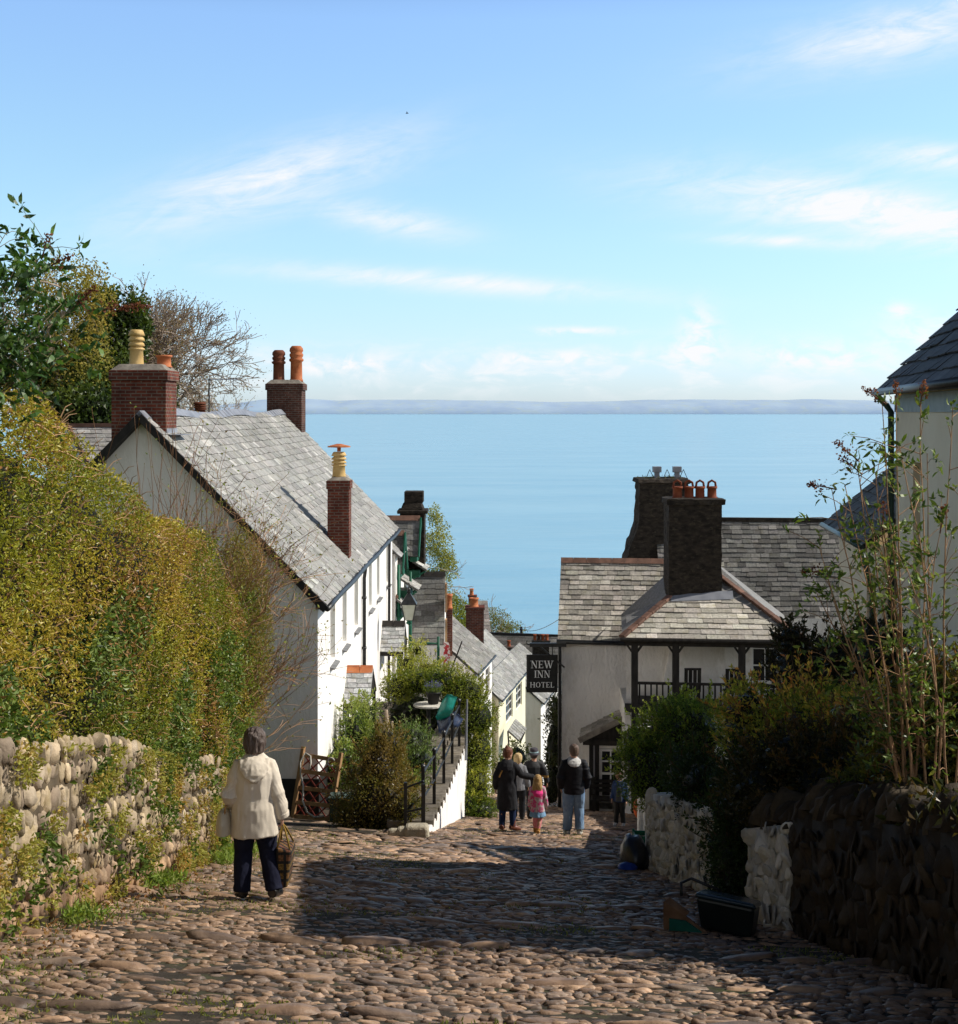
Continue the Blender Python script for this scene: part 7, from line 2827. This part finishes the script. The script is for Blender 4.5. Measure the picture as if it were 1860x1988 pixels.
BOB = [(-.03, .066, .05, -.055), (0, .083, .075, -.035), (.05, .095, .095, -.022), (.1, .096, .105, -.014), (.15, .086, .096, -.012), (.19, .06, .07, -.014), (.207, .02, .025, -.014)]
SHORT = [(.0, .05, .03, -.065), (.03, .072, .06, -.042), (.07, .081, .086, -.022), (.12, .083, .098, -.012), (.16, .074, .09, -.01), (.19, .05, .065, -.012), (.203, .018, .025, -.012)]
LONG = [(-.22, .07, .03, -.085), (-.15, .095, .05, -.08), (-.07, .1, .06, -.065), (0, .094, .08, -.042), (.06, .093, .098, -.022), (.12, .09, .1, -.014), (.17, .07, .085, -.012), (.2, .035, .04, -.014)]

sl_ = -.248


def foot(x, y, lift=0.0):
    return (x, y, .045 + sl_ * y + lift)


# --- the woman in the cream coat, near left
H = 1.6
J = person('woman with grey brown bob in cream hooded coat walking down beside the stone wall', at(494, 0, 13.4)[0], 13.4, H, R(7),
           [((-.066, .03, .275), foot(-.075, .0), (-.35, 1, -.2)), ((.078, .035, .275), foot(.118, -.05), (.35, 1, -.2))],
           [((-.15, -.04, .625), (-.125, .10, .53)), ((.135, -.02, .62), (.165, .0, .48))], 1.08, True, (R(0), R(10)), .006, .03, hands=(((.1, .9, -.3), 1.2), ((0, .1, -1), 1.1)))
navy = cloth('navy_cloth', (.008, .009, .022), (.014, .016, .034))
creamc = cloth('cream_cloth', (.66, .58, .47), (.72, .64, .53), 5)
trousers(J, navy, (.07, .068, .053, .052, .05), fold=.016, seed=2, wid=1.0)
shoes(J, cloth('black_leather', (.01, .009, .009), (.018, .016, .015), rough=.25, spec=.5, bump=.1), 1.05)
RG = [(.372, .132, .104, 0), (.378, .142, .112, 0), (.47, .136, .108, 0), (.54, .127, .102, 0), (.575, .121, .096, .002), (.60, .119, .094, .004), (.66, .122, .098, .004), (.72, .126, .1, .008), (.77, .123, .094, .012), (.80, .108, .082, .016), (.825, .075, .066, .018),
      (.845, .055, .054, .02), (.85, .04, .042, .02)]


def waist(mb, k):
    for q in np.linspace(-2.6, -.5, 9):
        pass


coat = jacket(J, creamc, RG, (.048, .046, .044, .038), fold=.028, seed=4, fscale=8, stretch=(1, 1, .35), voxel=.008)
k = H
hm = MB()                                         # hood lying on the back
hm.loft([(.005 * k, -.098 * k, .715 * k, .018 * k, .008 * k), (.004 * k, -.097 * k, .725 * k, .04 * k, .02 * k), (0, -.092 * k, .752 * k, .068 * k, .034 * k), (0, -.074 * k, .785 * k, .082 * k, .042 * k), (0, -.046 * k, .815 * k, .082 * k, .05 * k), (0, -.02 * k, .838 * k, .07 * k, .056 * k),
         (0, .004 * k, .852 * k, .058 * k, .05 * k), (0, .006 * k, .856 * k, .04 * k, .035 * k)], 22)
for s in (-1, 1):
    hm.tube([A(s * .074, -.03, .825) * k, A(s * .07, -.075, .785) * k, A(s * .045, -.107, .745) * k, A(.004, -.118, .715) * k], np.array([.02, .018, .016, .012]) * k, 8)
J['put']('hood', remesh(hm, .007, 2, .014, 11, 8, (1, 1, .8)), creamc, coat)
wm = MB()
a_ = np.linspace(0, 2 * np.pi, 40)
wm.tube([A(.117 * math.cos(q), .004 + .092 * math.sin(q), .588 + .002 * math.sin(q * 9)) * k for q in a_], .004 * k, 6)
J['put']('waist_gathers', remesh(wm, .006, 1, .008, 40, 3, (1, 1, .2)), creamc, coat)
for (sh, el, wr, d) in J['arms']:
    cm_ = MB()
    e = el + (wr - el) * .93
    cm_.tube([e - unit(wr - el) * .02, e + unit(wr - el) * .03], [.046 * k, .042 * k], 14)
    J['put']('cuff', remesh(cm_, .006, 2, .006, 30, 2), creamc, coat)
hair(J, hairmat('hair_grey_brown', (.06, .04, .032), (.15, .115, .1)), BOB, .03, 26, 3)
# her bags
rt = J['root']


def world(J, p):
    yaw = J['root'].rotation_euler[2]
    c, s = math.cos(yaw), math.sin(yaw)
    p = np.asarray(p, float)
    l = np.array(J['root'].location)
    return A(p[0] * c - p[1] * s, p[0] * s + p[1] * c, p[2]) + l


sh, el, wr, d = J['arms'][0]
c = world(J, A(-.18, .02, .48) * k)
t = thing('handbag', 'cream handbag hanging under the left arm of the woman in the cream coat', 'handbag', c + A(0, 0, -.16))
mb = MB()
mb.loft([(c[0], c[1], c[2] + z, rx, ry) for z, rx, ry in ((-.17, .05, .10), (-.155, .075, .15), (-.05, .072, .155), (.03, .055, .135), (.06, .035, .115), (.065, .015, .09))], 20)
part('body', remesh(mb, .008, 2, .01, 9, 3), cloth('bag_leather', (.5, .44, .33), (.58, .52, .4), rough=.45, spec=.4), t, True)
mb = MB()
w0 = world(J, wr)
mb.tube([c + A(.02, -.1, .04), c + A(.03, -.07, .12), w0 + A(0, 0, -.02), c + A(.03, .1, .12), c + A(.02, .1, .04)], .009, 8)
part('strap', mb, M['wood'], t, True)
sh, el, wr, d = J['arms'][1]
hw_ = world(J, wr + d * .07)
t = thing('shopping_bag', 'black and yellow checked shopping bag held by the woman in the cream coat', 'shopping bag', hw_ + A(.03, 0, -.7))
m, nt, out = newmat('checked_fabric')
p = N(nt, 'ShaderNodeBsdfPrincipled')
setin(p, Roughness=.8)
tcn = N(nt, 'ShaderNodeTexCoord')
sxn = N(nt, 'ShaderNodeSeparateXYZ')
nt.links.new(tcn.outputs['Object'], sxn.inputs[0])
cbn = N(nt, 'ShaderNodeCombineXYZ')
adn = N(nt, 'ShaderNodeMath', operation='ADD')
nt.links.new(sxn.outputs[0], adn.inputs[0])
nt.links.new(sxn.outputs[1], adn.inputs[1])
nt.links.new(adn.outputs[0], cbn.inputs[0])
nt.links.new(sxn.outputs[2], cbn.inputs[1])
chk = N(nt, 'ShaderNodeTexBrick')
chk.offset = 0.0
setin(chk, Scale=1.0, Brick_Width=.075, Row_Height=.085, Mortar_Size=.014, Mortar_Smooth=.1)
chk.inputs['Color1'].default_value = (.28, .17, .03, 1)
chk.inputs['Color2'].default_value = (.16, .05, .03, 1)
chk.inputs['Mortar'].default_value = (.015, .013, .01, 1)
nt.links.new(cbn.outputs[0], chk.inputs['Vector'])
no = N(nt, 'ShaderNodeTexNoise')
setin(no, Scale=45, Detail=2)
nt.links.new(tcn.outputs['Object'], no.inputs['Vector'])
mxn = N(nt, 'ShaderNodeMixRGB', blend_type='MULTIPLY')
mxn.inputs[0].default_value = .8
rpn = N(nt, 'ShaderNodeValToRGB')
rpn.color_ramp.elements[0].position, rpn.color_ramp.elements[1].position = .4, .55
rpn.color_ramp.elements[0].color = (.25, .2, .15, 1)
nt.links.new(no.outputs['Fac'], rpn.inputs[0])
nt.links.new(chk.outputs['Color'], mxn.inputs[1])
nt.links.new(rpn.outputs[0], mxn.inputs[2])
nt.links.new(mxn.outputs[0], p.inputs['Base Color'])
nt.links.new(p.outputs[0], out.inputs[0])
M['check'] = m
mb = MB()
tz, bz_ = -.22, -.62
ty0, ty1 = -.08, .22
tl_ = 0.05
mb.box8([hw_ + A(-.04, ty0, bz_), hw_ + A(.06, ty0, bz_ + .02), hw_ + A(.06, ty1, bz_), hw_ + A(-.04, ty1, bz_),
         hw_ + A(-.05, ty0, tz), hw_ + A(.1, ty0, tz - .03), hw_ + A(.1, ty1, tz - .03), hw_ + A(-.05, ty1, tz)])
part('body', mb, M['check'], t, bevel=.02)
mb = MB()
for o_ in (ty0 + .02, ty1 - .02):
    mb.tube([hw_ + A(-.04, o_, tz - .01), hw_ + A(-.01, o_ * .3, -.07), hw_ + A(0, 0, .0), hw_ + A(.03, o_ * .3, -.07), hw_ + A(.08, o_, tz - .02)], .009, 6)
part('handle', mb, cloth('yellow_strap', (.25, .16, .03), (.33, .21, .05)), t, True)

# --- woman in the long dark coat, pointing
H = 1.66
J = person('woman in long charcoal coat and brown boots stretching her arm towards the little girl', at(985, 0, 28.4)[0], 28.4, H, R(-14),
           [((-.06, .02, .275), foot(-.062, -.03), (0, 1, -.2)), ((.06, .03, .275), foot(.06, .03), (.75, .7, -.2))],
           [((-.135, -.03, .63), (-.15, .02, .49)), ((.17, .03, .67), (.31, .10, .625))], 1.05, True, (R(-35), R(8)), .0075, .02, hands=((None, .6), ((1, .2, .05), .15)))
trousers(J, cloth('dark_denim', (.012, .022, .06), (.02, .035, .09)), (.06, .058, .045, .04, .036), fold=.01, seed=5)
shoes(J, cloth('brown_leather', (.14, .045, .025), (.2, .07, .04), rough=.45, spec=.4), 1.05, .32, 'boot')
char = cloth('charcoal_wool', (.018, .018, .02), (.03, .03, .034))
RG = [(.255, .12, .1, -.005), (.26, .128, .108, -.005), (.36, .125, .104, -.004), (.46, .12, .1, -.002), (.54, .115, .094, 0), (.60, .11, .088, .003), (.67, .115, .092, .005), (.73, .12, .094, .008), (.77, .117, .09, .01), (.80, .1, .078, .012), (.828, .07, .062, .014), (.85, .052, .05, .016),
      (.856, .04, .04, .016)]
coat = jacket(J, char, RG, (.047, .044, .042, .037), fold=.02, seed=7, voxel=.011)
hm = MB()
hm.loft([(0, -.09 * H, .72 * H, .03 * H, .014 * H), (0, -.088 * H, .75 * H, .075 * H, .03 * H), (0, -.06 * H, .79 * H, .085 * H, .045 * H), (0, -.02 * H, .83 * H, .075 * H, .055 * H), (0, .0, .85 * H, .06 * H, .05 * H)], 18)
J['put']('hood', remesh(hm, .01, 2, .012, 10, 8), char, coat)
mb = MB()
mb.tube([A(-.03, -.1, .76) * H, A(-.06, -.112, .70) * H, A(-.075, -.108, .66) * H], .009 * H, 6)
J['put']('bag_strap', mb, cloth('tan_strap', (.5, .26, .06), (.6, .33, .1)), coat)
hair(J, hairmat('hair_auburn', (.1, .032, .014), (.2, .07, .03)), [(r[0], r[1], r[2], r[3]) for r in SHORT], .01, 24, 3, extra=lambda l: l.ball((.0, -.05, .205), (.032, .032, .028), 10, 7))

# --- blonde woman in grey jacket
J = person('blonde woman in grey jacket walking between the dark coat and the hat', at(1006, 0, 33.6)[0], 33.6, 1.58, R(-6),
           [((-.06, .03, .275), foot(-.06, .02), (0, 1, -.2)), ((.06, .02, .275), foot(.06, -.02), (.1, 1, -.2))],
           [((-.13, -.02, .63), (-.13, .05, .49)), ((.14, -.02, .63), (.15, .04, .49))], 1.05, True, (R(-20), 0), .008)
trousers(J, cloth('black_cloth', (.01, .01, .012), (.018, .018, .02)), fold=.012, seed=8)
shoes(J, M['black'])
gj = cloth('grey_cloth', (.17, .17, .18), (.24, .24, .25))
RG = [(.45, .11, .095, 0), (.46, .116, .1, 0), (.54, .114, .095, 0), (.62, .11, .09, .003), (.70, .117, .093, .006), (.77, .117, .09, .008), (.80, .1, .078, .01), (.828, .068, .06, .012), (.845, .05, .048, .014)]
jacket(J, gj, RG, (.046, .043, .04, .036), 'jacket', fold=.016, seed=9, voxel=.011)
hair(J, hairmat('hair_blonde', (.5, .34, .14), (.68, .5, .26)), BOB, .014, 24, 5)

# --- man with bucket hat and striped jersey
H = 1.7
J = person('man in striped bucket hat and dark jersey with yellow bands walking ahead of the girl', at(1037, 0, 33.9)[0], 33.9, H, R(0),
           [((-.06, .03, .275), foot(-.06, .0), (0, 1, -.2)), ((.06, .03, .275), foot(.06, .0), (.1, 1, -.2))],
           [((-.155, -.03, .63), (-.165, .03, .49)), ((.165, -.03, .64), (.185, .06, .5))], 1.1, False, (R(-10), 0), .008)
trousers(J, M['black'], fold=.012, seed=10)
shoes(J, M['black'])
m, nt, out = newmat('banded_jersey')
p = N(nt, 'ShaderNodeBsdfPrincipled')
setin(p, Roughness=.9)
tcn = N(nt, 'ShaderNodeTexCoord')
sxn = N(nt, 'ShaderNodeSeparateXYZ')
nt.links.new(tcn.outputs['Object'], sxn.inputs[0])
dv = N(nt, 'ShaderNodeMath', operation='DIVIDE')
dv.inputs[1].default_value = H
nt.links.new(sxn.outputs[2], dv.inputs[0])
rpn = N(nt, 'ShaderNodeValToRGB')
rpn.color_ramp.interpolation = 'CONSTANT'
els = [(0, (.02, .02, .024)), (.60, (.3, .16, .03)), (.64, (.012, .012, .015)), (.69, (.012, .012, .014)), (.75, (.05, .05, .052))]
rpn.color_ramp.elements[0].color = c4(els[0][1])
rpn.color_ramp.elements[1].position = els[1][0]
rpn.color_ramp.elements[1].color = c4(els[1][1])
for e in els[2:]:
    q = rpn.color_ramp.elements.new(e[0])
    q.color = c4(e[1])
nt.links.new(dv.outputs[0], rpn.inputs[0])
nt.links.new(rpn.outputs[0], p.inputs['Base Color'])
nt.links.new(p.outputs[0], out.inputs[0])
RG = [(.46, .112, .098, 0), (.47, .118, .104, 0), (.55, .118, .1, 0), (.62, .117, .096, .003), (.70, .12, .096, .006), (.77, .115, .09, .008), (.80, .095, .076, .01), (.828, .068, .06, .012), (.845, .046, .046, .014)]
jacket(J, m, RG, (.05, .045, .041, .037), 'jersey', fold=.014, seed=11, voxel=.011, cuff=.8)
hair(J, hairmat('hair_dark', (.03, .022, .018), (.06, .045, .035)), SHORT, .01, 24, 6)
hb = MB()
hb.loft([(0, -.008, .085, .135, .15), (0, -.008, .092, .138, .152), (0, -.008, .125, .098, .115), (0, -.008, .2, .086, .1), (0, -.008, .22, .07, .085), (0, -.008, .225, .03, .04)], 22)
hv, hq, ht, hc_ = hb.arrays()
hb = MB()
hb.add(J['head'](hv), hq, ht)
hat = J['put']('bucket_hat', remesh(hb, .008, 2, .008, 14, 2), cloth('hat_cloth', (.06, .055, .065), (.09, .08, .09)))
hb = MB()
hb.loft([(0, -.008, .128, .099, .116), (0, -.008, .152, .096, .112)], 22, cap=False)
hv, hq, ht, hc_ = hb.arrays()
hb = MB()
hb.add(J['head'](hv * A(1.03, 1.03, 1)), hq, ht)
J['put']('hat_band', hb, cloth('band_cloth', (.3, .45, .48), (.4, .55, .56)), hat)

# --- little girl
H = 1.12
J = person('little girl with long fair hair in pink patterned jacket and blue skirt', at(1044, 0, 27.3)[0], 27.3, H, R(0),
           [((-.045, .02, .27), foot(-.04, .06, .02), (0, 1, -.2)), ((.045, .03, .27), foot(.0, -.05), (.1, 1, -.25))],
           [((-.125, -.02, .62), (-.14, .02, .47)), ((.125, -.02, .62), (.15, .02, .47))], 1.12, True, (R(-10), R(5)), .007)
mb = MB()
for hip, kn, an, td in J['legs']:
    mb.tube([hip, (hip + kn) / 2, kn, (kn + an) / 2, an], np.array([.06, .052, .042, .042, .03]) * H, 12)
J['put']('tights', remesh(mb, .008, 2), cloth('pink_tights', (.6, .2, .22), (.68, .26, .28)))
shoes(J, cloth('tan_boot', (.4, .2, .05), (.5, .26, .08)), 1.15, .2, 'boot')
mb = MB()
mb.loft([(0, 0, .30 * H, .125 * H, .11 * H), (0, 0, .31 * H, .14 * H, .125 * H), (0, 0, .4 * H, .115 * H, .1 * H), (0, 0, .5 * H, .1 * H, .09 * H)], 24)
J['put']('skirt', remesh(mb, .009, 2, .03, 14, 4, (1, 1, .15)), cloth('blue_denim_skirt', (.14, .26, .4), (.2, .34, .5)))
pj = surf('pink_patterned', (.5, .42, .42), (.55, .06, .2), 16, .8, lo=.46, hi=.56, c3=(.32, .3, .28), s3=22)
RG = [(.385, .115, .1, 0), (.39, .125, .108, 0), (.48, .12, .104, 0), (.56, .112, .098, 0), (.65, .112, .095, .003), (.73, .115, .093, .006), (.78, .105, .085, .008), (.81, .08, .07, .01), (.835, .05, .05, .012)]
jacket(J, pj, RG, (.054, .05, .047, .043), 'jacket', fold=.014, seed=12, voxel=.009)
hm = MB()
hm.loft([(0, -.1 * H, .655 * H, .02 * H, .012 * H), (0, -.1 * H, .675 * H, .07 * H, .028 * H), (0, -.085 * H, .72 * H, .088 * H, .045 * H), (0, -.05 * H, .77 * H, .08 * H, .05 * H), (0, -.01, .82 * H, .06 * H, .05 * H)], 18)
J['put']('hood', remesh(hm, .008, 2, .008, 14, 8), cloth('hot_pink', (.75, .04, .2), (.85, .07, .28)))
kk_ = 1.42
hair(J, hairmat('hair_fair', (.34, .19, .06), (.5, .31, .12)), [(-.27, .05, .03, -.1), (-.2, .11, .05, -.1), (-.1, .13, .07, -.085), (0, .115, .09, -.05), (.06, .105, .105, -.02), (.13, .1, .112, -.014), (.19, .08, .092, -.012), (.23, .035, .04, -.014)], .018, 18, 7)

# --- man in black jacket and jeans
H = 1.78
J = person('man in black quilted jacket with pale grey hood and light blue jeans seen from behind', at(1114, 0, 28.2)[0], 28.2, H, R(3),
           [((-.062, .02, .275), foot(-.072, .02), (-.15, 1, -.2)), ((.064, .03, .275), foot(.062, -.03), (.25, 1, -.2))],
           [((-.155, -.03, .63), (-.14, .04, .5)), ((.155, -.03, .63), (.14, .04, .5))], 1.08, False, (R(12), R(-2)), .0075)
jeans = surf('blue_jeans', (.11, .19, .32), (.2, .3, .43), 5, .9, bump=.3, bscale=120, bdist=.004, c3=(.28, .38, .5), s3=4)
trousers(J, jeans, (.068, .068, .056, .052, .05), fold=.016, seed=13, wid=1.0)
shoes(J, cloth('trainer', (.12, .14, .08), (.3, .3, .26)), 1.1, 0, 'shoe', cloth('pale_sole', (.5, .5, .45), (.6, .6, .55)))
RG = [(.452, .116, .1, 0), (.46, .122, .106, 0), (.52, .121, .104, 0), (.60, .118, .1, .002), (.68, .122, .1, .005), (.74, .127, .1, .008), (.78, .116, .09, .01), (.81, .09, .074, .012), (.835, .066, .06, .014), (.845, .05, .05, .016)]
jk = jacket(J, cloth('black_quilt', (.009, .009, .011), (.016, .016, .019), rough=.6), RG, (.054, .05, .046, .04), 'jacket', fold=.014, seed=14, stretch=(.5, .5, 1.6), voxel=.011, elb=1.05)
hm = MB()
hm.loft([(0, -.085 * H, .762 * H, .02 * H, .012 * H), (0, -.085 * H, .772 * H, .05 * H, .026 * H), (0, -.06 * H, .80 * H, .075 * H, .042 * H), (0, -.028 * H, .825 * H, .075 * H, .05 * H), (0, .0, .845 * H, .058 * H, .05 * H), (0, .005, .85 * H, .04 * H, .04 * H)], 20)
J['put']('hood', remesh(hm, .008, 2, .014, 12, 8), cloth('pale_hood', (.48, .47, .45), (.58, .57, .55)), jk)
hair(J, hairmat('hair_short_brown', (.09, .055, .035), (.17, .11, .075)), SHORT, .008, 28, 9)

# --- boy by the pillar, head bowed
H = 1.24
J = person('small boy in blue jacket looking down beside the white pillar with orange bags', at(1203, 0, 32.6)[0], 32.6, H, R(165),
           [((-.05, .02, .275), foot(-.07, .0), (-.1, 1, -.1)), ((.05, .03, .275), foot(.07, .0), (.2, 1, -.1))],
           [((-.13, -.02, .62), (-.14, .06, .47)), ((.125, -.02, .62), (.135, .05, .49))], 1.08, True, (R(-20), R(32)), .007)
trousers(J, M['black'], fold=.01, seed=15)
shoes(J, cloth('grey_trainer', (.25, .24, .24), (.4, .38, .38)), 1.2)
RG = [(.45, .115, .098, 0), (.46, .122, .104, 0), (.55, .118, .1, 0), (.65, .117, .096, .003), (.73, .118, .093, .006), (.78, .108, .085, .008), (.81, .08, .07, .01), (.835, .05, .05, .012)]
jacket(J, cloth('blue_jacket', (.02, .04, .1), (.035, .06, .14)), RG, (.05, .046, .043, .04), 'jacket', fold=.014, seed=16, voxel=.009)
sm = MB()
sm.loft([(0, .1 * H, .47 * H, .06 * H, .02 * H), (0, .1 * H, .6 * H, .06 * H, .022 * H), (0, .1 * H, .74 * H, .04 * H, .016 * H)], 14)
J['put']('shirt', remesh(sm, .008, 2, .006, 14, 2), cloth('grey_shirt', (.05, .055, .055), (.075, .08, .08)))
hair(J, hairmat('hair_ginger_brown', (.16, .08, .035), (.26, .14, .07)), [(r[0] * 1.05, r[1] * 1.12, r[2] * 1.1, r[3]) for r in SHORT], .01, 24, 10)
